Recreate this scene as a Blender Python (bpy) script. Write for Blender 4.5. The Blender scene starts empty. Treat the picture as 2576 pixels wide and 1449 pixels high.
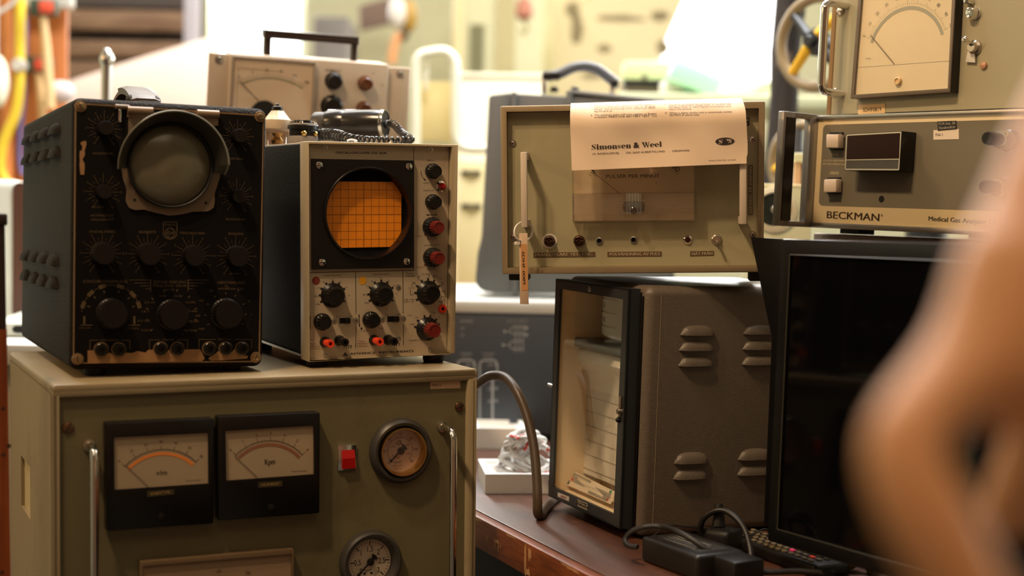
import bpy, bmesh, math, random
from mathutils import Vector, Matrix, geometry
random.seed(7)
R=math.radians; V=Vector; PI=math.pi
S=bpy.context.scene; COL=S.collection
H=1.25                                   # lens height above the floor
FPX=50/36*2576; CX,CY=1288.0,724.5
def rx(a): return Matrix.Rotation(R(a),3,'X')
def ry(a): return Matrix.Rotation(R(a),3,'Y')
def rz(a): return Matrix.Rotation(R(a),3,'Z')
# ---------------------------------------------------------------- camera
CAM=V((0,0,H))
_p,_r=R(2.6),R(1.1)
FW=V((0,math.cos(_p),-math.sin(_p))); UP0=V((0,math.sin(_p),math.cos(_p))); RT0=V((1,0,0))
RT=RT0*math.cos(_r)+UP0*math.sin(_r); UPV=UP0*math.cos(_r)-RT0*math.sin(_r)
cd=bpy.data.cameras.new('camera'); cam=bpy.data.objects.new('camera',cd); COL.objects.link(cam)
cam.matrix_world=Matrix(((RT.x,UPV.x,-FW.x,0),(RT.y,UPV.y,-FW.y,0),(RT.z,UPV.z,-FW.z,H),(0,0,0,1)))
cd.lens=50; cd.sensor_width=36; cd.clip_start=.02; cd.clip_end=60
cd.dof.use_dof=True; cd.dof.focus_distance=1.66; cd.dof.aperture_fstop=2.7; cd.dof.aperture_blades=0
S.camera=cam
def ray(px,py): return FW+RT*((px-CX)/FPX)-UPV*((py-CY)/FPX)
def at(px,py,d): return CAM+ray(px,py)*d          # the place that shows there at that depth
class Fr:
    """a thing's own frame: x along its front, y into it, z up"""
    def __init__(s,t,yaw=0,pit=0,rol=0):
        m=rz(yaw)@ry(rol)@rx(pit); s.M=Matrix.Translation(V(t))@m.to_4x4(); s.I=s.M.inverted(); s.R=m
    def on(s,px,py,val=0.0,ax=1):
        o=s.I@CAM; d=s.R.transposed()@ray(px,py); k=(val-o[ax])/d[ax]; return o+d*k
    def L(s,p): return s.I@p
    def W(s,p): return s.M@V(p)
def frame_at(px,py,d,yaw=0,pit=0,rol=0): return Fr(at(px,py,d),yaw,pit,rol)
# ---------------------------------------------------------------- materials
def lin(c): return tuple((x/12.92 if x<=.04045 else ((x+.055)/1.055)**2.4) for x in c)
def rgb(r,g,b): return lin((r/255,g/255,b/255))+(1,)
MATS={}
def mat(name,c,rough=.5,metal=0,var=.06,vs=18,bump=0,bs=300,spec=.5,dirt=None,ds=6,coat=0,emit=None,es=0,sss=0):
    if name in MATS: return MATS[name]
    m=bpy.data.materials.new(name); m.use_nodes=True; nt=m.node_tree; n=nt.nodes; l=nt.links
    b=n['Principled BSDF']; tc=n.new('ShaderNodeTexCoord')
    no=n.new('ShaderNodeTexNoise'); no.inputs['Scale'].default_value=vs; no.inputs['Detail'].default_value=5
    l.new(tc.outputs['Object'],no.inputs['Vector'])
    mx=n.new('ShaderNodeMix'); mx.data_type='RGBA'
    mx.inputs['A'].default_value=tuple(max(0,x*(1-var)) for x in c[:3])+(1,)
    mx.inputs['B'].default_value=tuple(min(1,x*(1+var)) for x in c[:3])+(1,)
    l.new(no.outputs['Fac'],mx.inputs['Factor']); src=mx.outputs['Result']
    if dirt:
        n2=n.new('ShaderNodeTexNoise'); n2.inputs['Scale'].default_value=ds; n2.inputs['Detail'].default_value=8; n2.inputs['Roughness'].default_value=.7
        l.new(tc.outputs['Object'],n2.inputs['Vector'])
        rp=n.new('ShaderNodeValToRGB'); rp.color_ramp.elements[0].position=.56; rp.color_ramp.elements[1].position=.74
        rp.color_ramp.elements[1].color=(dirt[3] if len(dirt)>3 else 1,)*3+(1,)
        l.new(n2.outputs['Fac'],rp.inputs['Fac'])
        m2=n.new('ShaderNodeMix'); m2.data_type='RGBA'; m2.inputs['B'].default_value=tuple(dirt[:3])+(1,)
        l.new(rp.outputs['Color'],m2.inputs['Factor']); l.new(src,m2.inputs['A']); src=m2.outputs['Result']
    l.new(src,b.inputs['Base Color'])
    b.inputs['Roughness'].default_value=rough; b.inputs['Metallic'].default_value=metal; b.inputs['Specular IOR Level'].default_value=spec
    if coat: b.inputs['Coat Weight'].default_value=coat
    if sss: b.inputs['Subsurface Weight'].default_value=sss; b.inputs['Subsurface Radius'].default_value=(.01,.004,.002)
    if emit: b.inputs['Emission Color'].default_value=emit; b.inputs['Emission Strength'].default_value=es
    if bump:
        n3=n.new('ShaderNodeTexNoise'); n3.inputs['Scale'].default_value=bs; n3.inputs['Detail'].default_value=2
        l.new(tc.outputs['Object'],n3.inputs['Vector']); bp=n.new('ShaderNodeBump'); bp.inputs['Strength'].default_value=bump; bp.inputs['Distance'].default_value=.002
        l.new(n3.outputs['Fac'],bp.inputs['Height']); l.new(bp.outputs['Normal'],b.inputs['Normal'])
    MATS[name]=m; return m
def glass(name,tint=(1,1,1),refl=1.0,rough=.02,f0=.05):
    """thin clear sheet: lets light straight through, mirrors by angle"""
    if name in MATS: return MATS[name]
    m=bpy.data.materials.new(name); m.use_nodes=True; nt=m.node_tree; n=nt.nodes; l=nt.links; n.remove(n['Principled BSDF'])
    t=n.new('ShaderNodeBsdfTransparent'); t.inputs['Color'].default_value=tint+(1,)
    g=n.new('ShaderNodeBsdfGlossy'); g.inputs['Roughness'].default_value=rough
    fr=n.new('ShaderNodeLayerWeight'); pw=n.new('ShaderNodeMath'); pw.operation='POWER'; pw.inputs[1].default_value=4
    mu=n.new('ShaderNodeMath'); mu.operation='MULTIPLY_ADD'; mu.inputs[1].default_value=.9*min(1,refl); mu.inputs[2].default_value=f0*refl
    mx=n.new('ShaderNodeMixShader'); l.new(fr.outputs['Facing'],pw.inputs[0]); l.new(pw.outputs[0],mu.inputs[0]); l.new(mu.outputs[0],mx.inputs[0]); l.new(t.outputs[0],mx.inputs[1]); l.new(g.outputs[0],mx.inputs[2])
    l.new(mx.outputs[0],n['Material Output'].inputs['Surface']); MATS[name]=m; return m
def wood(name,c1,c2,scale=8,axis=(1,12,12),rough=.45,bump=.15,dirt=None):
    if name in MATS: return MATS[name]
    m=mat(name,c1,rough,var=.0,dirt=dirt,ds=9); nt=m.node_tree; n=nt.nodes; l=nt.links
    tc=[x for x in n if x.type=='TEX_COORD'][0]; mx=[x for x in n if x.type=='MIX'][0]
    mp=n.new('ShaderNodeMapping'); mp.inputs['Scale'].default_value=axis; l.new(tc.outputs['Object'],mp.inputs['Vector'])
    w=n.new('ShaderNodeTexNoise'); w.inputs['Scale'].default_value=scale; w.inputs['Detail'].default_value=8; w.inputs['Distortion'].default_value=1.5
    l.new(mp.outputs['Vector'],w.inputs['Vector']); rp=n.new('ShaderNodeValToRGB'); rp.color_ramp.elements[0].position=.3; rp.color_ramp.elements[1].position=.7
    l.new(w.outputs['Fac'],rp.inputs['Fac']); l.new(rp.outputs['Color'],mx.inputs['Factor'])
    mx.inputs['A'].default_value=c1; mx.inputs['B'].default_value=c2
    bp=n.new('ShaderNodeBump'); bp.inputs['Strength'].default_value=bump; bp.inputs['Distance'].default_value=.002
    l.new(w.outputs['Fac'],bp.inputs['Height']); l.new(bp.outputs['Normal'],n['Principled BSDF'].inputs['Normal'])
    return m
# ---------------------------------------------------------------- mesh builder
class MB:
    def __init__(s): s.v=[]; s.f=[]; s.m=[]; s.i=0
    def mi(s,i): s.i=i; return s
    def raw(s,vs,fs,T=None):
        k=len(s.v); s.v+=[tuple(T@V(p)) if T else tuple(p) for p in vs]
        s.f+=[tuple(k+j for j in f) for f in fs]; s.m+=[s.i]*len(fs); return s
    def bm(s,b,T=None):
        b.verts.index_update(); s.raw([v.co.copy() for v in b.verts],[[v.index for v in f.verts] for f in b.faces],T); b.free(); return s
    def solid(s,vs,fs,bev=0,seg=2,T=None,edges=None):
        if not bev: return s.raw(vs,fs,T)
        b=bmesh.new(); bv=[b.verts.new(p) for p in vs]
        for f in fs: b.faces.new([bv[j] for j in f])
        bmesh.ops.recalc_face_normals(b,faces=b.faces[:])
        b.edges.ensure_lookup_table()
        es=b.edges[:] if edges is None else [e for e in b.edges if edges(e)]
        bmesh.ops.bevel(b,geom=es,offset=bev,segments=seg,affect='EDGES',profile=.5,clamp_overlap=True)
        return s.bm(b,T)
    def box(s,a,b,bev=0,seg=2,T=None):
        x0,x1=sorted((a[0],b[0])); y0,y1=sorted((a[1],b[1])); z0,z1=sorted((a[2],b[2]))
        vs=[(x0,y0,z0),(x1,y0,z0),(x1,y1,z0),(x0,y1,z0),(x0,y0,z1),(x1,y0,z1),(x1,y1,z1),(x0,y1,z1)]
        return s.solid(vs,[(3,2,1,0),(4,5,6,7),(0,1,5,4),(1,2,6,5),(2,3,7,6),(3,0,4,7)],bev,seg,T)
    def prism(s,pts,d,bev=0,seg=2,T=None):
        n=len(pts); p=[V(q) for q in pts]; d=V(d)
        vs=p+[q+d for q in p]; fs=[tuple(range(n)),tuple(range(2*n-1,n-1,-1))]+[(i,i+n,(i+1)%n+n,(i+1)%n) for i in range(n)]
        return s.solid(vs,fs,bev,seg,T)
    def poly(s,pts,T=None): return s.raw(pts,[tuple(range(len(pts)))],T)
    def tri(s,pts,T=None):                                  # concave outline
        t=geometry.tessellate_polygon([[V(p) for p in pts]]); return s.raw(pts,[tuple(x) for x in t],T)
    def ring(s,outer,inner,d,T=None):                       # plate with a hole, both loops of equal count
        n=len(outer); d=V(d); o=[V(p) for p in outer]; i=[V(p) for p in inner]
        vs=o+i+[p+d for p in o]+[p+d for p in i]; fs=[]
        for k in range(n):
            j=(k+1)%n; fs+=[(k,j,n+j,n+k),(2*n+k,3*n+k,3*n+j,2*n+j),(k,2*n+k,2*n+j,j),(n+k,n+j,3*n+j,3*n+k)]
        return s.raw(vs,fs,T)
    def recess(s,o4,i4,depth,rec,bev=.002,T=None):          # box with a sunk front: o4/i4 front corners, y into the box
        o=[V(p) for p in o4]; i=[V(p) for p in i4]
        vs=o+i+[p+V((0,rec,0)) for p in i]+[p+V((0,depth,0)) for p in o]
        fs=[(11+k*-0,) for k in []]
        for k in range(4):
            j=(k+1)%4; fs+=[(k,j,4+j,4+k),(4+k,4+j,8+j,8+k),(k,12+k,12+j,j)]
        fs+=[(8,9,10,11),(15,14,13,12)]
        return s.solid(vs,fs,bev,2,T,edges=lambda e:len([v for v in e.verts if min((v.co-q).length for q in o+[p+V((0,depth,0)) for p in o])<1e-6])==2)
    def lathe(s,prof,o=(0,0,0),ax=(0,-1,0),n=32,flute=0,fd=0,f0=0,f1=99,cap=True,a0=0,a1=2*PI,el=1.0):
        ax=V(ax).normalized(); u=ax.orthogonal().normalized()
        if abs(ax.y)>.99: u=V((1,0,0))
        w=ax.cross(u); o=V(o); full=a1-a0>2*PI-1e-4; m=n if full else n+1
        vs=[];fs=[]
        for q,(r,h) in enumerate(prof):
            for k in range(m):
                a=a0+(a1-a0)*k/n; rr=r
                if flute and f0<=q<=f1: rr=r*(1-fd*(.5+.5*math.cos(flute*a))**2)
                vs.append(o+ax*h+u*(rr*math.cos(a))+w*(rr*math.sin(a)*el))
        for q in range(len(prof)-1):
            for k in range(n if full else n):
                j=(k+1)%m
                if not full and k+1>=m: continue
                fs.append((q*m+k,q*m+j,(q+1)*m+j,(q+1)*m+k))
        if cap and full:
            if prof[0][0]>1e-6: fs.append(tuple(range(m-1,-1,-1)))
            if prof[-1][0]>1e-6: fs.append(tuple((len(prof)-1)*m+k for k in range(m)))
        return s.raw(vs,fs)
    def tube(s,pts,r,n=8,closed=False,caps=True,fl=1.0):
        pts=[V(p) for p in pts]; N=len(pts); rr=r if isinstance(r,(list,tuple)) else [r]*N
        vs=[];fs=[]; pu=None
        for k in range(N):
            t=(pts[(k+1)%N]-pts[k-1]) if closed else (pts[min(k+1,N-1)]-pts[max(k-1,0)])
            t.normalize()
            if pu is None: u=t.orthogonal().normalized()
            else: u=(pu-t*pu.dot(t)); u=u.normalized() if u.length>1e-6 else t.orthogonal().normalized()
            pu=u; w=t.cross(u)
            for j in range(n):
                a=2*PI*j/n; vs.append(pts[k]+u*(rr[k]*math.cos(a))+w*(rr[k]*fl*math.sin(a)))
        for k in range(N if closed else N-1):
            k2=(k+1)%N
            for j in range(n): fs.append((k*n+j,k*n+(j+1)%n,k2*n+(j+1)%n,k2*n+j))
        if caps and not closed: fs+=[tuple(range(n-1,-1,-1)),tuple((N-1)*n+j for j in range(n))]
        return s.raw(vs,fs)
    def ball(s,c,r,n=16,sc=(1,1,1)):
        b=bmesh.new(); bmesh.ops.create_uvsphere(b,u_segments=n,v_segments=n//2+2,radius=r)
        return s.bm(b,Matrix.Translation(V(c))@Matrix.Diagonal(V(sc)).to_4x4())
    def obj(s,name,mats,parent=None,ang=35,label=None):
        me=bpy.data.meshes.new(name); me.from_pydata(s.v,[],s.f); me.validate(verbose=False)
        b=bmesh.new(); b.from_mesh(me); bmesh.ops.recalc_face_normals(b,faces=b.faces[:]); b.to_mesh(me); b.free()
        if not isinstance(mats,(list,tuple)): mats=[mats]
        for x in mats: me.materials.append(x)
        if len(me.polygons)==len(s.m): me.polygons.foreach_set('material_index',s.m)
        if ang:
            me.polygons.foreach_set('use_smooth',[True]*len(me.polygons)); me.set_sharp_from_angle(angle=R(ang))
        me.update(); o=bpy.data.objects.new(name,me); COL.objects.link(o)
        if parent: o.parent=parent
        if label: o['label']=label
        return o
def thing(name,label,cat,fr=None,group=None):
    o=bpy.data.objects.new(name,None); COL.objects.link(o); o.empty_display_size=.02
    if fr is not None: o.matrix_world=fr.M if isinstance(fr,Fr) else fr
    o['label']=label; o['category']=cat
    if group: o['group']=group
    return o
def tag(o,label,cat,group=None,kind=None):
    o['label']=label; o['category']=cat
    if group: o['group']=group
    if kind: o['kind']=kind
    return o
def struct(o): o['kind']='structure'; return o
def dup(root,M,label=None,group=None):
    r=root.copy(); COL.objects.link(r); r.matrix_world=M
    if label: r['label']=label
    if group: r['group']=group
    def rec(src,dst):
        for ch in list(src.children):
            c=ch.copy(); COL.objects.link(c); c.parent=dst; rec(ch,c)
    rec(root,r); return r
def smooth_path(pts,n=8,closed=False):
    P=[V(p) for p in pts]; N=len(P); out=[]
    for i in range(N if closed else N-1):
        a,b,c,d=(P[(i-1)%N],P[i],P[(i+1)%N],P[(i+2)%N]) if closed else (P[max(i-1,0)],P[i],P[i+1],P[min(i+2,N-1)])
        for k in range(n):
            t=k/n; out.append(.5*((2*b)+(c-a)*t+(2*a-5*b+4*c-d)*t*t+(3*b-a-3*c+d)*t**3))
    if not closed: out.append(P[-1])
    return out
# ---------------------------------------------------------------- lettering
CH="ABCDEFGHIJKLMNOPQRSTUVWXYZabcdefghijklmnopqrstuvwxyz0123456789.,:;/-+&()'²®µÅÄÖåäö%"
GL={}; ADV={}
def build_font():
    tmp=[]
    def t(body,off):
        c=bpy.data.curves.new('t','FONT'); c.body=body; c.size=1; c.resolution_u=3; c.offset=off; o=bpy.data.objects.new('t',c); COL.objects.link(o); tmp.append(o); return o
    A={ch:(t(ch,0),t('H'+ch+'H',0),t(ch,.022 if ch=='&' else 0)) for ch in CH}; hh=t('HH',0); sp=t('H H',0)
    bpy.context.view_layer.update(); dg=bpy.context.evaluated_depsgraph_get()
    def mesh(o):
        e=o.evaluated_get(dg); me=e.to_mesh(); vs=[v.co.copy() for v in me.vertices]; fs=[tuple(p.vertices) for p in me.polygons]; e.to_mesh_clear(); return vs,fs
    def wid(vs): return max(v.x for v in vs)-min(v.x for v in vs)
    w0=wid(mesh(hh)[0])
    for ch,(a,b,c) in A.items():
        GL[ch]=mesh(a); GL['b'+ch]=mesh(c) if ch=='&' else GL[ch]; ADV[ch]=wid(mesh(b)[0])-w0
    ADV[' ']=wid(mesh(sp)[0])-w0
    GL['cap']=max(v.y for v in GL['H'][0])
    for o in tmp:
        c=o.data; bpy.data.objects.remove(o); bpy.data.curves.remove(c)
build_font()
def lay(mb,s,pL,pR,cap,up,bold=False,fn=None):
    """letters from pL to pR (baseline) of that cap height; up = direction of the tops"""
    tot=sum(ADV.get(c,.5) for c in s); pL=V(pL); pR=V(pR); u=(pR-pL)/tot; v=V(up).normalized()*(cap/GL['cap']); x=0
    for c in s:
        if c!=' ':
            vs,fs=GL[c]
            for dx in ((-.02,.0,.02) if bold else (0,)): mb.raw([pL+u*(x+dx+q.x)+v*q.y for q in vs],fs)
        x+=ADV.get(c,.5)
def foot_to(mb,fr,x,y,z,plane,zp,r=.011):
    """rubber foot from the underside z of one thing down to the top zp of what carries it"""
    g=plane.L(fr.W((x,y,z))).z-zp; g=max(.0012,g-.0004); return mb.lathe([(r*.92,-g),(r,-g*.6),(r,.003)],(x,y,z),(0,0,1),24)
class Pan:
    """lettering and marks on a flat face given in photograph pixels"""
    def __init__(s,fr,mb,val=0,ax=1,off=.0003): s.fr=fr; s.mb=mb; s.val=val-off; s.ax=ax
    def p(s,x,y): return s.fr.on(x,y,s.val,s.ax)
    def txt(s,st,a,b,h,bold=False):
        pL=s.p(*a); pR=s.p(*b); dx,dy=b[0]-a[0],b[1]-a[1]; L=math.hypot(dx,dy); q=s.p(a[0]+dy/L*h,a[1]-dx/L*h)
        n=V((0,0,0)); n[s.ax]=1; u=(pR-pL).normalized(); up=(q-pL); 
        lay(s.mb,st,pL,pR,up.length,up,bold)
    def line(s,a,b,w):
        A=s.p(*a); B=s.p(*b); n=V((0,0,0)); n[s.ax]=1; d=(B-A).normalized(); k=d.cross(n)*(w/2)
        s.mb.raw([A-k,B-k,B+k,A+k],[(0,1,2,3)])
    def path(s,pts,w):
        for a,b in zip(pts,pts[1:]): s.line(a,b,w)
    def disc(s,c,rpx,n=24,hole=0):
        C=s.p(*c); r=(s.p(c[0],c[1]-rpx)-C).length; vs=[]
        e1,e2=[V((1,0,0)),V((0,0,1))] if s.ax==1 else [V((0,1,0)),V((0,0,1))]
        for k in range(n): vs.append(C+(e1*math.cos(2*PI*k/n)+e2*math.sin(2*PI*k/n))*r)
        if not hole: s.mb.raw(vs,[tuple(range(n))])
        else:
            vs+= [C+(p-C)*hole for p in vs]; s.mb.raw(vs,[(k,(k+1)%n,n+(k+1)%n,n+k) for k in range(n)])
    def tri(s,pts): s.mb.tri([s.p(*q) for q in pts])
    def rel(s,c,r,ang):      # ang clockwise from up, r metres
        C=s.p(*c); return C+(V((1,0,0))*math.sin(R(ang))+V((0,0,1))*math.cos(R(ang)))*r
    def ray_(s,c,r1,r2,ang,w):
        A=s.rel(c,r1,ang); B=s.rel(c,r2,ang); d=(B-A).normalized(); k=d.cross(V((0,1,0)))*(w/2); s.mb.raw([A-k,B-k,B+k,A+k],[(0,1,2,3)])
    def arc(s,c,r,a0,a1,w,n=40):
        C=s.p(*c); vs=[];
        for k in range(n+1):
            a=R(a0+(a1-a0)*k/n); e=V((math.sin(a),0,math.cos(a))); vs+=[C+e*(r-w/2),C+e*(r+w/2)]
        s.mb.raw(vs,[(2*k,2*k+1,2*k+3,2*k+2) for k in range(n)])
    def num(s,st,c,r,ang,h,rot=True,wf=.85):
        e=V((math.sin(R(ang)),0,math.cos(R(ang)))) ; P=s.p(*c)+e*r
        up=e if rot else V((0,0,1)); rt=V((up.z,0,-up.x)); w=sum(ADV.get(q,.5) for q in st)*h/GL['cap']*wf
        lay(s.mb,st,P-rt*w/2-up*h/2,P+rt*w/2-up*h/2,h,up)
    def scale(s,x,y): return (s.p(x,y-20)-s.p(x,y)).length/20
# ---------------------------------------------------------------- small fittings
def screw_mb(o,r,ax=(0,-1,0),kind='x',h=None):
    """dome head with a slot or cross, material 1 is the dark recess"""
    ax=V(ax); h=h or r*.45; mb=MB(); mb.lathe([(r,0),(r,h*.35),(r*.9,h*.7),(r*.6,h*.93),(0,h)],o,ax,24)
    mb.mi(1); u=V((1,0,0)) if abs(ax.x)<.5 else V((0,1,0)); w=ax.cross(u)
    rot=random.uniform(0,PI); c_,s_=math.cos(rot),math.sin(rot); a=u*c_+w*s_; b=w*c_-u*s_; O=V(o)+ax*(h*1.0)
    L=(.86 if kind=='-' else .5)*r; t=.1*r
    for p,q in (((a,b),) if kind=='-' else ((a,b),(b,a))):
        mb.raw([O+p*L+q*t,O-p*L+q*t,O-p*L-q*t,O+p*L-q*t,O+p*L+q*t-ax*h*.3,O-p*L+q*t-ax*h*.3,O-p*L-q*t-ax*h*.3,O+p*L-q*t-ax*h*.3],[(0,1,2,3),(0,1,5,4),(1,2,6,5),(2,3,7,6),(3,0,4,7)])
    return mb
def fluted(o,r0,r1,h,n=18,ax=(0,-1,0),fd=.16):
    mb=MB(); mb.lathe([(r0,0),(r0,h*.12),(r0*.97,h*.2),(r1,h*.28),(r1*.97,h*.86),(r1*.9,h*.97),(r1*.72,h),(r1*.7,h*.97),(0,h*.97)],o,ax,72,flute=n,fd=fd,f0=3,f1=5); return mb
# ---------------------------------------------------------------- shared materials
m_dark=mat('black_plastic',rgb(22,20,19),.35,var=.1)
m_blk=mat('black_bakelite',rgb(17,14,12),.32,var=.12,spec=.4)
m_void=mat('dark_recess',rgb(8,7,6),.9)
m_chrome=mat('chrome',(.75,.73,.7,1),.12,1,var=.04)
m_nickel=mat('nickel',(.55,.5,.43,1),.3,1,var=.1)
m_brass=mat('brass',(.62,.42,.14,1),.22,1,var=.12)
m_white=mat('white_plastic',rgb(215,208,198),.4)
m_paperw=mat('label_paper',rgb(222,205,182),.7,var=.03)
m_ink=mat('black_ink',rgb(28,24,22),.6,var=0)
m_redink=mat('red_ink',rgb(120,40,30),.6,var=0)
m_gold=mat('gold_lettering',rgb(90,72,47),.5,var=.15)
m_steelink=mat('pale_lettering',rgb(190,180,160),.5,var=.1)
m_red=mat('red_plastic',rgb(108,28,21),.35)
m_orange=mat('orange_red_plastic',rgb(225,62,30),.3)
m_glass=glass('clear_glass'); m_clear=glass('clear_plastic',(.97,.96,.93),1.2,.06)
m_rubber=mat('black_rubber',rgb(20,19,18),.6)
def screw(name,fr_o,r,parent,m=None,kind='x',**k): return screw_mb(fr_o,r,kind=kind,**k).obj(name,[m or m_nickel,m_void],parent)
# ================================================================ GREEN CONSOLE with gauges
z_cab=H-.3734
C=Fr((-.4644,1.4438,z_cab),25.54,-.18,-.5)
q=lambda x,y,v=0:C.on(x,y,v)
m_olive=mat('olive_hammered_paint',rgb(108,100,72),.42,var=.1,vs=9,bump=.08,bs=250,dirt=rgb(70,55,30)[:3]+(.5,),ds=5)
m_olive2=mat('beige_enamel',rgb(152,136,106),.38,var=.08,vs=7,dirt=rgb(96,66,40)[:3]+(.45,),ds=8)
cab=thing('instrument_console','large olive green console with two black meters and round pressure gauges below the oscilloscopes','instrument console',C)
TL,TR=V((0,0,.2)),V((.4741,0,.2)); zb=-z_cab+.004; D=.389
iTL,iTR=q(150,988),q(1189,947); pTL,pTR=q(150,988,.0067),q(1172,947,.0067)
zt=iTL.z; 
mb=MB()       # sheet-metal housing: top, right side, left side with a cut-out, back, floor, front rim
mb.box((0,0,.186),(.4741,D,.2),.003); mb.box((.4621,0,zb),(.4741,D,.19),.003)
hz0,hz1=C.on(64,1288,0,0).z,C.on(64,1160,0,0).z; hy0,hy1=C.on(76,1240,0,0).y,C.on(53,1210,0,0).y
mb.box((0,0,zb),(.004,hy0,.19)); mb.box((0,hy1,zb),(.004,D,.19)); mb.box((0,hy0,zb),(.004,hy1,hz0)); mb.box((0,hy0,hz1),(.004,hy1,.19))
mb.box((.0,D-.004,zb),(.4741,D,.19)); mb.box((0,0,zb),(.4741,D,zb+.01))
mb.box((0,0,zb),(iTL.x,.02,.19),.001); mb.box((iTR.x,0,zb),(.4741,.006,.19),.001); mb.prism([(0,0,iTL.z),(.4741,0,iTR.z+(iTR.z-iTL.z)*.02),(.4741,0,.198),(0,0,.198)],(0,.02,0),.001)
mb.obj('housing',m_olive2,cab)
MB().box((.004,hy0-.01,hz0-.01),(.05,hy1+.01,hz1+.01)).box((.03,hy0+.01,hz0-.005),(.046,hy1-.005,hz0+.025),.005).obj('vent_pocket',mat('cream_enamel',rgb(205,186,140),.4),cab,label='cream lined cut-out in the side')
PY=.0062
mb=MB(); mb.box((iTL.x-.001,PY,zb+.02),(.4621,PY+.003,max(iTL.z,iTR.z)+.001)); mb.obj('front_panel',m_olive,cab)
def onp(x,y,off=0): return C.on(x,y,PY-off)
for x,y,r in ((171,1076,.0062),(1155.5,1023,.0058)): screw('panel_screw',onp(x,y),r,cab,mat('bronze_screw',(.25,.15,.09,1),.35,1),'-')
# grab handles
for (x1,y1),(x2,y2),zl in (((224,1120),(231,1137),-.19),((1112,1073),(1145,1086),-.22)):
    a=onp(x1,y1); z1=a.z; y0=PY; yf=PY-.034; pts=[a,(a.x,yf+.012,z1),(a.x,yf+.004,z1-.003),(a.x,yf,z1-.011),(a.x,yf,z1-.03),(a.x,yf,z1-.3),(a.x,yf,zl-.06),(a.x,yf+.004,zl-.07),(a.x,yf+.012,zl-.074),(a.x,PY,zl-.074)]
    h=MB().tube(pts,.0043,14).obj('grab_handle',m_chrome,cab,label='chrome grab handle'); 
    MB().lathe([(.0068,0),(.0064,.002),(.0045,.0025)],a,(0,-1,0),20).obj('handle_collar',m_nickel,h)
# needle meters
def needle_meter(quad,win,c,ns,unit,ub,uh,plate,ptxt,knob,arcm,arc,nums,needle,numr,numh):
    yf=PY-.017; P=[C.on(x,y,yf) for x,y in quad]
    body=MB(); Wn=[C.on(x,y,yf) for x,y in win]
    body.recess(P,Wn,.0168,.004,.0022)
    b=body.obj('panel_meter',m_blk,cab,label='black panel meter reading '+ns)
    yd=yf+.0035; f=MB(); f.poly([p+V((0,.0035,0)) for p in Wn]); f.mi(1)
    pn=Pan(C,f,yd); cc=c
    A=C.on(*arc[0],yd); B=C.on(*arc[2],yd); M=C.on(*arc[1],yd)
    # circle through three points
    ax,az,bx,bz,mx_,mz=A.x,A.z,B.x,B.z,M.x,M.z
    d=2*(ax*(bz-mz)+bx*(mz-az)+mx_*(az-bz)); ux=((ax*ax+az*az)*(bz-mz)+(bx*bx+bz*bz)*(mz-az)+(mx_*mx_+mz*mz)*(az-bz))/d
    uz=((ax*ax+az*az)*(mx_-bx)+(bx*bx+bz*bz)*(ax-mx_)+(mx_*mx_+mz*mz)*(bx-ax))/d
    r=math.hypot(ax-ux,az-uz); a0=math.degrees(math.atan2(ax-ux,az-uz)); a1=math.degrees(math.atan2(bx-ux,bz-uz))
    cpx=None
    class PP(Pan):
        def p(s,x,y): return V((ux,s.val,uz)) if x is None else Pan.p(s,x,y)
    pp=PP(C,f,yd); k=len(nums)-1
    pp.arc((None,0),r+.0045,a0,a1,.0004)
    for j in range(k*10+1):
        a=a0+(a1-a0)*j/(k*10); pp.ray_((None,0),r+.003,r+(.0085 if j%10==0 else .0062 if j%5==0 else .005),a,.00035 if j%10 else .0005)
    for j,t in enumerate(nums): pp.num(t,(None,0),r+numr,a0+(a1-a0)*j/k,numh)
    pp.txt(unit,ub[0],ub[1],uh,True)
    f.mi(2); pp.arc((None,0),r,a0,a1,.0034)
    f.mi(1); pp.txt('MADE IN SWEDEN',(win[2][0]-58,win[2][1]-6),(win[2][0]-18,win[2][1]-8),3)
    fo=f.obj('dial',[m_dial,m_ink2,arcm],b,ang=0)
    n=MB(); n1=C.on(*needle[0],yd-.001); n2=C.on(*needle[1],yd-.001); n.tube([n1,n2],.0003,6); n.obj('needle',m_ink2,b)
    MB().poly([p+V((0,.001,0)) for p in Wn]).obj('meter_glass',m_glass,b,ang=0)
    pl=MB(); Q=[C.on(x,y,yf-.0008) for x,y in plate]; pl.prism(Q,(0,.0008,0)); pl.mi(1); tn=Pan(C,pl,yf-.0008); (x0,y0),(x1,y1),(x2,y2),(x3,y3)=plate
    tn.txt(ptxt,(x3+8,y3-4),(x2-8,y2-4),(y3-y0)-8,True); pl.obj('name_plate',[mat('plate_bronze',rgb(62,52,34),.4),mat('plate_letters',rgb(190,160,104),.4)],b)
    MB().lathe([(.0042,0),(.0042,.0015),(.0036,.0025),(0,.003)],C.on(*knob,yf),(0,-1,0),24).obj('zero_screw',m_blk,b)
m_dial=mat('dial_cream',rgb(184,164,136),.55,var=.03); m_ink2=mat('faded_ink',rgb(78,62,52),.6,var=0)
needle_meter([(265,1064),(540,1052),(538,1318),(269,1337)],[(287,1101),(524.5,1089),(525,1217),(288,1233)],0,'r/m','r/m',((394,1196),(421,1194)),12,
  [(370.5,1235.5),(438.5,1231),(438.5,1244),(370.5,1250.5)],'VARVTAL',(405.5,1300),mat('orange_arc',rgb(255,150,70),.5),[(322,1180),(409.7,1141),(485.7,1169.4)],['0','10','20','30','40','50','60'],[(318,1172),(375,1226)],.0125,.003)
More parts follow.
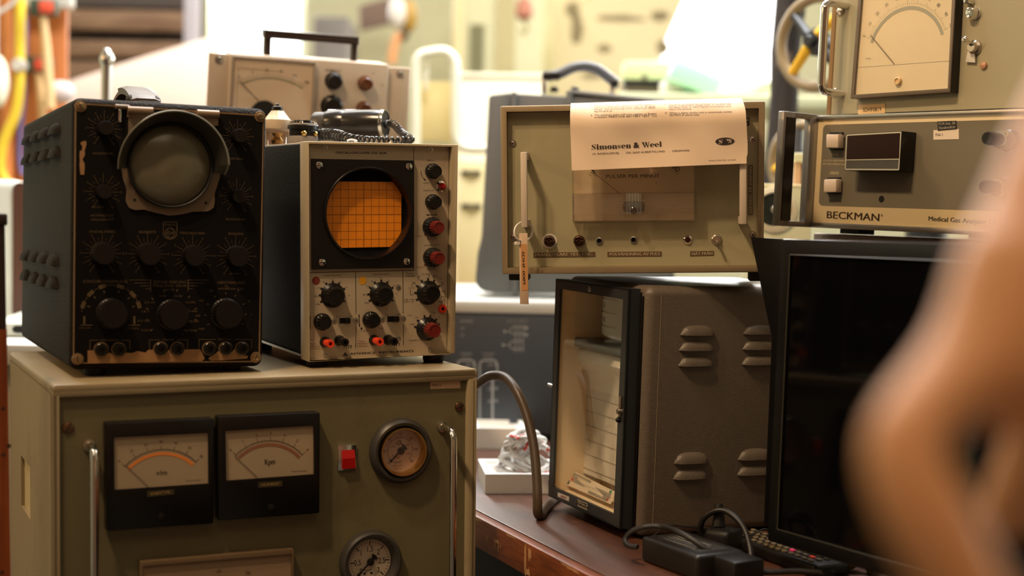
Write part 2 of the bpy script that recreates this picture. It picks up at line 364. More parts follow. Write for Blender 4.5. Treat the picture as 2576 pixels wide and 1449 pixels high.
needle_meter([(547.6,1047.7),(806,1037),(805,1292),(549.5,1311)],[(567,1084.5),(790,1071),(790.8,1193.6),(569.5,1210)],0,'Kpm','Kpm',((666,1169.5),(693,1167.5)),14,
  [(650,1213.5),(710.5,1210),(710.5,1223),(650,1227)],'MOMENT',(682,1277),mat('copper_arc',(.62,.33,.2,1),.2,.7),[(600,1152),(682,1118.5),(753,1151)],['0','1','2','3','4','5','6'],[(590,1147),(648,1201)],.0125,.0034)
# red rocker switch
sb=MB().prism([onp(850.6,1119.7,.003),onp(896.8,1117.8,.003),onp(897,1183,.003),onp(850.6,1185,.003)],(0,.003,0),.0008).obj('rocker_switch',m_chrome,cab,label='chrome framed red rocker switch')
a,b_,c_,d_=[onp(x,y,.003) for x,y in ((859,1127),(891.5,1125),(891.5,1177),(859,1179))]; mid1,mid2=(a+d_)/2,(b_+c_)/2
mb=MB(); mb.prism([a+V((0,.001,0)),b_+V((0,.001,0)),mid2+V((0,-.0035,0)),mid1+V((0,-.0035,0))],(0,.006,0)); mb.prism([mid1+V((0,-.0035,0)),mid2+V((0,-.0035,0)),c_+V((0,-.003,0)),d_+V((0,-.003,0))],(0,.006,0))
mb.obj('rocker',mat('red_lens',rgb(168,14,10),.2,coat=.4),sb)
# round gauges
def circ3(c,r,n=32): return [V((c.x+r*math.cos(2*PI*k/n),c.y,c.z+r*math.sin(2*PI*k/n))) for k in range(n)]
def gauge(cx,cy,rpx,prof,dialr,kind):
    c=onp(cx,cy); s=Pan(C,MB(),PY).scale(cx,cy); r=rpx*s
    g=MB().lathe([(x*r,h) for x,h in prof],c,(0,-1,0),64,cap=False).obj('pressure_gauge',mat('grey_flange',rgb(58,54,50),.42,bump=.05),cab,label='round pressure gauge, '+kind)
    return g,c,r,s
g,c,r,s=gauge(1006,1133,82,[(1,0),(1,.004),(.96,.009),(.88,.0115),(.8,.0105),(.745,.006),(.745,-.004)],0,'pink dial up to 300')
MB().lathe([(.745*r,-.004),(.745*r,.012),(.73*r,.0145),(.69*r,.0145),(.665*r,.011),(.655*r,-.002)],c,(0,-1,0),64,cap=False).obj('brass_rim',m_brass,g)
f=MB(); dc=c+V((0,-.0008,0)); f.poly(circ3(dc,.66*r,48)); f.mi(1)
class PC(Pan):
    def p(s_,x,y): return V((c.x,s_.val,c.z)) if x is None else Pan.p(s_,x,y)
dp=PC(C,f,PY-.0008); N0=(None,0)
for j in range(31):
    a=-133+266*j/30; dp.ray_(N0,.4*r,(.455 if j%5==0 else .43)*r,a,.0005 if j%5==0 else .0003)
dp.arc(N0,.405*r,-133,133,.0003,60)
for j,t in enumerate(('0','50','100','150','200','250','300')): dp.num(t,N0,.515*r,-133+266*j/6,.0026,False,.8)
dp.txt('AGA',(995,1120),(1011.5,1119),9.5); dp.txt('kp/cm²',(992,1166),(1012,1164),6.5)
f.mi(2)
for j in range(22):
    a=-133+266*j/21.4; dp.ray_(N0,.36*r,.39*r,a,.0003)
for j,t in enumerate(('0','1000','2000','3000','4000')): dp.num(t,N0,.285*r,-120+245*j/4.2,.0021,False,.8)
dp.txt('Psi',(997.5,1154.5),(1007,1154),5.5); dp.txt('alkohol-fritt',(988,1173.5),(1014,1172.5),3.5); dp.txt('DIN 16128',(993,1181),(1010,1180),2.6)
f.obj('dial',[mat('pink_dial',rgb(210,176,156),.5),m_ink2,mat('faded_red_ink',rgb(134,58,44),.6)],g,ang=0)
def pointer(c,r,a,y,parent):
    e=V((math.sin(R(a)),0,math.cos(R(a)))); k=V((e.z,0,-e.x)); o=V((c.x,y,c.z)); mb=MB()
    mb.prism([o+k*.0009,o+e*r*.78+k*.0007,o+e*r*.83+k*.0022,o+e*r*.98,o+e*r*.83-k*.0022,o+e*r*.78-k*.0007,o-k*.0009],(0,.0005,0))
    mb.prism([o-k*.0012,o-e*r*.18-k*.0012,o-e*r*.36-k*.005,o-e*r*.42,o-e*r*.36+k*.005,o-e*r*.18+k*.0012,o+k*.0012],(0,.0005,0))
    mb.lathe([(.0042,0),(.0042,.0015),(.002,.0016),(.002,.0028),(0,.0028)],o,(0,-1,0),20); mb.obj('pointer',mat('pointer_black',rgb(30,24,22),.4),parent)
pointer(c,.5*r,-133,PY-.003,g)
MB().lathe([(.66*r,.0085),(.5*r,.0105),(.25*r,.0118),(0,.012)],c,(0,-1,0),48).obj('gauge_glass',m_glass,g)
g,c,r,s=gauge(929.5,1412,80,[(1,0),(1,.006),(.97,.010),(.9,.012),(.82,.0115),(.73,.006),(.68,-.001),(.68,-.004)],0,'white dial up to 3')
f=MB(); f.poly(circ3(c+V((0,-.0006,0)),.70*r,48)); f.mi(1); dp=PC(C,f,PY-.0006)
for j in range(31):
    a=-135+270*j/30; dp.ray_(N0,(.5 if j%5==0 else .58)*r,.65*r,a,.0011 if j%5==0 else .0004)
for j,t in enumerate(('0','0,5','1','1,5','2','2,5','3')): dp.num(t,N0,.4*r,-135+270*j/6,.0062,False,.8)
dp.txt('kg/cm²',(916,1438),(936,1435),6); dp.disc((917,1443),3); dp.disc((934,1441.5),3)
f.obj('dial',[mat('gauge_white',rgb(212,194,170),.5),m_ink],g,ang=0); pointer(c,.62*r,-135,PY-.003,g)
MB().poly(circ3(c+V((0,-.004,0)),.7*r,48)).obj('gauge_glass',m_glass,g,ang=0)
# wide lower meter, mostly below the picture
yf=PY-.012; a=C.on(352.8,1413,yf); b_=C.on(740,1380.4,yf); wa=C.on(360,1424,yf); wb=C.on(734,1393,yf); dn=V((0,0,-.13))
mb=MB(); mb.recess([a,b_,b_+dn,a+dn],[wa,wb,wb+dn*.9,wa+dn*.9],.0118,.004,.001)
lm=mb.obj('wide_meter',mat('grey_brown_frame',rgb(104,84,60),.4),cab,label='wide meter with an orange arc, cut by the picture edge')
f=MB(); f.poly([wa+V((0,.0035,0)),wb+V((0,.0035,0)),wb+dn*.9+V((0,.0035,0)),wa+dn*.9+V((0,.0035,0))]); f.mi(1)
cc=(wa+wb)/2+V((0,0,-.118)); 
class PD(Pan):
    def p(s_,x,y): return V((cc.x,s_.val,cc.z)) if x is None else Pan.p(s_,x,y)
dp=PD(C,f,yf+.0035); r=.0955
for j in range(61): dp.ray_(N0,r+.0025,r+(.006 if j%10==0 else .0045),-54+108*j/60,.0004)
for j,t in enumerate(('0','50','100','150','200','250','300')): dp.num(t,N0,r+.0095,-54+18*j,.0034)
f.mi(2); dp.arc(N0,r-.001,-54,54,.006); f.obj('dial',[m_dial2:=mat('dial_grey',rgb(150,124,98),.55),m_ink2,mat('vermilion_arc',rgb(250,105,20),.5)],lm,ang=0)
# paper label
f=MB(); f.prism([onp(x,y,.0004) for x,y in ((1083,959),(1158,957),(1158,976.5),(1083,978.8))],(0,.0004,0)); f.mi(1); Pan(C,f,PY-.0004).txt('FOA 5-',(1086.5,972.3),(1112,971.6),6.4)
f.obj('paper_label',[m_paperw2:=mat('aged_label',rgb(206,172,140),.7),m_ink],cab)
# ================================================================ BLACK OSCILLOSCOPE (left)
k1=1.495/1.56
A1=Fr((-.4867*k1,1.5648*k1,H-.1715*k1),25.33,-.36,.42); W1,H1,D1=.2185*k1,.3009*k1,.45
m_wr=mat('black_wrinkle_paint',rgb(25,19,15),.7,var=.2,vs=40,spec=.12,bump=.9,bs=420)
m_pan1=mat('black_panel',rgb(12,9,8),.6,var=.1,spec=.15)
m_goldb=mat('gold_trim',rgb(140,112,78),.4,.4,var=.2,vs=60)
o1=thing('oscilloscope','old black wrinkle-finish oscilloscope with a hooded round grey screen and leather handle','oscilloscope',A1)
MB().box((0,0,0),(W1,D1,H1),.009,4).obj('case',m_wr,o1)
f1=lambda x,y,off=0: A1.on(x,y,-off)
def rrect(P,r,n=5):
    """round the corners of a quad TL,TR,BR,BL lying in a plane"""
    out=[]; P=[V(p) for p in P]
    for i in range(4):
        a,b,c=P[i-1],P[i],P[(i+1)%4]; u=(a-b).normalized()*r; w=(c-b).normalized()*r
        for k in range(n+1):
            t=k/n*PI/2; out.append(b+u*(1-math.sin(t))+w*(1-math.cos(t)))
    return out
BQ=[f1(189,258.5,.0012),f1(664.5,289,.0012),f1(653.5,911,.0012),f1(183.5,915,.0012)]
mb=MB(); mb.prism(rrect(BQ,.006),(0,.0015,0)); mb.mi(1)
IQ=[f1(192.5,262,.0014),f1(661,292.5,.0014),f1(650,907.5,.0014),f1(187,911.5,.0014)]
mb.raw([p for p in rrect(IQ,.0045)],[tuple(range(24))]); mb.mi(2)
p1=Pan(A1,mb,-.0016)
def dial1(c,R1,lab0='0',lab1='10',n=11,inner=.5):
    s=p1.scale(*c); R1=R1*s
    for j in range((n-1)*2+1):
        a=-148+296*j/((n-1)*2); p1.ray_(c,R1*(.6 if j%2 else .5),R1*(.78 if j%2 else .9),a,.00028 if j%2 else .0004)
        if j%2==0: p1.num((lab0 if j==0 else lab1 if j==(n-1)*2 else str(j//2)),c,R1*.98,a,.0022,False,.85)
for c,r_ in (((262,324),45),((259,483),46),((597,343),41),((595,494),42),((256.7,638),54),((371,639.6),53),((484,643.6),52),((592,645),53)): dial1(c,r_)
T1=p1.txt
T1('HORIZONTAL',(233,388),(286,389),5); T1('VERTIKAL',(577,401.5),(613,403),5); T1('AM AUS',(230,523),(261,523),4.5)
T1('INTENSITÄT',(228,545),(287,545),5.5); T1('HELLIGKEIT',(228,555),(287,555),5.5); T1('BILDSCHÄRFE',(568,553.5),(616,555),5)
T1('SYNCHR. STÄRKE',(224,586),(290,586),6); T1('BILDBREITE',(349.5,586.5),(393,587),6); T1('FREQUENZ FEIN',(452,588.5),(515,590),5.5); T1('BILDHÖHE',(574,590.5),(612,591.5),5.5)
T1('VERSCHIEBG.',(577,690),(602,690),3)
T1('SYNCHRONISIERUNG',(209,711.5),(321,711.5),7); T1('ZEITABLENKUNG',(384.5,713),(469,713),7); T1('FREQUENZ  GROB',(384.5,721.5),(469,721.5),5.5); T1('Hz CA.',(414,731),(440,731),5); T1('VERSTÄRKUNG',(546,714.5),(617,714.5),7); T1('mVeff/cm CA.',(548.5,728.5),(614,729.5),6)
for x0,x1,sx in ((325,379,1),(526,473,-1)):
    for k,(dx,yy) in enumerate(((0,704.5),(13,712),(28,719),(41,726))): p1.line((x0+sx*dx,yy),(x1,yy),.0005)
    p1.line((x1,703.5),(x1,733),.0009)
for t,x,y,al in (('3,5-15',363,763.5,1),('1,8-7',354,785.5,1),('0,5-3,5',346,809.5,1),('0,25-2',355,833,1),('5-30',400,747,1),('10-40',436,747.5,1),('15-200',465,763,1),('75-450',470,785.5,1),('250-900',469,811,1),('750-2000',461,834,1)): T1(t,(x,y),(x+len(t)*4.4,y),5.2)
for a in (-128,-102,-76,-50,-18,12,44,76,102,128): p1.ray_((431.6,791.6),.0255,.0285,a,.0011)
for t,a in (('10000',-122),('3000',-94),('1000',-62),('300',-33),('100',0),('30',28),('10',62),('3',92),('1',120)):
    p1.ray_((567.5,789),.0215,.0235,a,.0011); p1.num(t,(567.5,789),.0285+.0006*len(t),a,.0022,False,.9)
p1.arc((279.6,789),.0305,-86,80,.0005)
for a in (-72,-45,-18,18,48,72): p1.arc((279.6,789),.0305,a-7,a+7,.0042,6); p1.ray_((279.6,789),.023,.026,a,.0011)
p1.line((212,795),(212,815),.0022); p1.line((338,795),(338,815),.0022); p1.line((203,818),(232,818),.0009); p1.line((322,818),(352,818),.0009); T1('SYNCHR.',(199,827),(230,827),4); T1('EXTERN',(320,828),(350,828),4)
for x0,x1,yy,t,tw in ((226.5,326.5,856,'HORIZONTAL',48),(376,472,855,'SYNCHR.',33),(500.5,633.5,854,'VERTIKAL',36)):
    m=(x0+x1)/2; p1.path([(m-tw/2-5,yy),(x0,yy),(x0,yy+23)],.0006); p1.path([(m+tw/2+5,yy),(x1,yy),(x1,yy+23)],.0006); T1(t,(m-tw/2,yy+2.5),(m+tw/2,yy+2),5)
p1.path([(411,558.5),(411,590),(416,598),(428,602.5),(440,598),(445,590),(445,558.5),(411,558.5)],.0007); T1('PHILIPS',(414,568),(442,568),6,True); p1.disc((428,586),13,28,.88)
for k in range(3): p1.path([(417+j*3.2,586+2.2*math.sin(j*1.7+k)+k*3-3) for j in range(8)],.0004)
for c in ((422,579),(433,577),(423,594),(435,595)): p1.disc(c,1.6,8)
mb.mi(3)
zz=lambda L,ox,oy,sc: [(ox+x/sc,oy+y/sc) for x,y in L]
p1.val-=.0002
p1.tri(zz([(150,1268),(210,1268),(240,1310),(300,1320),(350,1290),(420,1320),(520,1290),(560,1295),(620,1275),(690,1290),(720,1262),(765,1262),(790,1305),(860,1310),(910,1265),(930,1300),(1000,1315),(1060,1260),(1200,1258),(1220,1290),(1245,1345),(1220,1370),(600,1382),(150,1392)],180,540,3.716))
p1.tri(zz([(1290,1330),(1330,1310),(1370,1275),(1400,1300),(1440,1312),(1490,1290),(1530,1250),(1560,1300),(1600,1312),(1650,1320),(1640,1345),(1400,1362),(1300,1365),(1278,1345)],180,540,3.716))
p1.tri(zz([(160,880),(175,850),(245,825),(268,840),(270,900),(240,1000),(245,1080),(200,1170),(235,1240),(240,1330),(230,1445),(160,1445),(145,1260),(150,1200),(145,1080),(150,1010),(190,1000),(195,920)],180,240,7.246))
mb.obj('front_panel',[m_goldb,m_pan1,m_gold,mat('torn_tape',rgb(144,106,68),.6,var=.25,vs=40)],o1)
for x,y in ((202.5,267.5),(654,293.5),(195,903),(643,899)):
    w=MB().lathe([(.0062,0),(.006,.001)],f1(x,y,.0014),n=24).obj('screw_washer',m_goldb,o1); screw('panel_screw',f1(x,y,.0024),.0042,w,mat('gold_screw',(.42,.3,.17,1),.3,1),'-')
m_knob=mat('brown_bakelite',rgb(18,13,10),.4,var=.15,spec=.35)
def knob1(c,cap,rpx,big):
    b=f1(*c,.0016); s=p1.scale(*c); r=rpx*s; h=.017 if big else .015
    k=MB(); k.lathe([(r*1.0,0),(r*1.0,.0015),(r*.93,.003),(r*.92,h*.9),(r*.86,h),(0,h)],b,(0,-1,0),96,flute=32,fd=.07,f0=2,f1=3)
    k.obj('control_knob',m_knob,o1)
for c,cap,r_,bg in (((262,324),0,20,0),((259,483),0,20,0),((597,343),0,19,0),((595,494),0,19,0),((256.7,638),0,30,1),((371,639.6),0,30,1),((484,643.6),0,28,1),((592,645),0,28,1),((279.6,789),0,39,1),((431.6,791.6),0,39,1),((567.5,789),0,39,1)): knob1(c,cap,r_,bg)
for x,y in ((254,879),(298.4,879),(403.4,877),(446,877),(526,876.4),(567.5,876.4),(608.4,876.4)):
    c=f1(x,y,.0016); g=MB(); g.lathe([(.0078,0),(.0078,.0006),(.0069,.0006)],c,n=32,cap=False); g.mi(1); g.lathe([(.0069,.0004),(.0069,.004),(.0060,.0048),(.0034,.0048),(.0034,.0005),(0,.0005)],c,n=32); g.obj('socket',[m_goldb,m_blk],o1)
# screen assembly
cs=f1(427,416.7,.0016); s=p1.scale(427,417); Rr=107*s
plate=zz([(150,170),(150,430),(95,620),(65,780),(90,950),(130,1080),(120,1210),(160,1285),(230,1305),(330,1300),(450,1335),(620,1370),(760,1355),(880,1325),(1060,1320),(1120,1280),(1135,1210),(1130,1130),(1160,1030),(1195,930),(1202,780),(1190,640),(1150,500),(1130,400),(1150,290),(1170,180),(930,180),(905,250),(780,235),(620,232),(520,245),(430,280),(420,170)],290,240,4.528)
P=[f1(x,y,.004) for x,y in plate]
def resamp(P,n,c):
    """resample a star-shaped outline by angle about c"""
    A=sorted((math.atan2(p.z-c.z,p.x-c.x),p) for p in P); out=[]
    for k in range(n):
        a=-PI+2*PI*k/n
        for (a0,p0),(a1,p_1) in zip(A,A[1:]+[(A[0][0]+2*PI,A[0][1])]):
            for sh in (0,2*PI):
                if a0<=a+sh<=a1 and a1>a0:
                    out.append(p0.lerp(p_1,(a+sh-a0)/(a1-a0))); break
            else: continue
            break
    return out
OUT=resamp(P,160,cs); INN=[V((cs.x+Rr*math.cos(-PI+2*PI*k/len(OUT)),OUT[0].y,cs.z+Rr*math.sin(-PI+2*PI*k/len(OUT)))) for k in range(len(OUT))]
m_mask=mat('dull_grey_metal',rgb(112,94,76),.45,.3,var=.15,vs=25)
h=MB().ring(OUT,INN,(0,.0026,0)); h.mi(1)
for x,y in ((341,322.8),(339,502.8),(518,510.5)): h.lathe([(.0016,0),(0,.0001)],f1(x,y,.0042),n=12)
mk=h.obj('screen_mask',[m_mask,m_void],o1)
MB().lathe([(Rr*1.0,.001),(Rr*1.0,.0075),(Rr*.975,.009),(Rr*.945,.0075),(Rr*.93,.001)],cs,n=72,cap=False).obj('screen_ring',m_rubber,mk)
MB().lathe([(Rr*.945,.003),(Rr*.9,.0062),(Rr*.7,.0105),(Rr*.4,.0135),(0,.0145)],cs,n=64).obj('screen_glass',mat('phosphor_glass',rgb(104,98,80),.24,var=.08,vs=6,coat=.12),o1)
for x0,x1,y0,y1 in ((320,383,268,285),(494,549,276,304)):
    a,b_=f1(x0,y0,.004),f1(x1,y0+3,.004); z1=f1(x0,y1,.004).z; k=MB(); k.tube([V((a.x,a.y-.003,a.z-.004)),V((b_.x,a.y-.003,b_.z-.004))],.0042,14); k.box((a.x,a.y-.001,z1-.004),(b_.x,a.y+.0015,a.z-.003)); k.obj('hinge_clip',mat('tan_hinge',rgb(128,104,82),.4,.2),mk)
MB().tube([f1(290,268,.004),f1(325,270,.004)],.0028,10).obj('hinge_pin',m_mask,mk); MB().box(*(lambda a:((a.x-.0016,a.y-.004,a.z-.0135),(a.x+.0016,a.y-.001,a.z)))(f1(300,276,.003)),.0006).obj('chrome_clip',m_chrome,mk)
def hood():
    vs=[];fs=[];n=72; prof=[(Rr*1.0,.004),(Rr*1.05,.012),(Rr*1.13,.022),(Rr*1.24,.033),(Rr*1.225,.033),(Rr*1.11,.0215),(Rr*1.03,.012),(Rr*.985,.0045)]
    for r_,h_ in prof:
        for k in range(n+1):
            a=R(-8+194*k/n); edge=min(1,.35+k/6,(n-k)/20); hh=.004+(h_-.004)*(.25+.75*edge); vs.append(cs+V((r_*math.cos(a),-hh,r_*math.sin(a))))
    m=n+1
    for q_ in range(len(prof)):
        for k in range(n): fs.append((q_*m+k,q_*m+k+1,((q_+1)%len(prof))*m+k+1,((q_+1)%len(prof))*m+k))
    for k in (0,n): fs.append(tuple(q_*m+k for q_ in range(len(prof))))
    return MB().raw(vs,fs)
hood().obj('screen_hood',mat('hood_black',rgb(52,50,44),.3,var=.1),o1)
MB().tube([cs+V((Rr*1.232*math.cos(R(-8+194*k/72)),-(.004+.029*(.25+.75*min(1,.35+k/6,(72-k)/20))),Rr*1.232*math.sin(R(-8+194*k/72)))) for k in range(73)],.0011,8).obj('hood_rim',mat('rim_highlight',rgb(120,118,104),.3,.3),o1)  # lip tube coloured grey to paint the highlight along the hood edge
# louvres of the left side
def louvre(y,z,L,hh,dp,up,fr,face_x,sgn=-1):
    vs=[];n=10;m=6;fs=[]
    for i in range(n+1):
        t=-1+2*i/n; w=max(0.0,1-abs(t)**3)**.5
        for j in range(m+1):
            a=PI/2*j/m; vs.append((face_x+sgn*dp*w*math.sin(a),y+t*L/2,z+up*(hh*w*math.cos(a))))
    for i in range(n):
        for j in range(m): fs.append((i*(m+1)+j,(i+1)*(m+1)+j,(i+1)*(m+1)+j+1,i*(m+1)+j+1))
    base=len(vs); vs+=[(face_x+sgn*.0003,y+(-1+2*i/n)*L/2,z) for i in range(n+1)]
    return vs,fs,[[(i*(m+1)+m) for i in range(n+1)]+[base+n-i for i in range(n+1)]]
for row in (((73,363),(94,356),(116,349),(142,340)),((71,414),(93,409),(116,405),(142,398))):
    for x,y in row:
        p=A1.on(x,y,0,0); vs,fs,mo=louvre(p.y,p.z,.066,.0135,.0085,1,A1,0); mb=MB().raw(vs,fs); mb.mi(1); mb.raw(vs,mo); mb.obj('louvre',[m_wr,m_void],o1,60)
for row in (((68,655),(90,658),(112,662),(138,668)),((68,704),(90,712),(111,719),(137,725))):
    for x,y in row:
        p=A1.on(x,y,0,0); vs,fs,mo=louvre(p.y,p.z,.066,.0135,.0085,1,A1,0); mb=MB().raw(vs,fs); mb.mi(1); mb.raw(vs,mo); mb.obj('louvre',[m_wr,m_void],o1,60)
for x,y in ((.03,.03),(W1-.03,.03),(.03,D1-.2),(W1-.03,D1-.2)): foot_to(MB(),A1,x,y,0,C,.2,.012).obj('foot',m_rubber,o1)
# leather handle on top
ly=lambda px,py,yy: A1.on(px,py,yy,1)
xl_=A1.on(368,252,.05).x; s0=V((xl_,.21,H1-.002)); e0=V((xl_,.045,H1-.002))
arc=[]
for k in range(19):
    t=k/18; p=s0.lerp(e0,t); p.z=H1+.0235*math.sin(PI*min(1,t*1.02))**.7; arc.append(p)
d=(e0-s0).normalized(); wv=V((-d.y,d.x,0)); mb=MB(); vs=[];fs=[]
for k,p in enumerate(arc):
    for th in (0,.0048):
        for sd in (-1,1): vs.append(p+wv*(sd*.0135)-V((0,0,th)))
for k in range(18):
    a=4*k; fs+=[(a,a+4,a+5,a+1),(a+2,a+3,a+7,a+6),(a,a+2,a+6,a+4),(a+1,a+5,a+7,a+3)]
mb.raw(vs,fs); st=mb.obj('handle_strap',mat('worn_leather',rgb(88,66,46),.6,var=.35,vs=60,bump=.3,bs=200),o1,60)
w=MB(); vs=[];fs=[]; sub_=[arc[8].lerp(arc[9],0)]; n_=0
for k in range(8*6,18*6-4):
    i,f_=divmod(k,6); p=arc[i].lerp(arc[i+1],f_/6); o_=.0012*abs(math.sin(k*1.05)); n_+=1
    vs+=[p+wv*(-.0155-o_)+V((0,0,.001)),p+wv*(-.010)+V((0,0,.0022+o_)),p+wv*.010+V((0,0,.0022+o_)),p+wv*(.0155+o_)+V((0,0,.001)),p+wv*.015-V((0,0,.0062)),p-wv*.015-V((0,0,.0062))]
for k in range(n_-1):
    for j in range(6): fs.append((6*k+j,6*k+(j+1)%6,6*k+6+(j+1)%6,6*k+6+j))
fs+=[tuple(range(5,-1,-1)),tuple(6*(n_-1)+j for j in range(6))]
w.raw(vs,fs).obj('handle_wrap',mat('black_leather',rgb(74,62,54),.4,var=.3,vs=90),o1,50)
for t,z in ((.55,.006),(1.02,.006)):
    p=s0.lerp(e0,.9)+V((.0125 if t>1 else -.0145,0,0)); p.z=H1+z; MB().lathe([(.0062,0),(.0055,.003),(.003,.0052),(0,.0058)],p,((1 if t>1 else -1),0,0),18).obj('handle_stud',m_rubber,o1)
for p in (s0,e0): MB().box((p.x-.012,p.y-.016,H1-.001),(p.x+.012,p.y+.016,H1+.003),.001).obj('handle_plate',m_rubber,o1)
# ================================================================ GREY OSCILLOSCOPE (middle)
B2=frame_at(775,912,1.63,26,1,-.8)
m_beige=mat('beige_panel_paint',rgb(176,160,136),.45,var=.05,vs=5,dirt=rgb(140,110,80)[:3]+(.3,),ds=12)
m_frame2=mat('cream_cast_frame',rgb(176,160,130),.38,var=.08,vs=14,dirt=rgb(110,84,52)[:3]+(.4,),ds=10)
m_vinyl=mat('black_vinyl',rgb(14,16,17),.55,var=.1,spec=.25,bump=.4,bs=600)
o2=thing('oscilloscope','beige two-channel oscilloscope with an orange square-grid screen and red knobs','oscilloscope',B2)
f2=lambda x,y,off=0: B2.on(x,y,-off)
O4=[f2(775,355),f2(1153,364),f2(1145,889),f2(777,911)]; RC=.0085
I4=[f2(777,361),f2(1137.5,369),f2(1130.5,892),f2(779,906)]; D2=.27
FR=.031
mb=MB(); mb.recess(O4,I4,FR,FR-.002,.0012); mb.obj('front_frame',m_frame2,o2)
wd=O4[1].x; ht=O4[0].z
body=[p+V((0,FR-.001,0)) for p in O4]; cx_,cz_=wd/2,ht/2
body=[V((cx_+(p.x-cx_)*.985,p.y,cz_+(p.z-cz_)*.985)) for p in body]
MB().prism(body,(0,D2,0),.002).obj('case',m_vinyl,o2)
MB().box((.002,FR,ht-.0045),(wd-.002,FR+D2,ht-.0005),.0012).obj('top_cover',mat('grey_top',rgb(150,138,118),.4),o2)
MB().box((0,FR,.004),(.0012,FR+D2,.0065)).obj('side_trim',m_nickel,o2)
pq=[f2(776.5,361,-RC+.001),f2(1129.5,369,-RC+.001),f2(1123,890.5,-RC+.001),f2(778.5,903.5,-RC+.001)]
mb=MB(); mb.mi(1); PV=RC-.001; p2=Pan(B2,mb,PV); T2=p2.txt
def g2(x,y,off=0): return B2.on(x,y,PV-off)
Z=lambda x,y: (640+x/2.414,330+y/2.414)
Y=lambda x,y: (770+x/6.037,670+y/6.037)
X=lambda x,y: (1020+x/4.262,360+y/4.262)
for a,b_ in ((Z(332,860),Z(970,845)),(Z(968,95),Z(968,845)),(Z(614,855),Z(616.5,1110)),(Z(617,1172),Z(615,1315)),(Z(902,850),Z(903,1108)),(Z(904,1172),Z(905,1300))): p2.line(a,b_,.0006)
T2('OSCILLOSCOPE OS 25A',Z(492,135),Z(803,139),5.2,True)
T2('BRILL.',X(232,191),X(320,192),2.8); T2('OFF',X(192,434),X(258,432),2.8); T2('FOCUS',X(190,512),X(305,512),2.8); T2('X GAIN',X(228,1034),X(343,1030),2.8); T2('STABILITY',X(198,1102),X(368,1098),2.8); T2('LEVEL',X(230,1358),X(338,1356),2.9)
p2.path([X(165,300),X(172,340),X(190,375),X(215,400)],.0006); p2.tri([X(222,404),X(196,393),X(207,378)])
p2.line(X(225,769),X(340,769),.0006); p2.tri([X(218,769),X(246,761),X(246,777)]); p2.tri([X(346,769),X(318,761),X(318,777)])
T2('VOLTS/CM',Y(265,150),Y(528,145),3.1); T2('VOLTS/CM',Y(1003,131),Y(1260,126),3.1); T2('TRIG.',Y(1512,120),Y(1632,118),3.1); T2('MODE',Y(1508,158),Y(1650,156),3.1)
for t,(x,y) in (('2',(387,208)),('5',(258,250)),('1',(513,240)),('10',(162,335)),('·5',(0,0)),('20',(115,462)),('50',(145,585)),('2',(640,446)),('1',(600,570))):
    if t!='·5': T2(t,Y(x,y),Y(x+(26 if len(t)==1 else 62),y-1),3)
T2('.5',Y(595,324),Y(634,322),3)
for t,(x,y) in (('2',(1120,190)),('5',(992,232)),('1',(1248,222)),('10',(902,314)),('20',(855,438)),('50',(888,562)),('2',(1362,424)),('1',(1325,545))): T2(t,Y(x,y),Y(x+(26 if len(t)==1 else 62),y-1),3)
T2('.5',Y(1315,304),Y(1354,302),3)
T2('Y1TV',Y(1548,338),Y(1655,336),2.9); T2('TB OFF',Y(1488,516),Y(1660,512),2.9); T2('EXT. X',Y(1486,548),Y(1636,545),2.9); T2('Y1',Y(1750,131),Y(1796,129),2.9); T2('Y2',Y(2010,196),Y(2064,198),2.9); T2('EXT.',Y(2052,472),Y(2148,470),2.9)
for pts in ([(1722,214),(1690,165),(1735,146)],[(1808,118),(1872,112),(1868,165)],[(1930,185),(1955,137),(2005,166)],[(2050,225),(2082,270),(2035,298)],[(1598,305),(1628,241),(1668,270)],[(1582,350),(1584,432),(1632,428)],[(2058,371),(2106,370),(2106,440)],[(2106,490),(2106,580)],[(2095,490),(2058,555),(2012,528)]): p2.path([Y(*q_) for q_ in pts],.0005)
for x,y,t in ((1725,200,'+'),(1835,168,'-'),(1945,195,'+'),(2030,278,'-'),(1640,290,'-'),(1608,412,'+'),(2062,400,'+'),(2030,520,'-')): T2(t,Y(x,y),Y(x+20,y),2.5)
T2('AC',Y(452,774),Y(514,771),2.9); T2('DC',Y(655,767),Y(716,764),2.9); T2('AC',Y(1200,746),Y(1258,744),2.9); T2('DC',Y(1388,741),Y(1448,738),2.9); T2('mS',Y(1535,752),Y(1600,750),2.9)
T2('Y1',Y(370,990),Y(425,988),3.6); T2('Y2',Y(1100,958),Y(1170,956),3.6); T2('Y1 ONLY',Y(808,992),Y(968,986),2.9); T2('TIME/CM',Y(1556,1137),Y(1772,1131),3.1)
T2('1',Y(1778,714),Y(1792,714),2.9); T2('100',Y(1895,711),Y(1968,708),2.9); T2('10',Y(1650,787),Y(1698,785),2.9); T2('10',Y(1996,776),Y(2040,774),2.9); T2('100',Y(1566,888),Y(1645,886),2.9); T2('1',Y(2043,872),Y(2056,872),2.9)
T2('ADVANCE  INSTRUMENTS',Y(668,1342),Y(1636,1300),5.0,True)
p2.tri([Y(555,1362),Y(595,1303),Y(636,1360),Y(612,1360),Y(595,1335),Y(578,1362)]); p2.tri([Y(578,1362),Y(612,1361),Y(595,1347)])
p2.line(Y(62,765),Y(64,935),.0007); p2.tri([Y(63,742),Y(54,778),Y(72,778)]); p2.tri([Y(64,958),Y(55,922),Y(73,922)])
p2.line(Y(805,740),Y(808,905),.0008); p2.tri([Y(805,720),Y(793,760),Y(817,760)]); p2.tri([Y(808,926),Y(796,886),Y(820,886)]); p2.tri([Y(840,922),Y(858,944),Y(840,964),Y(822,944)])
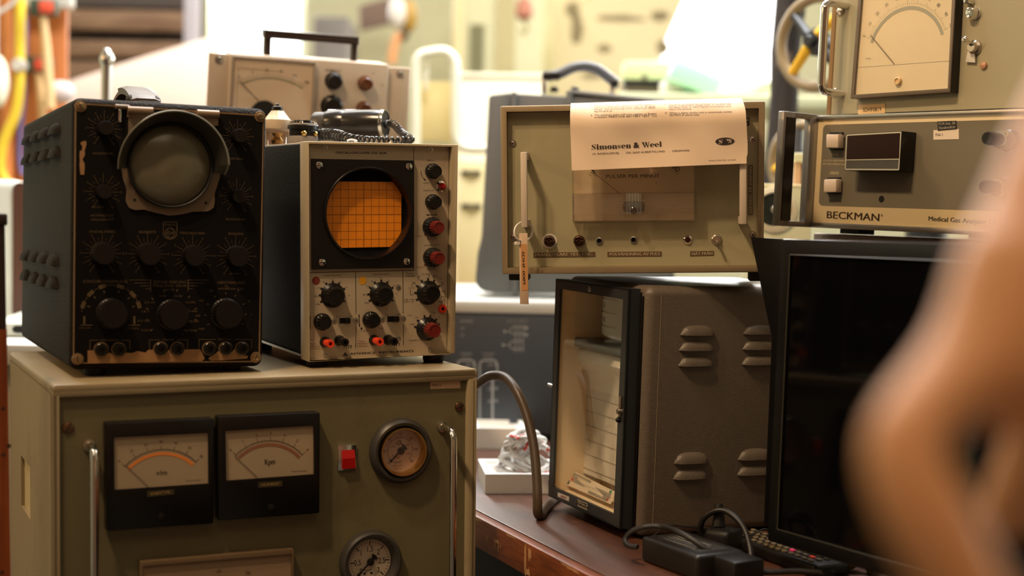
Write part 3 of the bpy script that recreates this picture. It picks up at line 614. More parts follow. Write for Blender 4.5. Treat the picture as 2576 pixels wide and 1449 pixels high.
for x,y in ((570,1205),(1298,1170)):
    p2.line(Y(x,y),Y(x+120,y-4),.0007)
    for k in range(4): p2.line(Y(x+15+k*35,y),Y(x+2+k*35,y+40),.0008)
def knobmarks(c,rpx,angs,ln=.0028):
    s_=p2.scale(*c); r_=rpx*s_
    for a in angs: p2.ray_(c,r_*.97,r_+ln,a,.0024)
knobmarks(Y(405,440),30.6,(-117,-89,-60,-30,0,29,62,117)); knobmarks(Y(1140,425),31,(-117,-89,-60,-30,0,29,62,117)); knobmarks(Y(1850,400),31,(-120,-90,-60,-30,0,29,62)); knobmarks(Y(1840,950),30,(-80,-50,-14,14,47,72))
mb.mi(2); p2.disc(Y(150,217),10.2); T2('CAL',X(105,1003),X(170,1002),2.8); T2('AUTO',X(105,1337),X(198,1335),2.8)
for x,t3 in ((45,('MAX','400VDC','140VAC')),(768,('MAX','400VDC','140VAC'))):
    for k,t in enumerate(t3): y=(1190 if x<100 else 1150)+k*36; x0=x+(22 if k==0 and x>100 else 0); T2(t,Y(x0,y),Y(x+(95 if k==0 and x<100 else 130 if k==0 else 170 if x<100 else 185),y-3),2.8)
T2('CAL',Y(2000,1072),Y(2078,1068),2.8); T2('µS',Y(2092,738),Y(2146,735),2.8)
p2.disc(X(208,980),2); p2.tri([X(206,1318),X(196,1304),X(212,1294),X(220,1306)])
mb.mi(3); p2.disc(Y(860,217),10)
panel2=mb
# screen bezel
bz=.0045; cb=g2(925.8,537,bz); s=p2.scale(926,537)
qd=[g2(785,399,bz),g2(1041.8,403.7,bz),g2(1041.8,674,bz),g2(785.8,678,bz)]
n=128; out=[]; inn=[]
def quad_ring(qd,c,r,n):
    def edge(a):
        dx,dz=math.cos(a),math.sin(a); best=1e9
        for i in range(4):
            p0,p1_=qd[i],qd[(i+1)%4]; ex,ez=p1_.x-p0.x,p1_.z-p0.z; den=dx*ez-dz*ex
            if abs(den)<1e-12: continue
            t=((p0.x-c.x)*ez-(p0.z-c.z)*ex)/den; u=((p0.x-c.x)*dz-(p0.z-c.z)*dx)/den
            if t>0 and -1e-6<=u<=1+1e-6: best=min(best,t)
        return V((c.x+dx*best,c.y,c.z+dz*best))
    angs=sorted([2*PI*k/n for k in range(n)]+[math.atan2(p.z-c.z,p.x-c.x)%(2*PI) for p in qd])
    return [edge(a) for a in angs],[V((c.x+r*math.cos(a),c.y,c.z+r*math.sin(a))) for a in angs]
rin=112*s; out,inn=quad_ring(qd,cb,rin,n)
m_bez=mat('dark_brown_bezel',rgb(20,14,13),.32,var=.08,spec=.35)
pc_=V((cb.x,PV,cb.z)); qd_=qd; qd=pq; o_,i_=quad_ring(pq,pc_,rin*1.04,n); panel2.mi(0); panel2.ring(o_,i_,(0,.003,0)); qd=qd_
panel2.obj('front_panel',[m_beige,m_ink,m_redink,mat('yellow_dot',rgb(214,150,20),.5)],o2)
bzl=MB().ring(out,inn,(0,bz-.0002,0)).obj('screen_bezel',m_bez,o2)
MB().lathe([(rin*1.05,0),(rin*1.048,.003),(rin*1.03,.0042),(rin*1.0,.004),(rin*.985,-.004),(rin*.97,-.012)],cb,n=96,cap=False).obj('bezel_ring',m_bez,bzl)
dk=MB().lathe([(rin*.99,-.0118),(0,-.0118)],cb,n=64).obj('tube_face',m_void,bzl)
ys=cb.y+.0105; oq=lambda x,y:B2.on(*Z(x,y),ys)
mb=MB(); a,b_,c_,d_=oq(429,304),oq(893,308),oq(892,702),oq(429,711)
mb.prism([a,b_,c_,d_],(0,.001,0)); mb.mi(1)
def bl(u,v): return a.lerp(b_,u).lerp(d_.lerp(c_,u),v)+V((0,-.0002,0))
def gl(u0,v0,u1,v1,w):
    A_,B_=bl(u0,v0),bl(u1,v1); dd=(B_-A_).normalized(); kk=dd.cross(V((0,1,0)))*w/2; mb.raw([A_-kk,B_-kk,B_+kk,A_+kk],[(0,1,2,3)])
for k in range(11): gl(k/10,0,k/10,1,.00032)
for k in range(9): gl(0,k/8,1,k/8,.00032)
for k in range(50): gl(k/50,.5-.012,k/50,.5+.012,.00025)
for k in range(40): gl(.5-.012,k/40,.5+.012,k/40,.00025)
mb.obj('graticule',[mat('orange_filter',rgb(236,138,26),.22,var=.06,vs=8,spec=.4),mat('grid_brown',rgb(84,36,8),.6)],bzl,ang=0)
for x,y in ((393,207),(938,215),(410,797),(924,792)): screw('bezel_screw',g2(*Z(x,y),bz),.0044,bzl,m_chrome,'-')
for x,y in ((430,100),(1070,113),(433,1358),(1070,1328),(346,1268),(482,1152),(614,1148),(774,1142),(903,1136),(873,948),(873,1258)):
    c=g2(*Z(x,y)); w=MB().lathe([(.0032,0),(.0031,.0006),(.0024,.0006)],c,n=20,cap=False).obj('screw_cup',m_nickel,o2); screw('panel_screw',c,.0023,w)
def knob2(px,rs,rb,rc,h,red=False,dot=None,fl=16):
    c=g2(*px); k=MB(); hh=.004
    if rs: k.lathe([(rs,0),(rs,.0012),(rb*1.02,.0052)],c,n=56); hh=.0045
    k.lathe([(rb,0 if not rs else .004),(rb,hh+.001),(rb*.95,hh+.0025),(rc,hh+.004),(rc*.97,h*.93),(rc*.9,h),(rc*.7,h),(rc*.68,h-.0006),(0,h-.0006)],c,n=96,flute=fl,fd=.15,f0=3,f1=4)
    if dot is not None:
        k.mi(1); e=V((math.sin(R(dot)),0,math.cos(R(dot)))); k.lathe([(.0011,0),(0,.0006)],c+e*rs*.82+V((0,-.0028,0)),n=10)
    return k.obj('control_knob',[m_blk,m_white],o2)
def redcap(px,r,h0,h1):
    c=g2(*px); k=MB(); k.lathe([(r*.98,h0),(r*1.02,h0+.001),(r,h1*.95),(r*.9,h1),(r*.7,h1),(r*.68,h1-.0006),(0,h1-.0006)],c,n=96,flute=18,fd=.13,f0=1,f1=2); k.obj('red_cap',m_red,knobs[-1],label='dull red fluted knob cap')
knobs=[]
s=p2.scale(1087,560)
for px in ((1087,431),(1087,508)): knobs.append(knob2(px,0,19.5*s,15.5*s,.0145))
for px in ((1085.7,571),(1087,647.4)): knobs.append(knob2(px,0,25*s,19*s,.011)); redcap(px,16.5*s,.009,.0225)
for px,dt in ((Y(405,440),42),(Y(1140,425),-58),(Y(1850,400),None)): knobs.append(knob2(px,30.6*s,23*s,21*s,.0165,dot=dt))
knobs.append(knob2(Y(1840,950),30*s,22*s,19*s,.011,dot=-35)); redcap(Y(1840,950),18.5*s,.009,.023)
for px in (Y(235,840),Y(975,810)): knobs.append(knob2(px,0,21*s,17.5*s,.0145))
c=g2(*X(378,466)); lp=MB().lathe([(15*s,0),(14.5*s,.001),(11*s,.002),(9.5*s,.0025)],c,n=32,cap=False).obj('pilot_lamp',m_chrome,o2,label='chrome ringed red pilot lamp'); MB().lathe([(9.8*s,.001),(9.6*s,.005),(8.3*s,.0085),(5*s,.0105),(0,.011)],c,n=28).obj('lamp_lens',mat('ruby_lens',rgb(150,10,18),.12,coat=.6),lp)
for px,red in ((Y(285,1150),1),(Y(505,1128),0),(Y(1030,1120),1),(Y(1245,1115),0)):
    c=g2(*px); t=MB().lathe([(13.5*s,0),(13*s,.0025),(10.5*s,.006)],c,n=32).obj('terminal',m_blk,o2)
    MB().lathe([(9.2*s,.0045),(9.6*s,.0075),(9.4*s,.012),(10.2*s,.0205),(9.4*s,.021),(4.6*s,.021),(4.4*s,.012),(0,.012)],c,n=60,flute=10,fd=.1,f0=1,f1=3).obj('terminal_cap',m_orange if red else m_blk,t,label='orange red terminal cap' if red else None)
c=g2(*Y(2065,643)); g=MB(); g.lathe([(11*s,0),(11*s,.002),(10*s,.0032),(4.4*s,.0032),(4.2*s,.0008)],c,n=32,cap=False); g.mi(1); g.lathe([(4.3*s,.001),(0,.001)],c,n=20); g.obj('red_socket',[m_orange,m_void],o2)
for x0,y0,x1,y1 in ((508,785,663,868),(1235,760,1404,843)):
    q4=[g2(*Y(x,y)) for x,y in ((x0,y0),(x1,y0-4),(x1,y1-4),(x0,y1))]; sl=MB().prism([p+V((0,-.0004,0)) for p in q4],(0,.0004,0)).obj('slide_switch',m_void,o2)
    m1,m2=q4[0].lerp(q4[1],.42),q4[3].lerp(q4[2],.42); MB().prism([m1+V((0,-.003,0)),q4[1].lerp(q4[2],.08)+V((0,-.003,0)),q4[2]+V((0,-.003,0)),m2+V((0,-.003,0))],(0,.003,0),.0004).obj('switch_slider',m_blk,sl)
for x,y in ((.008,.012),(wd-.03,.012),(.008,D2-.03),(wd-.03,D2-.03)): foot_to(MB(),B2,x+.012,y+.015,0,C,.2,.013).obj('foot',m_rubber,o2)
# ================================================================ PULSE COUNTER BOX
kp=1.64/1.70
P3=Fr((-.0121*kp,1.7131*kp,H-.0614*kp),-5.31,1.58,-1.64)
m_sage=mat('sage_panel_paint',rgb(160,152,120),.4,var=.05,vs=6,dirt=rgb(120,96,60)[:3]+(.25,),ds=14)
m_tan=mat('tan_case_paint',rgb(144,126,98),.36,var=.06,vs=10,dirt=rgb(100,74,44)[:3]+(.4,),ds=12)
pb=thing('pulse_counter','tan and sage pulse counter box with a paper sheet hanging over its front','medical instrument',P3)
f3=lambda x,y,off=0: P3.on(x,y,-off)
O4=[f3(1258.5,266.5),f3(1925,254),f3(1921,685),f3(1263,690.5)]; RC=.012; DP=.24
I4=[f3(1274,281),f3(1909,272),f3(1906,669),f3(1277,674)]
mb=MB(); mb.recess(O4,I4,DP,RC,.0022); mb.obj('case',m_tan,pb)
PV=RC-.001; g3=lambda x,y,off=0: P3.on(x,y,PV-off)
pq=[g3(1277,283),g3(1907.5,274),g3(1905,667),g3(1279.5,672)]
mb=MB(); mb.prism(pq,(0,.003,0)).obj('front_panel',m_sage,pb)
for x,y in ((1289.5,361),(1292,597),(1892,351),(1893,590)):
    c=g3(x,y); w=MB().lathe([(.0044,0),(.0042,.0009),(.0034,.0009),(.0032,.0004)],c,n=28,cap=False).obj('screw_cup',m_nickel,pb); screw('panel_screw',c+V((0,-.0004,0)),.0031,w)
yo=.036
for (xa,xb),(za,zb_) in (((1309,1326.5),(383,572)),((1861,1878),(372,564))):
    a,b_=P3.on(xa,za,PV-yo),P3.on(xb,zb_,PV-yo); mb=MB(); mb.box((a.x,PV-yo,b_.z),(b_.x,PV-yo+.0085,a.z),.0007); mb.box((a.x,PV-yo+.006,a.z-.0085),(b_.x,PV,a.z),.0005); mb.box((a.x,PV-yo+.006,b_.z),(b_.x,PV,b_.z+.0085),.0005); mb.obj('bar_handle',mat('pale_handle',rgb(206,190,172),.4,var=.05),pb,label='pale bar handle')
# meter under a clear cover
yb=PV-.0016; mb=MB(); a,b_=P3.on(1443,330,yb),P3.on(1746,553,yb); mb.box((a.x,yb,b_.z),(b_.x,PV,a.z)); mb.mi(1)
pm=Pan(P3,mb,yb); pm.txt('PULSER PER MINUT',(1523.5,448.3),(1660,446.5),8.8); pm.txt('200',(1680,411),(1704,434.5),13); pm.line((1652,458),(1650,462),.0005)
for k in range(40):
    an=-52+104*k/39; pm.ray_((1595,525),.062,.066,an,.0004)
mt=mb.obj('meter',[mat('meter_face',rgb(222,200,168),.5,var=.03),m_ink],pb)
nd=MB(); pn=Pan(P3,nd,yb-.002); pn.line((1499,438.5),(1562.5,490),.0005); pn.tri([(1486,426),(1492,427),(1499.5,437),(1496,436.5),(1492,433)]); pn.tri([(1492,428),(1496,428.5),(1494,431)]); nd.obj('needle',m_ink,mt)
a,b_=P3.on(1440,340,PV),P3.on(1747.5,490,PV); c0,c1=P3.on(1439,488,PV-.02),P3.on(1751,556,PV-.02)
cv=MB(); yc=PV-.016
cv.box((a.x,yc,c0.z-.001),(b_.x,yc+.0015,a.z),.0004); cv.box((a.x,yc+.001,c0.z),(a.x+.0015,PV-.002,a.z)); cv.box((b_.x-.0015,yc+.001,c0.z),(b_.x,PV-.002,a.z)); cv.obj('clear_cover',m_clear,mt)
rb=MB(); y1=yc-.003; n=13; zt,zb2=c0.z,P3.on(1439,540,y1).z; xm=P3.on(1594,500,y1).x; zlow=c1.z
m_rib=glass('ribbed_plastic',(.99,.95,.9),1,.12,f0=.36)
def ribs_h(x0,x1):
    vs=[];fs=[]; N=n*6
    for k in range(N+1):
        z=zt+(zb2-zt)*k/N; o=.0017*abs(math.sin(PI*k/6)); vs+=[(x0,y1-o,z),(x1,y1-o,z)]
    for k in range(N): fs.append((2*k,2*k+1,2*k+3,2*k+2))
    rb.raw(vs,fs)
ribs_h(c0.x,xm-.0085); ribs_h(xm+.0085,c1.x)
def ribs_v(x0,x1,z0,z1,cnt,y0_,y1_):
    vs=[];fs=[]; N=cnt*6
    for k in range(N+1):
        x=x0+(x1-x0)*k/N; o=.0009*abs(math.sin(PI*k/6)); vs+=[(x,y0_-o,z0),(x,y1_-o,z1)]
    for k in range(N): fs.append((2*k,2*k+1,2*k+3,2*k+2))
    rb.raw(vs,fs)
ribs_v(xm-.0085,xm+.0085,zt,zb2,5,y1-.0006,y1-.0006); ribs_v(c0.x,c1.x,zb2,zlow,74,y1,y1+.008)
ribs_v(c0.x,c1.x,zlow,zlow+.0005,74,y1+.008,PV)
rb.raw([(c0.x,y1,zt),(c1.x,y1,zt),(c1.x,PV,zt+.001),(c0.x,PV,zt+.001)],[(0,1,2,3)]); rb.raw([(c0.x,y1,zt),(c0.x,PV,zt),(c0.x,PV,zlow),(c0.x,y1+.008,zlow)],[(0,1,2,3)]); rb.raw([(c1.x,y1,zt),(c1.x,PV,zt),(c1.x,PV,zlow),(c1.x,y1+.008,zlow)],[(0,1,2,3)])
rb.obj('ribbed_cover',m_rib,mt,20)
mv=MB(); mv.box((xm-.0125,yc+.006,zb2+.002),(xm+.0125,PV-.002,zb2+.0145),.0045); mv.obj('movement_housing',mat('brown_movement',rgb(88,58,46),.5),mt)
zs=P3.on(1594,530,y1); k=MB(); k.lathe([(.0042,0),(.0042,.0025),(.0034,.003),(.003,.0012),(0,.0012)],V((xm,y1-.0008,zs.z)),n=28); k.obj('zero_screw',glass('smoky_plastic',(.62,.54,.5),2.5,.15),mt)
# connectors
for x,y,ws in ((1382.5,606.3,1),(1457,605.6,0)):
    c=g3(x,y); root=None
    if ws: root=MB().lathe([(.0088,0),(.0088,.0008),(.006,.0008)],c,n=40).obj('white_washer',m_white,pb)
    b=MB(); b.lathe([(.0066,0),(.0066,.003),(.0058,.0032),(.0052,.009),(.0048,.0092),(.0046,.002),(.0024,.002),(.0024,.008),(.0016,.008),(.0012,.004),(0,.004)],c,n=36); b.tube([c+V((-.0058,-.006,0)),c+V((.0058,-.006,0))],.0008,8); b.obj('coaxial_socket',mat('tarnished_brown',rgb(92,66,52),.3,.8),pb)
for x,y in ((1507.4,605.4),(1593.5,603)):
    c=g3(x,y); b=MB(); b.lathe([(.0042,0),(.0040,.0018),(.0028,.0022),(.0026,.0004)],c,n=24,cap=False); b.mi(1); b.lathe([(.0027,.0006),(0,.0006)],c,n=16); b.obj('jack_socket',[m_nickel,m_void],pb)
c=g3(1730,603); b=MB(); b.lathe([(.0056,0),(.0054,.001),(.0032,.0028),(.003,.0022)],c,n=32,cap=False); b.mi(1); b.lathe([(.0031,.002),(.0026,.0034),(0,.004)],c,n=20); b.obj('pilot_lamp',[m_chrome,mat('dark_amber',rgb(52,22,18),.15)],pb)
c=g3(1802.8,603); b=MB(); b.lathe([(.0062,0),(.006,.0012),(.0048,.0022),(.0042,.0022),(.0036,.005),(.002,.005)],c,n=28); sw=b.obj('toggle_switch',m_nickel,pb); MB().lathe([(.0013,.004),(.0016,.009),(.0019,.0128),(.0012,.0142),(0,.0144)],c,(0.05,-1,-.32),16).obj('toggle_lever',m_nickel,sw)
m_tape=mat('olive_tape',rgb(92,76,52),.35,var=.08); m_emb=mat('embossed_white',rgb(210,194,166),.6,var=.1)
def dymo(q4,st,a,b_,h,name='embossed_label',parent=pb,pan=None):
    mb=MB(); mb.prism([g3(x,y,.0004) for x,y in q4],(0,.0004,0)); mb.mi(1); Pan(P3,mb,PV-.0004).txt(st,a,b_,h,True); mb.obj(name,[m_tape,m_emb],parent)
dymo([(1341.6,635.5),(1497.7,633.5),(1497.7,646),(1341.6,648.5)],'FRÅN DYKARE TILL  OSC.',(1346,644.5),(1492,642),7)
dymo([(1528,633.7),(1664.6,632.5),(1664.6,645),(1528,646)],'POLVÄNDNING AV PULS',(1533,643),(1660,642),7)
dymo([(1736,632),(1796,631),(1796,643),(1736,644.5)],'NÄT FRÅN',(1740,642),(1793,640.5),7)
mb=MB(); mb.prism([g3(x,y,.0004) for x,y in ((1881.8,415),(1894,414.5),(1893.5,540.5),(1881.5,541))],(0,.0004,0)); mb.mi(1); Pan(P3,mb,PV-.0004).txt('SÄKRING PÅ INSIDAN',(1891.5,538),(1891.8,418),7.2,True); mb.obj('embossed_label',[m_tape,m_emb],pb)
mb=MB(); mb.prism([g3(x,y,.0004) for x,y in ((1835,296.5),(1885.5,295.5),(1885,316),(1835,317))],(0,.0004,0)); mb.mi(1); pp=Pan(P3,mb,PV-.0004); pp.txt('FOA Inst. 58',(1838,306),(1883,305),7); pp.txt('Navalmedicin',(1838,315),(1881,314),7); mb.obj('inventory_label',[m_ink,m_paperw],pb)
for x,y in ((.006,.016),(.285,.016),(.006,DP-.04),(.285,DP-.04)): MB().box((x,y,-.0085 if x<.1 else -.011),(x+.024,y+.024,.004),.002).obj('foot',m_rubber,pb)
# ---- hanging sheet of instructions
m_sheet=mat('instruction_paper',rgb(232,208,182),.75,var=.02,vs=3)
RA=.026
yfp=-.0305
bl_,br_=P3.on(1439,429,yfp),P3.on(1881,411,yfp); tl_,tr_=P3.on(1434,300,yfp),P3.on(1872,296,yfp)
ztop=P3.on(1650,253,yfp+RA).z
def sheet(u,w):
    """u across 0..1, w metres below the crest (negative = over the top)"""
    L=RA*PI/2
    zc=ztop-RA
    if w<0: y=yfp+RA-w; z=ztop+.0005*math.sin(min(1,-w/.06)*PI)
    elif w<L: a=w/RA; y=yfp+RA-RA*math.sin(a); z=zc+RA*math.cos(a)
    else: y=yfp+.0022*math.sin((w-L)/.05*PI)*.8; z=zc-(w-L)
    zb_=bl_.z+(br_.z-bl_.z)*u; zrow=z
    # lower edge runs slightly uphill to the right
    tl=max(0,min(1,(w-L*.5)/.06)); z=z+tl*(bl_.z+(br_.z-bl_.z)*u-(bl_.z+br_.z)/2)+(1-tl)*((u-.5)*.0025)
    xl=tl_.x+(bl_.x-tl_.x)*max(0,min(1,(w-L)/.055)); xr=tr_.x+(br_.x-tr_.x)*max(0,min(1,w/.07))-.003*max(0,1-w/.03)
    y+=.0009*math.sin(u*9+w*60)+.0007*math.sin(u*23-w*90)
    return V((xl+(xr-xl)*u,y,z))
Wmax=RA*PI/2+(ztop-RA-(bl_.z+br_.z)/2); Wmin=-.12; nu,nw=48,60
mb=MB(); vs=[];fs=[]
for j in range(nw+1):
    for i in range(nu+1):
        w=Wmin+(Wmax-Wmin)*j/nw
        uu=i/nu; 
        if j>nw-3 and i==nu: uu-=.006
        vs.append(sheet(uu,w))
for j in range(nw):
    for i in range(nu): fs.append((j*(nu+1)+i,j*(nu+1)+i+1,(j+1)*(nu+1)+i+1,(j+1)*(nu+1)+i))
k0=len(vs); vs2=[p+V((0,.0002,0)) for p in vs]
mb.raw(vs,fs); mb.raw(vs2,[f[::-1] for f in fs]); mb.mi(1)
def wof(y,u):                     # photograph row -> distance along the sheet
    lo,hi=0,Wmax
    for _ in range(40):
        m=(lo+hi)/2; p=P3.W(sheet(u,m))-CAM; yy=CY-FPX*p.dot(UPV)/p.dot(FW)
        if yy<y: lo=m
        else: hi=m
    return lo
def uof(x,w):
    lo,hi=0,1
    for _ in range(40):
        m=(lo+hi)/2; p=P3.W(sheet(m,w))-CAM; xx=CX+FPX*p.dot(RT)/p.dot(FW)
        if xx<x: lo=m
        else: hi=m
    return lo
def stxt(st,a,b,h,bold=False,mi=1,hs=None):
    wa=wof(a[1],.4); ua=uof(a[0],wa); wa=wof(a[1],ua); wb=wof(b[1],.6); ub=uof(b[0],wb); wb=wof(b[1],ub)
    cap=hs or wof(a[1],ua)-wof(a[1]-h,ua)
    def fn(p): return sheet(p.x,p.y)+V((0,-.00035,.0001))
    # lay in (u,w) space
    tot=sum(ADV.get(c,.5) for c in st); x=0; mb.mi(mi)
    for c in st:
        if c!=' ':
            gv,gf=GL[('b' if bold else '')+c]
            mb.raw([fn(V((ua+(ub-ua)*(x+q.x)/tot,wa+(wb-wa)*(x+q.x)/tot-q.y*cap/GL['cap'],0))) for q in gv],gf)
        x+=ADV.get(c,.5)
PX=lambda x,y: (1440+x/5.724,260+y/5.724)
hb=.0021
stxt('tightened',PX(310,9),PX(475,6),3,hs=hb); 
for t,a,b_ in (('Make a loop of the cable and fasten same to',(310,43),(1197,24)),("patient's hand with adhesive tape or sticking-",(312,66),(1200,50)),('plaster, thus preventing minor jerks from affect-',(312,93),(1206,74)),('ing the pick-up.',(312,124),(585,118)),("The patient's pulse will now register as flashes",(316,183),(1212,160)),('in button PRESS FOR BATTERY TEST. The',(316,213),(1217,192)),
   ('The pick-up should be cleaned with a piece of',(1380,22),(2275,8)),('cotton moistened in soapy water or alcohol. Do',(1383,42),(2278,24)),('not apply ether or other liquids inconsistent with',(1386,66),(2282,50)),('nylon and plastics.',(1387,95),(1722,90)),('When a digital display unit is connected, socket',(1393,152),(2296,132)),('OUTPUT A will be used.',(1396,184),(1832,176))): stxt(t,PX(*a),PX(*b_),3,hs=hb)
for t,a,b_ in (('5.',(262,44),(290,43)),('6.',(264,184),(292,183)),('9.',(1328,22),(1356,21)),('10.',(1326,153),(1370,152))): stxt(t,PX(*a),PX(*b_),3,True,hs=hb)
stxt('14, ROSKILDEVEJ   .   DK-2620 ALBERTSLUND   .   DENMARK',PX(280,742),PX(1690,690),4.4,True)
stxt('500-8-68  LOUMO TRYK - GLOSTRUP',PX(1960,832),PX(2350,822),2.7,True)
# fat-face title: heavy stems, hairline serifs
def fat(ch):
    P=[]; 
    def rect(x0,y0,x1,y1): P.append([(x0,y0),(x1,y0),(x1,y1),(x0,y1)])
    def oval(cx,cy,rx_,ry_,ix,iy,a0=0,a1=360,dx=0):
        n=36
        for k in range(n):
            a,b=R(a0+(a1-a0)*k/n),R(a0+(a1-a0)*(k+1)/n)
            P.append([(cx+rx_*math.cos(a),cy+ry_*math.sin(a)),(cx+rx_*math.cos(b),cy+ry_*math.sin(b)),(cx+dx+ix*math.cos(b),cy+iy*math.sin(b)),(cx+dx+ix*math.cos(a),cy+iy*math.sin(a))])
    def disc(cx,cy,r): P.append([(cx+r*math.cos(R(20*k)),cy+r*math.sin(R(20*k))) for k in range(18)])
    h=.045; xh=.68
    if ch=='i': rect(.08,0,.34,xh); rect(0,0,.42,h); rect(0,xh-h,.2,xh); disc(.21,.86,.13); w=.46
    elif ch=='l': rect(.08,0,.34,1.0); rect(0,0,.42,h); rect(0,1-h,.2,1); w=.46
    elif ch in 'nm':
        rect(.08,0,.34,xh); rect(0,0,.42,h); rect(0,xh-h,.2,xh); x=.42; 
        for k in range(1 if ch=='n' else 2):
            b=.34+.42*k if k else .34; bx=.50+.44*k; rect(bx,0,bx+.25,xh-.14); rect(bx-.07,0,bx+.32,h)
            cx=bx-.01; oval(cx+.0,xh-.16,.26,.17,.07,.13,0,150)
        w=.86 if ch=='n' else 1.30
    elif ch=='o': oval(.36,.34,.36,.355,.1,.31); w=.76
    elif ch=='e':
        oval(.36,.34,.36,.355,.1,.31,0,310); rect(.2,.33,.66,.375); P.append([(.46,.34),(.72,.34),(.70,.45),(.44,.6)]); w=.74
    elif ch in 'sS':
        hh=.70 if ch=='s' else 1.0; ww=.56 if ch=='s' else .72
        P.append([(.0,.0),(.05,0),(.05,hh*.3),(0,hh*.3)]); P.append([(ww-.07,hh*.7),(ww-.02,hh*.7),(ww-.02,hh),(ww-.07,hh)])
        pts=[(ww*.9,hh*.83),(ww*.66,hh*.97),(ww*.34,hh*.93),(ww*.2,hh*.76),(ww*.34,hh*.6),(ww*.62,hh*.44),(ww*.78,hh*.26),(ww*.64,hh*.07),(ww*.34,hh*.03),(ww*.06,hh*.2)]
        wd_=[.02,.05,.1,.2,.3,.3,.2,.1,.05,.02]; wd_=[q*(.8 if ch=='s' else 1.05) for q in wd_]
        sp=smooth_path([V((x,y,0)) for x,y in pts],4); N=len(sp)
        for k in range(N-1):
            i=min(8,int(k/4)); f=k/4-i; f2_=min((k+1)/4-i,1); wa=wd_[i]*(1-f)+wd_[i+1]*f; wb=wd_[i]*(1-f2_)+wd_[i+1]*f2_
            # heavy in x only
            P.append([(sp[k].x-wa/2,sp[k].y-.02),(sp[k].x+wa/2,sp[k].y+.02),(sp[k+1].x+wb/2,sp[k+1].y+.02),(sp[k+1].x-wb/2,sp[k+1].y-.02)])
        w=ww+.06
    elif ch=='W':
        P+= [[(.06,1),(.36,1),(.56,0),(.44,0)],[(.50,0),(.56,0),(.74,1),(.68,1)],[(.52,1),(.82,1),(1.02,0),(.90,0)],[(.96,0),(1.02,0),(1.24,1),(1.17,1)]]; rect(0,1-h,.46,1); rect(.5,1-h,.9,1); rect(1.04,1-h,1.36,1); w=1.34
    else: return None,.4
    return P,w
def fat_txt(st,a,b,h,mi=1):
    seq=[]; tot=0
    for ch in st:
        if ch=='&': seq.append(('&',None,.98,tot)); tot+=1.0
        elif ch==' ': tot+=.34
        else:
            P,w=fat(ch); seq.append((ch,P,w,tot)); tot+=w
    wa=wof(a[1],.2); ua=uof(a[0],wa); wb=wof(b[1],.5); ub=uof(b[0],wb); cap=wof(a[1],ua)-wof(a[1]-h,ua); mb.mi(mi)
    def pt(x,y): t=x/tot; return sheet(ua+(ub-ua)*t,wa+(wb-wa)*t-y*cap)+V((0,-.0004,.0001))
    for ch,P,w,x in seq:
        if P is None:
            gv,gf=GL['b&']; k=.92/ADV['&']; mb.raw([pt(x+q.x*k,q.y/GL['cap']) for q in gv],gf)
        else:
            for pl in P: mb.raw([pt(x+px,py) for px,py in pl],[tuple(range(len(pl)))])
fat_txt('Simonsen & Weel',PX(276,660),PX(1292,625),13.3)
C0=PX(2195,549); wc=wof(C0[1],.85); uc=uof(C0[0],wc); ru=uof(C0[0]+24,wc)-uc; rw=wof(C0[1]+9,uc)-wc
mb.raw([sheet(uc+ru*math.cos(2*PI*k/40),wc+rw*math.sin(2*PI*k/40)-.0+(-.05*0))+V((0,-.0004,0)) for k in range(40)],[tuple(range(40))])
mb.mi(2)
def oval_txt(ch,xpx,ypx,wpx,hpx):
    P,w=fat(ch); u0=uof(xpx,wc); w0=wof(ypx,u0); u1=uof(xpx+wpx,wc); cp=w0-wof(ypx-hpx,u0)
    for pl in P: mb.raw([sheet(u0+(u1-u0)*x/w,w0-y*cp)+V((0,-.0007,0)) for x,y in pl],[tuple(range(len(pl)))])
oval_txt('S',*PX(2105,582),11.5,10); oval_txt('W',*PX(2218,572),15,9.5)
gv,gf=GL['&']; u0=uof(PX(2172,570)[0],wc); w0=wof(PX(2182,568)[1],u0); u1=uof(PX(2218,570)[0],wc); cp=w0-wof(PX(2182,568)[1]-6,u0); mb.raw([sheet(u0+(u1-u0)*q.x/ADV['&'],w0-q.y*cp/GL['cap'])+V((0,-.0007,0)) for q in gv],gf)
so=mb.obj('instruction_sheet',[m_sheet,mat('print_ink',rgb(46,36,34),.7,var=0),m_sheet],None,ang=60); so.matrix_world=P3.M
tag(so,'printed instruction sheet draped over the top edge of the pulse counter','paper')
# ---- plastic tag on the left handle
tg=thing('inventory_tag','plastic inventory tag hanging on a cable tie from the bar handle of the pulse counter','tag',P3)
yt=PV-yo-.004; tgp=lambda x,y,o=0:P3.on(x,y,yt-o)
MB().prism([tgp(1306,586.6),tgp(1327,586.6),tgp(1329.8,765.5),tgp(1308,765)],(0,.0012,0),.0003).obj('sleeve',mat('milky_plastic',rgb(206,178,152),.4,var=.03,sss=.0),tg)
mb=MB(); mb.prism([tgp(1309.3,614,.0003),tgp(1325.3,614,.0003),tgp(1328.3,730,.0003),tgp(1312.3,731,.0003)],(0,.0003,0)); mb.mi(1); Pan(P3,mb,yt-.0003).txt('SDHF 0089',(1312.6,632),(1315.6,716.5),6.2); mb.obj('tag_label',[mat('tan_label',rgb(196,142,88),.6),m_ink],tg)
xs=P3.on(1317,480,PV-yo+.004).x; lp=[]
for k in range(28):
    a=2*PI*k/28; p=tgp(1315.5+21*math.cos(a),583-24*math.sin(a)); p.y=PV-yo+.004+.0125*math.sin(a*1+1.2)*1.0; lp.append(p)
MB().tube(smooth_path(lp,2,True),.0011,8,closed=True).obj('cable_tie',m_white,tg); a=tgp(1302,613); MB().box((a.x-.0035,a.y-.002,a.z-.0015),(a.x+.003,a.y+.0015,a.z+.0025),.0005).obj('tie_lock',m_white,tg)
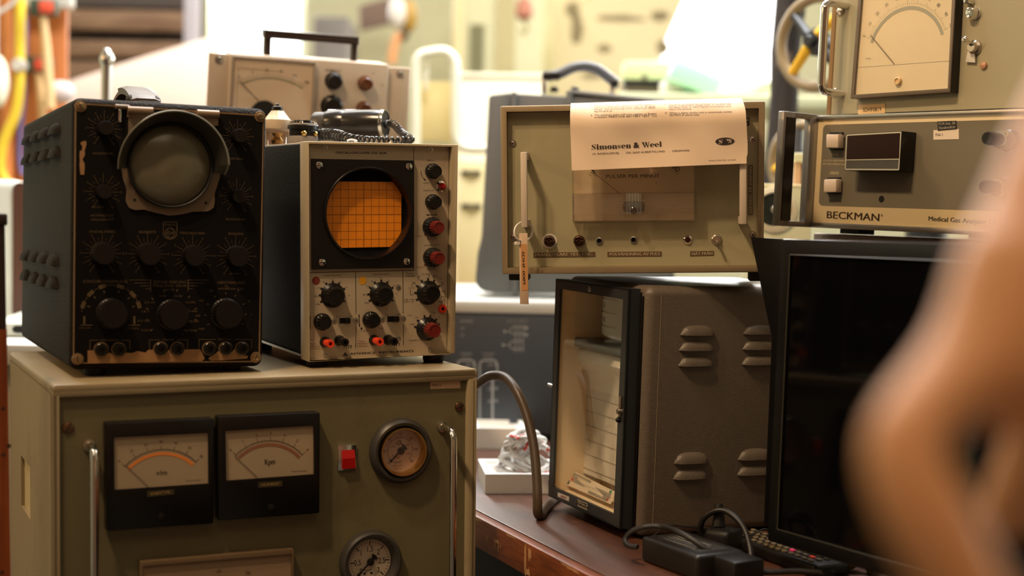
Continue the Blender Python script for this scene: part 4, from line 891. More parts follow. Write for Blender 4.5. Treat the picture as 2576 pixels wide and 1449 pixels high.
# ================================================================ WORKBENCH
ZB=H-.362
BE=V((-.039,1.777,ZB)); bx=V((math.cos(R(66.5)),-math.sin(R(66.5)),0)); by=V((math.sin(R(66.5)),math.cos(R(66.5)),0))
BF=Fr((BE.x,BE.y,ZB),-66.5)
bench=thing('workbench','long wooden workbench with a worn red-brown top and scratched front edge','workbench',BF)
m_bench=wood('redbrown_bench',rgb(88,55,41),rgb(66,41,30),6,(1.2,9,9),.38,.08,dirt=rgb(150,112,92)[:3]+(.5,))
m_bedge=wood('bench_edge_wood',rgb(136,72,34),rgb(98,48,22),8,(2,14,14),.5,.2)
MB().box((-1.0,.002,-.038),(1.35,.80,0),.001).obj('top',m_bench,bench)
mb=MB(); mb.box((-1.0,-.012,-.040),(1.35,.003,-.0012),.0025)
eb=mb.obj('front_edge',m_bedge,bench); mb=MB()
for x,y,w,h in ((.176,-.004,.006,.03),(.186,-.006,.01,.012),(.179,-.03,.014,.007),(.085,-.016,.018,.004),(.088,-.02,.003,.009),(.098,-.02,.003,.008),(.105,-.018,.003,.006),(.27,-.002,.05,.003),(.35,-.002,.03,.003),(.42,-.003,.05,.004),(.12,-.002,.03,.0025),(.02,-.002,.03,.003),(.062,-.018,.004,.006)):
    n=7; pts=[]
    for k in range(n): pts.append((x+w*k/n,-.01235,y+random.uniform(-.2,.2)*h))
    for k in range(n): pts.append((x+w*(n-k)/n,-.01235,y-h+random.uniform(-.35,.3)*h))
    mb.tri(pts)
mb.obj('scratched_paint',mat('bare_scratch',rgb(176,132,92),.7,var=.2),eb,ang=0)
MB().box((-.98,.06,-ZB+.002),(1.33,.075,-.0385)).obj('shade_sheet',m_ldk0:=mat('under_bench_shade',rgb(30,22,18),.7),bench)  # added dark sheet, stands in for the shade below the bench top
for x in (-.95,.2,1.25):
    for y in (.08,.70): MB().box((x,y,-ZB+.001),(x+.07,y+.07,-.038),.003).obj('leg',m_bedge,bench)
# ================================================================ CHART RECORDER
k1=1.0
RD=Fr((.0511,1.7962,H-.3455-.001),-65.81,-.41,1.03)
m_ham=mat('grey_hammer_paint',rgb(98,88,77),.36,var=.12,vs=160,bump=.3,bs=800,dirt=rgb(80,56,38)[:3]+(.3,),ds=7)
m_door=mat('blue_black_enamel',rgb(40,43,46),.4,var=.08)
m_cream=mat('cream_interior',rgb(244,222,180),.5,var=.05)
rec=thing('chart_recorder','grey hammer-finish chart recorder with a black glass door standing on the workbench','chart recorder',RD)
fd=lambda x,y,off=0: RD.on(x,y,-off)
O4=[fd(1398,701),fd(1582,727),fd(1559.5,1331),fd(1379.3,1247.5)]; I4=[fd(1408.3,726.4),fd(1567.3,753),fd(1543.5,1293.5),fd(1390.4,1224)]
mb=MB(); mb.ring(O4,I4,(0,.0035,0)); e_=.0022; mb.ring(O4,[O4[0]+V((e_,0,-e_)),O4[1]+V((-e_,0,-e_)),O4[2]+V((-e_,0,e_)),O4[3]+V((e_,0,e_))],(0,.0155,0)); mb.obj('door_frame',m_door,rec)
# rebate lip on the door edge
mb=MB(); xr=O4[1].x; mb.box((O4[3].x-.002,.0245,O4[3].z-.003),(xr+.0035,.030,O4[1].z+.001),.001); 
MB().poly([p+V((0,.003,0)) for p in I4]).obj('door_glass',m_glass,rec,ang=0)
# case: rounded shell open at the front
WX=O4[1].x; zlo,zhi=-.008,O4[1].z+.004; X0,X1=-.006,WX+.012; Y0,Y1=.018,.275
def rounded_shell(x0,x1,z0,z1,y0,y1,r,inx,n=6):
    def loop(x0,x1,z0,z1,r,y):
        out=[]
        for cx,cz,a0 in ((x1-r,z1-r,0),(x0+r,z1-r,90),(x0+r,z0+r,180),(x1-r,z0+r,270)):
            for k in range(n+1): a=R(a0+90*k/n); out.append((cx+r*math.cos(a),y,cz+r*math.sin(a)))
        return out
    L=[]; 
    for k in range(6):
        a=PI/2*k/5; d=r*(1-math.sin(a)); L.append(loop(x0+d,x1-d,z0+d,z1-d,max(.002,r-d),y0+r*(1-math.cos(a))))
    for k in range(6):
        a=PI/2*(1-k/5); d=r*(1-math.sin(a)); L.append(loop(x0+d,x1-d,z0+d,z1-d,max(.002,r-d),y1-r*(1-math.cos(a))))
    inner=loop(inx[0],inx[1],inx[2],inx[3],.003,y0); mb=MB(); m=len(inner); vs=[V(p) for p in inner]
    for l in L: vs+=[V(p) for p in l]
    fs=[]
    for q_ in range(len(L)):
        for k in range(m): fs.append((q_*m+k,q_*m+(k+1)%m,(q_+1)*m+(k+1)%m,(q_+1)*m+k))
    fs.append(tuple(len(L)*m+k for k in range(m))); 
    b=len(vs); vs+=[V((p[0],y0+.075,p[2])) for p in inner]; 
    for k in range(m): fs.append((k,b+k,b+(k+1)%m,(k+1)%m))
    mb.raw(vs,fs); return mb
ix0,ix1,iz0,iz1=.006,WX-.006,.008,O4[1].z-.012
rounded_shell(X0,X1,zlo,zhi,Y0,Y1,.011,(ix0,ix1,iz0,iz1)).obj('case',m_ham,rec)
MB().box((X1-.0002,Y0+.018,zlo+.01),(X1+.0003,Y0+.0184,zhi-.01)).obj('case_seam',mat('pale_seam',rgb(168,150,124),.4),rec)
MB().box((WX-.002,.0155,zlo+.012),(WX+.004,Y0+.003,zhi-.012),.001).obj('door_gasket',m_blk,rec)
# inside the door
YB=.072
fb=lambda x,y,v=YB: RD.on(x,y,v)
Yf=.0045; mb=MB(); mb.box((ix0,YB,iz0),(ix1,YB+.003,iz1)); mb.box((ix0-.001,Yf,iz0),(ix0+.0008,YB,iz1)); mb.box((ix1-.0008,Yf,iz0),(ix1+.001,YB,iz1)); mb.box((ix0,Yf,iz0-.001),(ix1,YB,iz0+.0008)); mb.box((ix0,Yf,iz1-.0008),(ix1,YB,iz1+.001)); mb.obj('inner_box',m_cream,rec)
a=fb(1489,740,.062); b_=fb(1502,850,.062); MB().box((a.x,.055,b_.z),(b_.x,.072,iz1)).obj('scale_post',mat('blue_grey_metal',rgb(72,82,92),.35,.3),rec)
a=fb(1442,838,.05); b_=fb(1572,935,.05); mb=MB(); mb.box((a.x,.05,b_.z+.02),(ix1,.07,a.z),.004); mb.box((a.x-.002,.028,b_.z),(a.x+.006,.07,a.z),.003); mb.box((a.x,.026,a.z-.012),(ix1,.05,a.z),.003); mb.obj('paper_bracket',mat('dark_bracket',rgb(58,62,62),.35,.2),rec)
# curved scale
za,zb_=fb(1530,738,.045).z,fb(1530,838,.045).z; xa=fb(1500,790,.045).x; mb=MB(); vs=[];fs=[]; xc=xa+.055
def cyl_pt(x,z): t=(x-xc)/.06; return V((x,.036+.022*t*t,z))
N=16
for k in range(N+1):
    x=xa+(ix1-xa)*k/N; sag=.0; vs+=[cyl_pt(x,iz1-.001),cyl_pt(x,zb_-.004*(x-xa)/.06)]
mb.raw(vs,[(2*k,2*k+1,2*k+3,2*k+2) for k in range(N)]); mb.mi(1)
for row,(zr,step,nums) in enumerate(((.74,.0115,('0','10','20','30','40')),(.40,.0125,('0','10','20')),(.05,.0125,('0','25','50')))):
    z=zb_+(za-zb_)*zr+.006
    for k in range(60):
        x=xa+.004+k*.0011; 
        if x>ix1-.002: break
        p0,p1_=cyl_pt(x,z),cyl_pt(x,z+(.0035 if k%5==0 else .002)); mb.raw([p0+V((-.0001,-.0004,0)),p0+V((.0001,-.0004,0)),p1_+V((.0001,-.0004,0)),p1_+V((-.0001,-.0004,0))],[(0,1,2,3)])
    for k,t in enumerate(nums):
        x=xa+.008+k*step; lay(mb,t,cyl_pt(x-.0022,z+.006)+V((0,-.0005,0)),cyl_pt(x+.0022*len(t)-.001,z+.006)+V((0,-.0005,0)),.0056,(0,0,1),True)
mb.obj('scale_plate',[mat('scale_white',rgb(230,230,216),.45),m_ink],rec)
# paper over the roller
m_chart=mat('chart_paper',rgb(244,236,216),.6,var=.02)
a=fb(1450,905,.04); zt=fb(1500,872,.03).z; zend=iz0+.012; mb=MB(); vs=[];fs=[]; xs0,xs1=a.x,ix1
prof=[(.058,zt+.004),(.050,zt+.006),(.040,zt+.001),(.033,zt-.010),(.031,zt-.02),(.036,zt-.029),(.041,zt-.036),(.044,zt-.05)]+[(.046,zt-.06-.012*k) for k in range(40) if zt-.06-.012*k>zend]
for y,z in prof: vs+=[(xs0,y,z),(xs1,y,z)]
mb.raw(vs,[(2*k,2*k+1,2*k+3,2*k+2) for k in range(len(prof)-1)]); mb.mi(1)
z=zt-.05; j=0
while z>zend+.004:
    mb.box((xs0+.003,.0453,z),(xs1,.0456,z+.0004)); lay(mb,str(9-j%9),(xs0+.008,.0452,z+.002),(xs0+.0102,.0452,z+.002),.0035,(0,0,1)); z-=.0185; j+=1
for k in range(30): x=xs0+.004+k*.0036; (mb.box((x,.0455,zend),(x+.00015,.0457,zt-.05)) if x<xs1 else None)
mb.obj('chart_strip',[m_chart,mat('chart_grid',rgb(158,138,110),.7)],rec)
a=fb(1450,885,.03); MB().lathe([(.010,0),(.010,xs1-xs0-.004)],(xs0+.004,.044,zt-.010),(1,0,0),24).obj('chart_roller',mat('roller_brown',rgb(150,110,70),.5),rec)
# channel plate leaning at the bottom
P4=[fb(1434,1181,.034),fb(1548,1238,.034),fb(1535,1268,.022),fb(1419,1217,.022)]
mb=MB(); mb.prism(P4,(0,.001,0)); 
nrm=(P4[1]-P4[0]).cross(P4[3]-P4[0]).normalized(); nrm=nrm if nrm.y<0 else -nrm
def pl(u,v,o=.0004): return P4[0].lerp(P4[1],u).lerp(P4[3].lerp(P4[2],u),v)+nrm*o
mb.mi(1)
for u0,u1,v0,v1 in ((.1,.5,.06,.36),(.14,.56,.36,.66),(.55,.95,.30,.62),(.52,.93,.62,.94)): mb.raw([pl(u0,v0),pl(u1,v0),pl(u1,v1),pl(u0,v1)],[(0,1,2,3)])
mb.mi(2)
for st,u0,u1,v in (('FLUSS 0-50',.16,.46,.30),('KAMMARE 0-50',.17,.53,.60),('FLUSS -30-120',.58,.92,.56),('KAMMARE -30-120',.54,.9,.88)): lay(mb,st,pl(u0,v,.0008),pl(u1,v,.0008),.0026,P4[0]-P4[3],True)
for st,u,v in (('1',.03,.3),('2',.03,.6),('3',.03,.9),('4',.95,.28),('5',.95,.58),('6',.945,.88)): lay(mb,st,pl(u,v,.0008),pl(u+.03,v,.0008),.003,P4[0]-P4[3])
for mi,u,v in ((3,.07,.06),(4,.1,.38),(5,.06,.68),(6,.9,.02),(7,.9,.33),(4,.9,.64)): mb.mi(mi); mb.raw([pl(u,v),pl(u+.04,v),pl(u+.04,v+.26),pl(u,v+.26)],[(0,1,2,3)])
mb.obj('channel_plate',[mat('plate_white',rgb(214,196,166),.6),mat('grey_tape',rgb(142,132,112),.4),mat('tape_letters',rgb(206,196,176),.6),mat('code_violet',rgb(110,80,110),.6),mat('code_red',rgb(180,60,40),.6),m_ink,mat('code_green',rgb(60,120,80),.6),mat('code_blue',rgb(60,90,130),.6)],rec,ang=0)
# door fittings
a=fd(1562.5,1022,.0); mb=MB(); mb.box((a.x-.0022,-.003,a.z-.012),(a.x+.0022,0,a.z+.012),.0012); mb.lathe([(.0035,0),(.003,.005),(0,.006)],a+V((0,0,-.006)),n=18); mb.obj('door_latch',m_nickel,rec)
MB().lathe([(.003,0),(.003,.003),(.002,.0045),(0,.005)],fd(1559,1056.5),n=18).obj('latch_button',m_blk,rec)
screw('door_screw',fd(1484,727),.0034,rec,m_nickel,'-')
a=RD.on(1395,972,.008); MB().lathe([(.0022,0),(.0022,.016),(.0017,.017),(0,.017)],(a.x-.001,.008,a.z),(-1,0,0),16).obj('hinge_pin',m_nickel,rec)
mb=MB(); mb.prism([fd(x,y,.0005) for x,y in ((1403,1239),(1431.5,1250),(1430.6,1261),(1403,1249))],(0,.0005,0)); mb.mi(1); Pan(RD,mb,-.0005).txt('PHILIPS',(1409.5,1250),(1423,1255.3),5,True); mb.obj('brand_plate',[mat('plate_silver',rgb(196,186,176),.4),mat('plate_red',rgb(170,60,60),.5)],rec)
mb=MB(); mb.prism([fd(x,y,.0005) for x,y in ((1451,1255.5),(1478.6,1267.6),(1477.8,1285.5),(1450.2,1274))],(0,.0005,0)); mb.mi(1); pp=Pan(RD,mb,-.0005); pp.txt('FOA Inst. 58',(1452,1264.6),(1477.4,1276),5.6,True); pp.txt('Navalmedicin',(1451.6,1273),(1476.9,1284.2),5.6,True); pp.line((1452,1256.6),(1478,1268),.0006); mb.obj('inventory_label',[m_ink,m_paperw],rec)
# louvres of the right-hand side
def side_louvre(px0,px1,pyt,pyb):
    a,b_=RD.on(px0,pyb,X1,0),RD.on(px1,pyb,X1,0); hz=RD.on(px0,pyt,X1,0).z-a.z; L=b_.y-a.y; yc=(a.y+b_.y)/2
    vs,fs,mo=louvre(yc,a.z,L,hz,.0075,1,RD,X1,1); mb=MB().raw(vs,fs); mb.mi(1); mb.raw(vs,mo); mb.obj('louvre',[m_ham,m_void],rec,60)
W6=lambda x,y:(1340+x/2.13,680+y/2.13)
for x0,x1,yt_,yb_ in ((788,975,295,348),(782,972,377,430),(778,968,460,513),(1126,1315,290,342),(1122,1312,372,424),(1118,1308,454,506),(755,942,978,1036),(750,936,1066,1120),(1098,1285,958,1016),(1094,1280,1046,1098)):
    p,q_=W6(x0,yt_),W6(x1,yb_); side_louvre(p[0],q_[0],p[1],q_[1])
for x,y in ((.01,.05),(WX-.03,.05),(.01,.24),(WX-.03,.24)): foot_to(MB(),RD,x+.01,y,zlo,BF,0,.009).obj('foot',m_rubber,rec)
# ================================================================ GAS ANALYZER and stack on the right
BK=Fr((.3802,1.8092,H+.0087),-53.2,-.94,1.25)
fk=lambda x,y,off=0: BK.on(x,y,-off)
m_bcream=mat('analyzer_cream',rgb(212,190,146),.45,var=.03); m_bdark=mat('analyzer_olive_grey',rgb(112,104,86),.45,var=.04); m_alu=mat('brushed_aluminium',(.48,.45,.41,1),.34,1,var=.1,vs=60)
bk=thing('gas_analyzer','wide gas analyzer with cream and olive front, small display and rack handle','gas analyzer',BK)
WK,HK=.432,.1305
MB().box((.002,.006,.002),(WK,.36,HK-.003),.002).obj('case',mat('analyzer_case',rgb(120,108,88),.4),bk)
mb=MB(); mb.box((0,0,0),(WK,.008,HK),.0006); mb.mi(1); pk=Pan(BK,mb,0)
def pquad(pts): mb.raw(rrect([pk.p(*q_) for q_ in pts],.006),[tuple(range(24))])
a=pk.p(2071,314); z0=pk.p(2063,517).z; z1=a.z; x0=a.x; xe=WK-.02; mb.raw(rrect([V((x0,-.0003,z1)),V((xe,-.0003,z1)),V((xe,-.0003,z0)),V((x0,-.0003,z0))],.006),[tuple(range(24))])
mb.mi(2); pk.txt('BECKMAN',(2077.8,548.6),(2213.5,556.3),17.5,True); pk.txt('®',(2215,545),(2221,545.5),6); pk.txt('Medical Gas Analyzer LB-2',(2334.7,555),(2520,566),11,True)
mb.mi(3); pk.val-=.0002; Kx=lambda x,y:(1880+x/2.338,y/2.338)
pk.txt('POWER',Kx(496,918),Kx(537,918.5),6.5); pk.txt('OPERATE',Kx(485,1025),Kx(537,1026),6.5); pk.txt('CAUTION: READ MANUAL',Kx(444,949),Kx(588,950),4.2); pk.txt('BEFORE OPERATING',Kx(443,969),Kx(582,971),4.2)
mb.obj('front_panel',[m_bcream,m_bdark,mat('brown_print',rgb(70,56,38),.5),mat('cream_print',rgb(208,186,140),.5)],bk)
mb=MB(); mb.box((0,-.004,HK-.0005),(WK,.008,HK+.004),.0008); mb.obj('top_rail',m_alu,bk); MB().box((0,-.003,-.0065),(WK,.008,0),.0008).obj('bottom_rail',m_alu,bk)
hd=MB(); z0,z1=-.0065,HK+.0055; hd.box((-.0105,-.063,z0),(-.0005,-.042,z1),.0012); hd.box((-.0105,-.044,z1-.007),(-.0005,.006,z1),.0008); hd.box((-.0105,-.044,z0),(-.0005,.006,z0+.007),.0008); hd.box((-.0105,-.014,z0),(-.0002,.008,z1),.0008)
hb_=hd.obj('rack_handle',mat('handle_aluminium',(.30,.29,.28,1),.38,.8,var=.08),bk); MB().box((-.001,-.0585,z0+.007),(.0006,-.0418,z1-.007)).obj('handle_inlay',m_blk,hb_)
for qh,qc in (([(482,778),(557,776),(555,880),(480,882)],[(463,790),(535,790),(533,870),(462,868)]),([(468,1045),(543,1042),(540,1140),(466,1142)],[(450,1055),(523,1052),(520,1130),(447,1130)])):
    b=MB().prism([fk(*Kx(*p),.004) for p in qh],(0,.004,0),.0006).obj('push_button',m_blk,bk); Q=[BK.on(*Kx(*p),-.0135) for p in qc]; MB().prism(Q,(0,.011,0),.0012).obj('button_cap',mat('ivory_button',rgb(214,194,172),.35,var=.03),b,label='ivory square push button cap')
yd=-.027; Q=[BK.on(*Kx(*p),yd) for p in ((578,787),(910,770),(895,1005),(570,1003))]
dx=MB().prism(Q,(0,.027,0),.0008).obj('display',m_blk,bk)
mb=MB(); Wq=[BK.on(*Kx(*p),yd-.0004) for p in ((585,795),(903,778),(890,998),(576,996))]; 
ring_in=[BK.on(*Kx(*p),yd-.0004) for p in ((589,799),(899,783),(893,932),(582,938))]
def fr_line(A,B,w):
    d=(B-A).normalized(); k_=d.cross(V((0,1,0)))*w/2; mb.raw([A-k_,B-k_,B+k_,A+k_],[(0,1,2,3)])
for i in range(4): fr_line(Wq[i],Wq[(i+1)%4],.0016)
fr_line(BK.on(*Kx(580,940),yd-.0004),BK.on(*Kx(896,936),yd-.0004),.0013); mb.obj('display_frame',mat('pale_frame',rgb(186,182,160),.4),dx,ang=0)
MB().prism([p+V((0,-.0001,0)) for p in ring_in],(0,.0004,0)).obj('display_window',mat('smoked_window',rgb(38,22,20),.08,coat=.5),dx)
MB().prism([BK.on(*Kx(*p),yd-.0001) for p in ((581,943),(893,940),(888,994),(578,993))],(0,.0004,0)).obj('display_strip',mat('grey_strip',rgb(82,78,70),.4),dx)
c=fk(2218,501); MB().lathe([(.0042,0),(.0042,.0004),(0,.0004)],c,n=24).obj('screw_hole',m_void,bk)
mb=MB(); mb.prism([fk(x,y,.0006) for x,y in ((2348,327.5),(2412,324),(2412,350),(2348,351.5))],(0,.0004,0)); mb.mi(1); Pan(BK,mb,-.0006).txt('FOA 3',(2353,342),(2372,341.5),6); mb.obj('paper_label',[m_paperw,m_ink2],bk)
mb=MB(); mb.prism([fk(x,y,.0010) for x,y in ((2358,305.5),(2405,303.5),(2406.5,325),(2359,329))],(0,.0004,0)); mb.mi(1); pp=Pan(BK,mb,-.0010); pp.txt('FOA Inst. 58',(2361,315),(2403,312.5),7,True); pp.txt('Navalmedicin',(2362,325.5),(2403,322),7,True); mb.obj('inventory_label',[m_ink,m_steelink],bk)
for x,y in ((2541,354),(2534,474)):
    c=fk(x,y); kb=MB().lathe([(.0125,0),(.0125,.004),(.0105,.006)],c,n=36).obj('control_knob',m_blk,bk); MB().lathe([(.0105,.005),(.0108,.016),(.0095,.021),(.007,.022)],c,n=36).obj('knob_collar',m_chrome,kb); MB().lathe([(.0075,.02),(.0075,.040),(.0066,.043),(0,.043)],c,n=28).obj('knob_tip',m_blk,kb)
for x in (.02,WK-.05):
    for y in (.03,.3): MB().box((x,y,-.0125),(x+.03,y+.03,.003)).obj('foot',m_rubber,bk)
# meter unit above it
GT=V(BK.W((.008,.012,HK+.0062))); BG=Fr(GT,-53.2,-.94,1.25); fg=lambda x,y,off=0: BG.on(x,y,-off)
m_gpan=mat('green_grey_panel',rgb(160,152,124),.42,var=.05,vs=6)
bg=thing('meter_unit','tall sage green unit with a large cream meter standing on the gas analyzer','meter unit',BG)
xl=fg(2083,290).x; 
MB().box((xl+.004,.004,.0005),(.43,.30,.30),.002).obj('case',m_gpan,bg)
MB().box((xl+.0045,0,.0005),(.43,.004,.30)).obj('front_panel',m_gpan,bg); MB().box((xl-.002,-.0015,.0005),(xl+.0045,.02,.30),.0006).obj('edge_strip',mat('brown_edge',rgb(134,104,66),.45),bg)
ym=-.015; Q=[BG.on(x,y,ym) for x,y in ((2160.5,-38),(2405,-50),(2389.5,232),(2139,248.4))]; I=[BG.on(x,y,ym) for x,y in ((2169,-28),(2396.5,-40),(2384,222.5),(2147.5,238.5))]
mm=MB(); mm.recess(Q,I,.0148,.004,.0008); mt=mm.obj('panel_meter',mat('taupe_frame',rgb(104,92,78),.4),bg); MB().prism([Q[1]+V((0,.002,0)),Q[1]+V((.0008,.002,0)),Q[2]+V((.0008,.002,0)),Q[2]+V((0,.002,0))],(0,.0125,0)).obj('meter_side',m_blk,mt)
f=MB(); yd=ym+.0038; f.poly([p+V((0,.0038,0)) for p in I]); f.mi(1); pg=Pan(BG,f,yd)
Gx=lambda x,y:(2050+x/4.83,y/4.83)
A,B,M_=[BG.on(*Gx(*p),yd) for p in ((690,520),(1550,420),(1180,95))]
ax,az,bx_,bz_,mx_,mz=A.x,A.z,B.x,B.z,M_.x,M_.z; d=2*(ax*(bz_-mz)+bx_*(mz-az)+mx_*(az-bz_)); ux=((ax*ax+az*az)*(bz_-mz)+(bx_*bx_+bz_*bz_)*(mz-az)+(mx_*mx_+mz*mz)*(az-bz_))/d; uz=((ax*ax+az*az)*(mx_-bx_)+(bx_*bx_+bz_*bz_)*(ax-mx_)+(mx_*mx_+mz*mz)*(bx_-ax))/d
r=math.hypot(ax-ux,az-uz); a0=math.degrees(math.atan2(ax-ux,az-uz)); a1=math.degrees(math.atan2(bx_-ux,bz_-uz))
class PG(Pan):
    def p(s_,x,y): return V((ux,s_.val,uz)) if x is None else Pan.p(s_,x,y)
dp=PG(BG,f,yd)
for j in range(51): dp.ray_(N0,r+.004,r+(.0095 if j%5==0 else .0065),a0+4+(a1-a0-8)*j/50,.0003)
for j in range(11): dp.num(str(10*j),N0,r+.0145,a0+4+(a1-a0-8)*j/10,.0042,True,.8)
f.mi(2); dp.arc(N0,r,a0,a1,.0042,60); f.mi(1)
dp.line(Gx(490,822),Gx(1660,738),.0003); dp.txt('2-MLA',Gx(616,722),Gx(678,718),4)
f.obj('dial',[mat('meter_cream',rgb(222,204,168),.5,var=.02),mat('grey_print',rgb(120,112,98),.6),mat('grey_arc',rgb(160,156,136),.5)],mt,ang=0)
MB().tube([BG.on(*Gx(675,430),yd-.001),BG.on(*Gx(962,775),yd-.001)],.0005,6).obj('needle',mat('needle_brown',rgb(92,74,52),.5),mt)
MB().lathe([(.0045,0),(.0045,.004),(.0035,.0045),(.0025,.003),(0,.003)],BG.on(*Gx(1022,988),yd),n=24).obj('zero_screw',mat('ivory_screw',rgb(216,186,136),.4),mt)
MB().poly([p+V((0,.001,0)) for p in I]).obj('meter_glass',m_glass,mt,ang=0)
# chrome handle: out from the panel, down, back in
a,b_=fg(2130,14,0),fg(2118,236,0); yo2=-.04
h1=BG.on(2102,12,yo2); h2=BG.on(2090,228,yo2); 
pts=[a,V((a.x,yo2+.016,a.z)),V((a.x,yo2+.006,a.z-.001)),V((a.x,yo2+.001,a.z-.006)),V((a.x,yo2,a.z-.016)),V((b_.x,yo2,b_.z+.016)),V((b_.x,yo2+.001,b_.z+.006)),V((b_.x,yo2+.006,b_.z+.001)),V((b_.x,yo2+.016,b_.z)),b_]
MB().tube(smooth_path(pts,4),.0052,16).obj('grab_handle',m_chrome,bg,label='chrome grab handle')
for x,y in ((2116,29),(2103,233)): MB().lathe([(.0055,0),(.0052,.003),(.003,.005),(0,.0055)],fg(x,y),n=20).obj('panel_screw',m_nickel,bg)
for x,y,r_ in ((2453,34,.008),(2443,4,.005)):
    MB().lathe([(r_,0),(r_,.003),(r_*.8,.005),(r_*.75,.011),(r_*.3,.0125),(0,.0125)],fg(x,y),n=24).obj('jack_socket',m_chrome,bg)
c=fg(2454,120); sw=MB().lathe([(.009,0),(.0085,.003),(.006,.005),(.005,.009)],c,n=24).obj('toggle_switch',m_nickel,bg); MB().lathe([(.0022,.006),(.0026,.018),(.0032,.024),(0,.026)],c,(.0,-1,.35),16).obj('toggle_lever',m_chrome,sw); q_=[fg(x,y,.004) for x,y in ((2434,128),(2450,128),(2453,158),(2428,156))]; MB().prism(q_,(0,.002,0),.0005).obj('switch_tag',m_white,sw)
MB().lathe([(.0045,0),(.004,.003),(0,.0045)],fg(2476,165),n=20).obj('small_lamp',mat('amber_lens',rgb(190,140,110),.3),bg)
mb=MB(); mb.prism([fg(x,y,.0006) for x,y in ((2159,264),(2226.5,260.5),(2226.5,284.5),(2158.3,288))],(0,.0005,0)); mb.mi(1); Pan(BG,mb,-.0006).txt('SDHF0819',(2170,281),(2217.5,279),9); mb.obj('paper_label',[mat('cream_label',rgb(226,192,142),.6,var=.02),m_ink],bg)
# brown cabinet carrying the stack
BQ_=Fr(BK.W((0,.012,-.0132)),-53.2,-.94,1.25); p=BQ_.I@V((0,0,ZB)); 
bq=thing('amplifier_case','rough brown-grey metal case standing under the gas analyzer behind the black monitor','electronics case',BQ_)
zl=-(BQ_.M.translation.z-ZB)+.022; x0=BQ_.on(2046,572).x
MB().box((x0,0,zl),(.42,.34,0),.003).obj('case',mat('brown_crackle',rgb(126,106,90),.5,var=.1,bump=.5,bs=500),bq)
for x in (x0+.03,.36):
    for y in (.03,.28): foot_to(MB(),BQ_,x,y,zl,BF,0,.012).obj('foot',m_rubber,bq)
# ================================================================ MONITOR
MN=Fr((.2765,1.4931,H-.3158),-59.3,-2.6,-.14); fm=lambda x,y,off=0: MN.on(x,y,-off)
m_mon=mat('monitor_black',rgb(11,11,12),.4,var=.05,spec=.3)
mn=thing('monitor','black flat screen monitor standing on the workbench in front of the recorder','monitor',MN)
tl=fm(1966,601); bl2=fm(1930,1360); WM=.49; Q=[tl,V((tl.x+WM,0,tl.z)),V((bl2.x+WM,0,bl2.z)),bl2]; s_=.0165
I=[V((tl.x+s_*.9,0,tl.z-s_)),V((tl.x+WM-s_,0,tl.z-s_)),V((bl2.x+WM-s_,0,fm(1937,1326).z)),V((bl2.x+s_*.9,0,fm(1937,1326).z))]
mb=MB(); mb.recess(Q,I,.028,.0025,.0015); b=mb.obj('bezel',m_mon,mn)
MB().poly([p_+V((0,.0021,0)) for p_ in I]).obj('screen',mat('screen_glass',rgb(7,7,8),.06,var=0,spec=.35),mn,ang=0)
mb=MB()
for i in range(4):
    A,B=I[i],I[(i+1)%4]; mb.tube([A+V((0,-.0003,0)),B+V((0,-.0003,0))],.0007,6)
mb.obj('screen_rim',mat('rim_grey',rgb(58,56,48),.3),mn)
sh=MB(); cx0,cx1=tl.x+.06,tl.x+WM-.06; sh.prism([V((cx0,.0275,tl.z-.05)),V((cx1,.0275,tl.z-.05)),V((cx1,.0275,bl2.z+.05)),V((cx0,.0275,bl2.z+.05))],(0,.028,0),.008); sh.obj('back_shell',m_mon,mn)
xm=tl.x+WM/2; zf=(MN.I@V(MN.W((xm,.04,0))-V((0,0,MN.W((xm,.04,0)).z-ZB-.001)))).z; MB().box((xm-.04,.03,zf+.006),(xm+.04,.05,bl2.z+.06),.004).obj('stand',m_mon,mn); MB().box((xm-.12,-.06,zf+.004),(xm+.12,.12,zf+.012),.003).obj('stand_base',m_mon,mn)
# black wedge panel behind its left edge
WG=frame_at(1888,597,1.60,-59.3,-2,0); fw=lambda x,y: WG.on(x,y,0)
P=[fw(1888,596.5),fw(1985,602),fw(1960,1330),fw(1921,1318),fw(1941,850)]
wo=MB().prism(P,(0,.008,0),.0006).obj('metal_plate',mat('black_sheet_metal',rgb(8,9,11),.45,var=.08,spec=.2),None); wo.matrix_world=WG.M
tag(wo,'tapered black metal plate standing upright behind the left edge of the monitor','metal plate')
# ================================================================ THINGS ON THE BENCH
m_cord=mat('black_cord',rgb(22,20,19),.45,var=.1,spec=.35)
def onb(px,py): return BF.W(BF.on(px,py,0,2))
p0,p1_=onb(1611,1411),onb(1752,1466); L=(p1_-p0).length; ya=math.degrees(math.atan2((p1_-p0).y,(p1_-p0).x)); AF=Fr(p0,ya)
ad=thing('power_adapter','black laptop power adapter brick at the front of the bench under a looped cord','power adapter',AF)
MB().box((0,0,.0005),(L,.062,.0275),.0045,3).obj('housing',mat('adapter_black',rgb(28,27,27),.38,var=.08),ad)
mb=MB(); mb.box((.012,.01,.0275),(L-.012,.05,.0279)); mb.mi(1)
for k in range(5): mb.box((.02,.015+.006*k,.0279),(L-.025-.006*(k%3),.017+.006*k,.0281))
mb.obj('rating_label',[mat('dark_label',rgb(44,43,42),.5),mat('grey_print2',rgb(120,116,110),.6)],ad)
MB().tube([(-.012,.03,.012),(.002,.03,.012)],[.003,.0055],12).obj('strain_relief',m_cord,ad)
def cord(name,label,pts,r,parts=None,n=8,fl=1.0):
    o=MB().tube(smooth_path([at(*p) for p in pts],n),r,10,fl=fl).obj(name,m_cord); tag(o,label,'cable'); return o
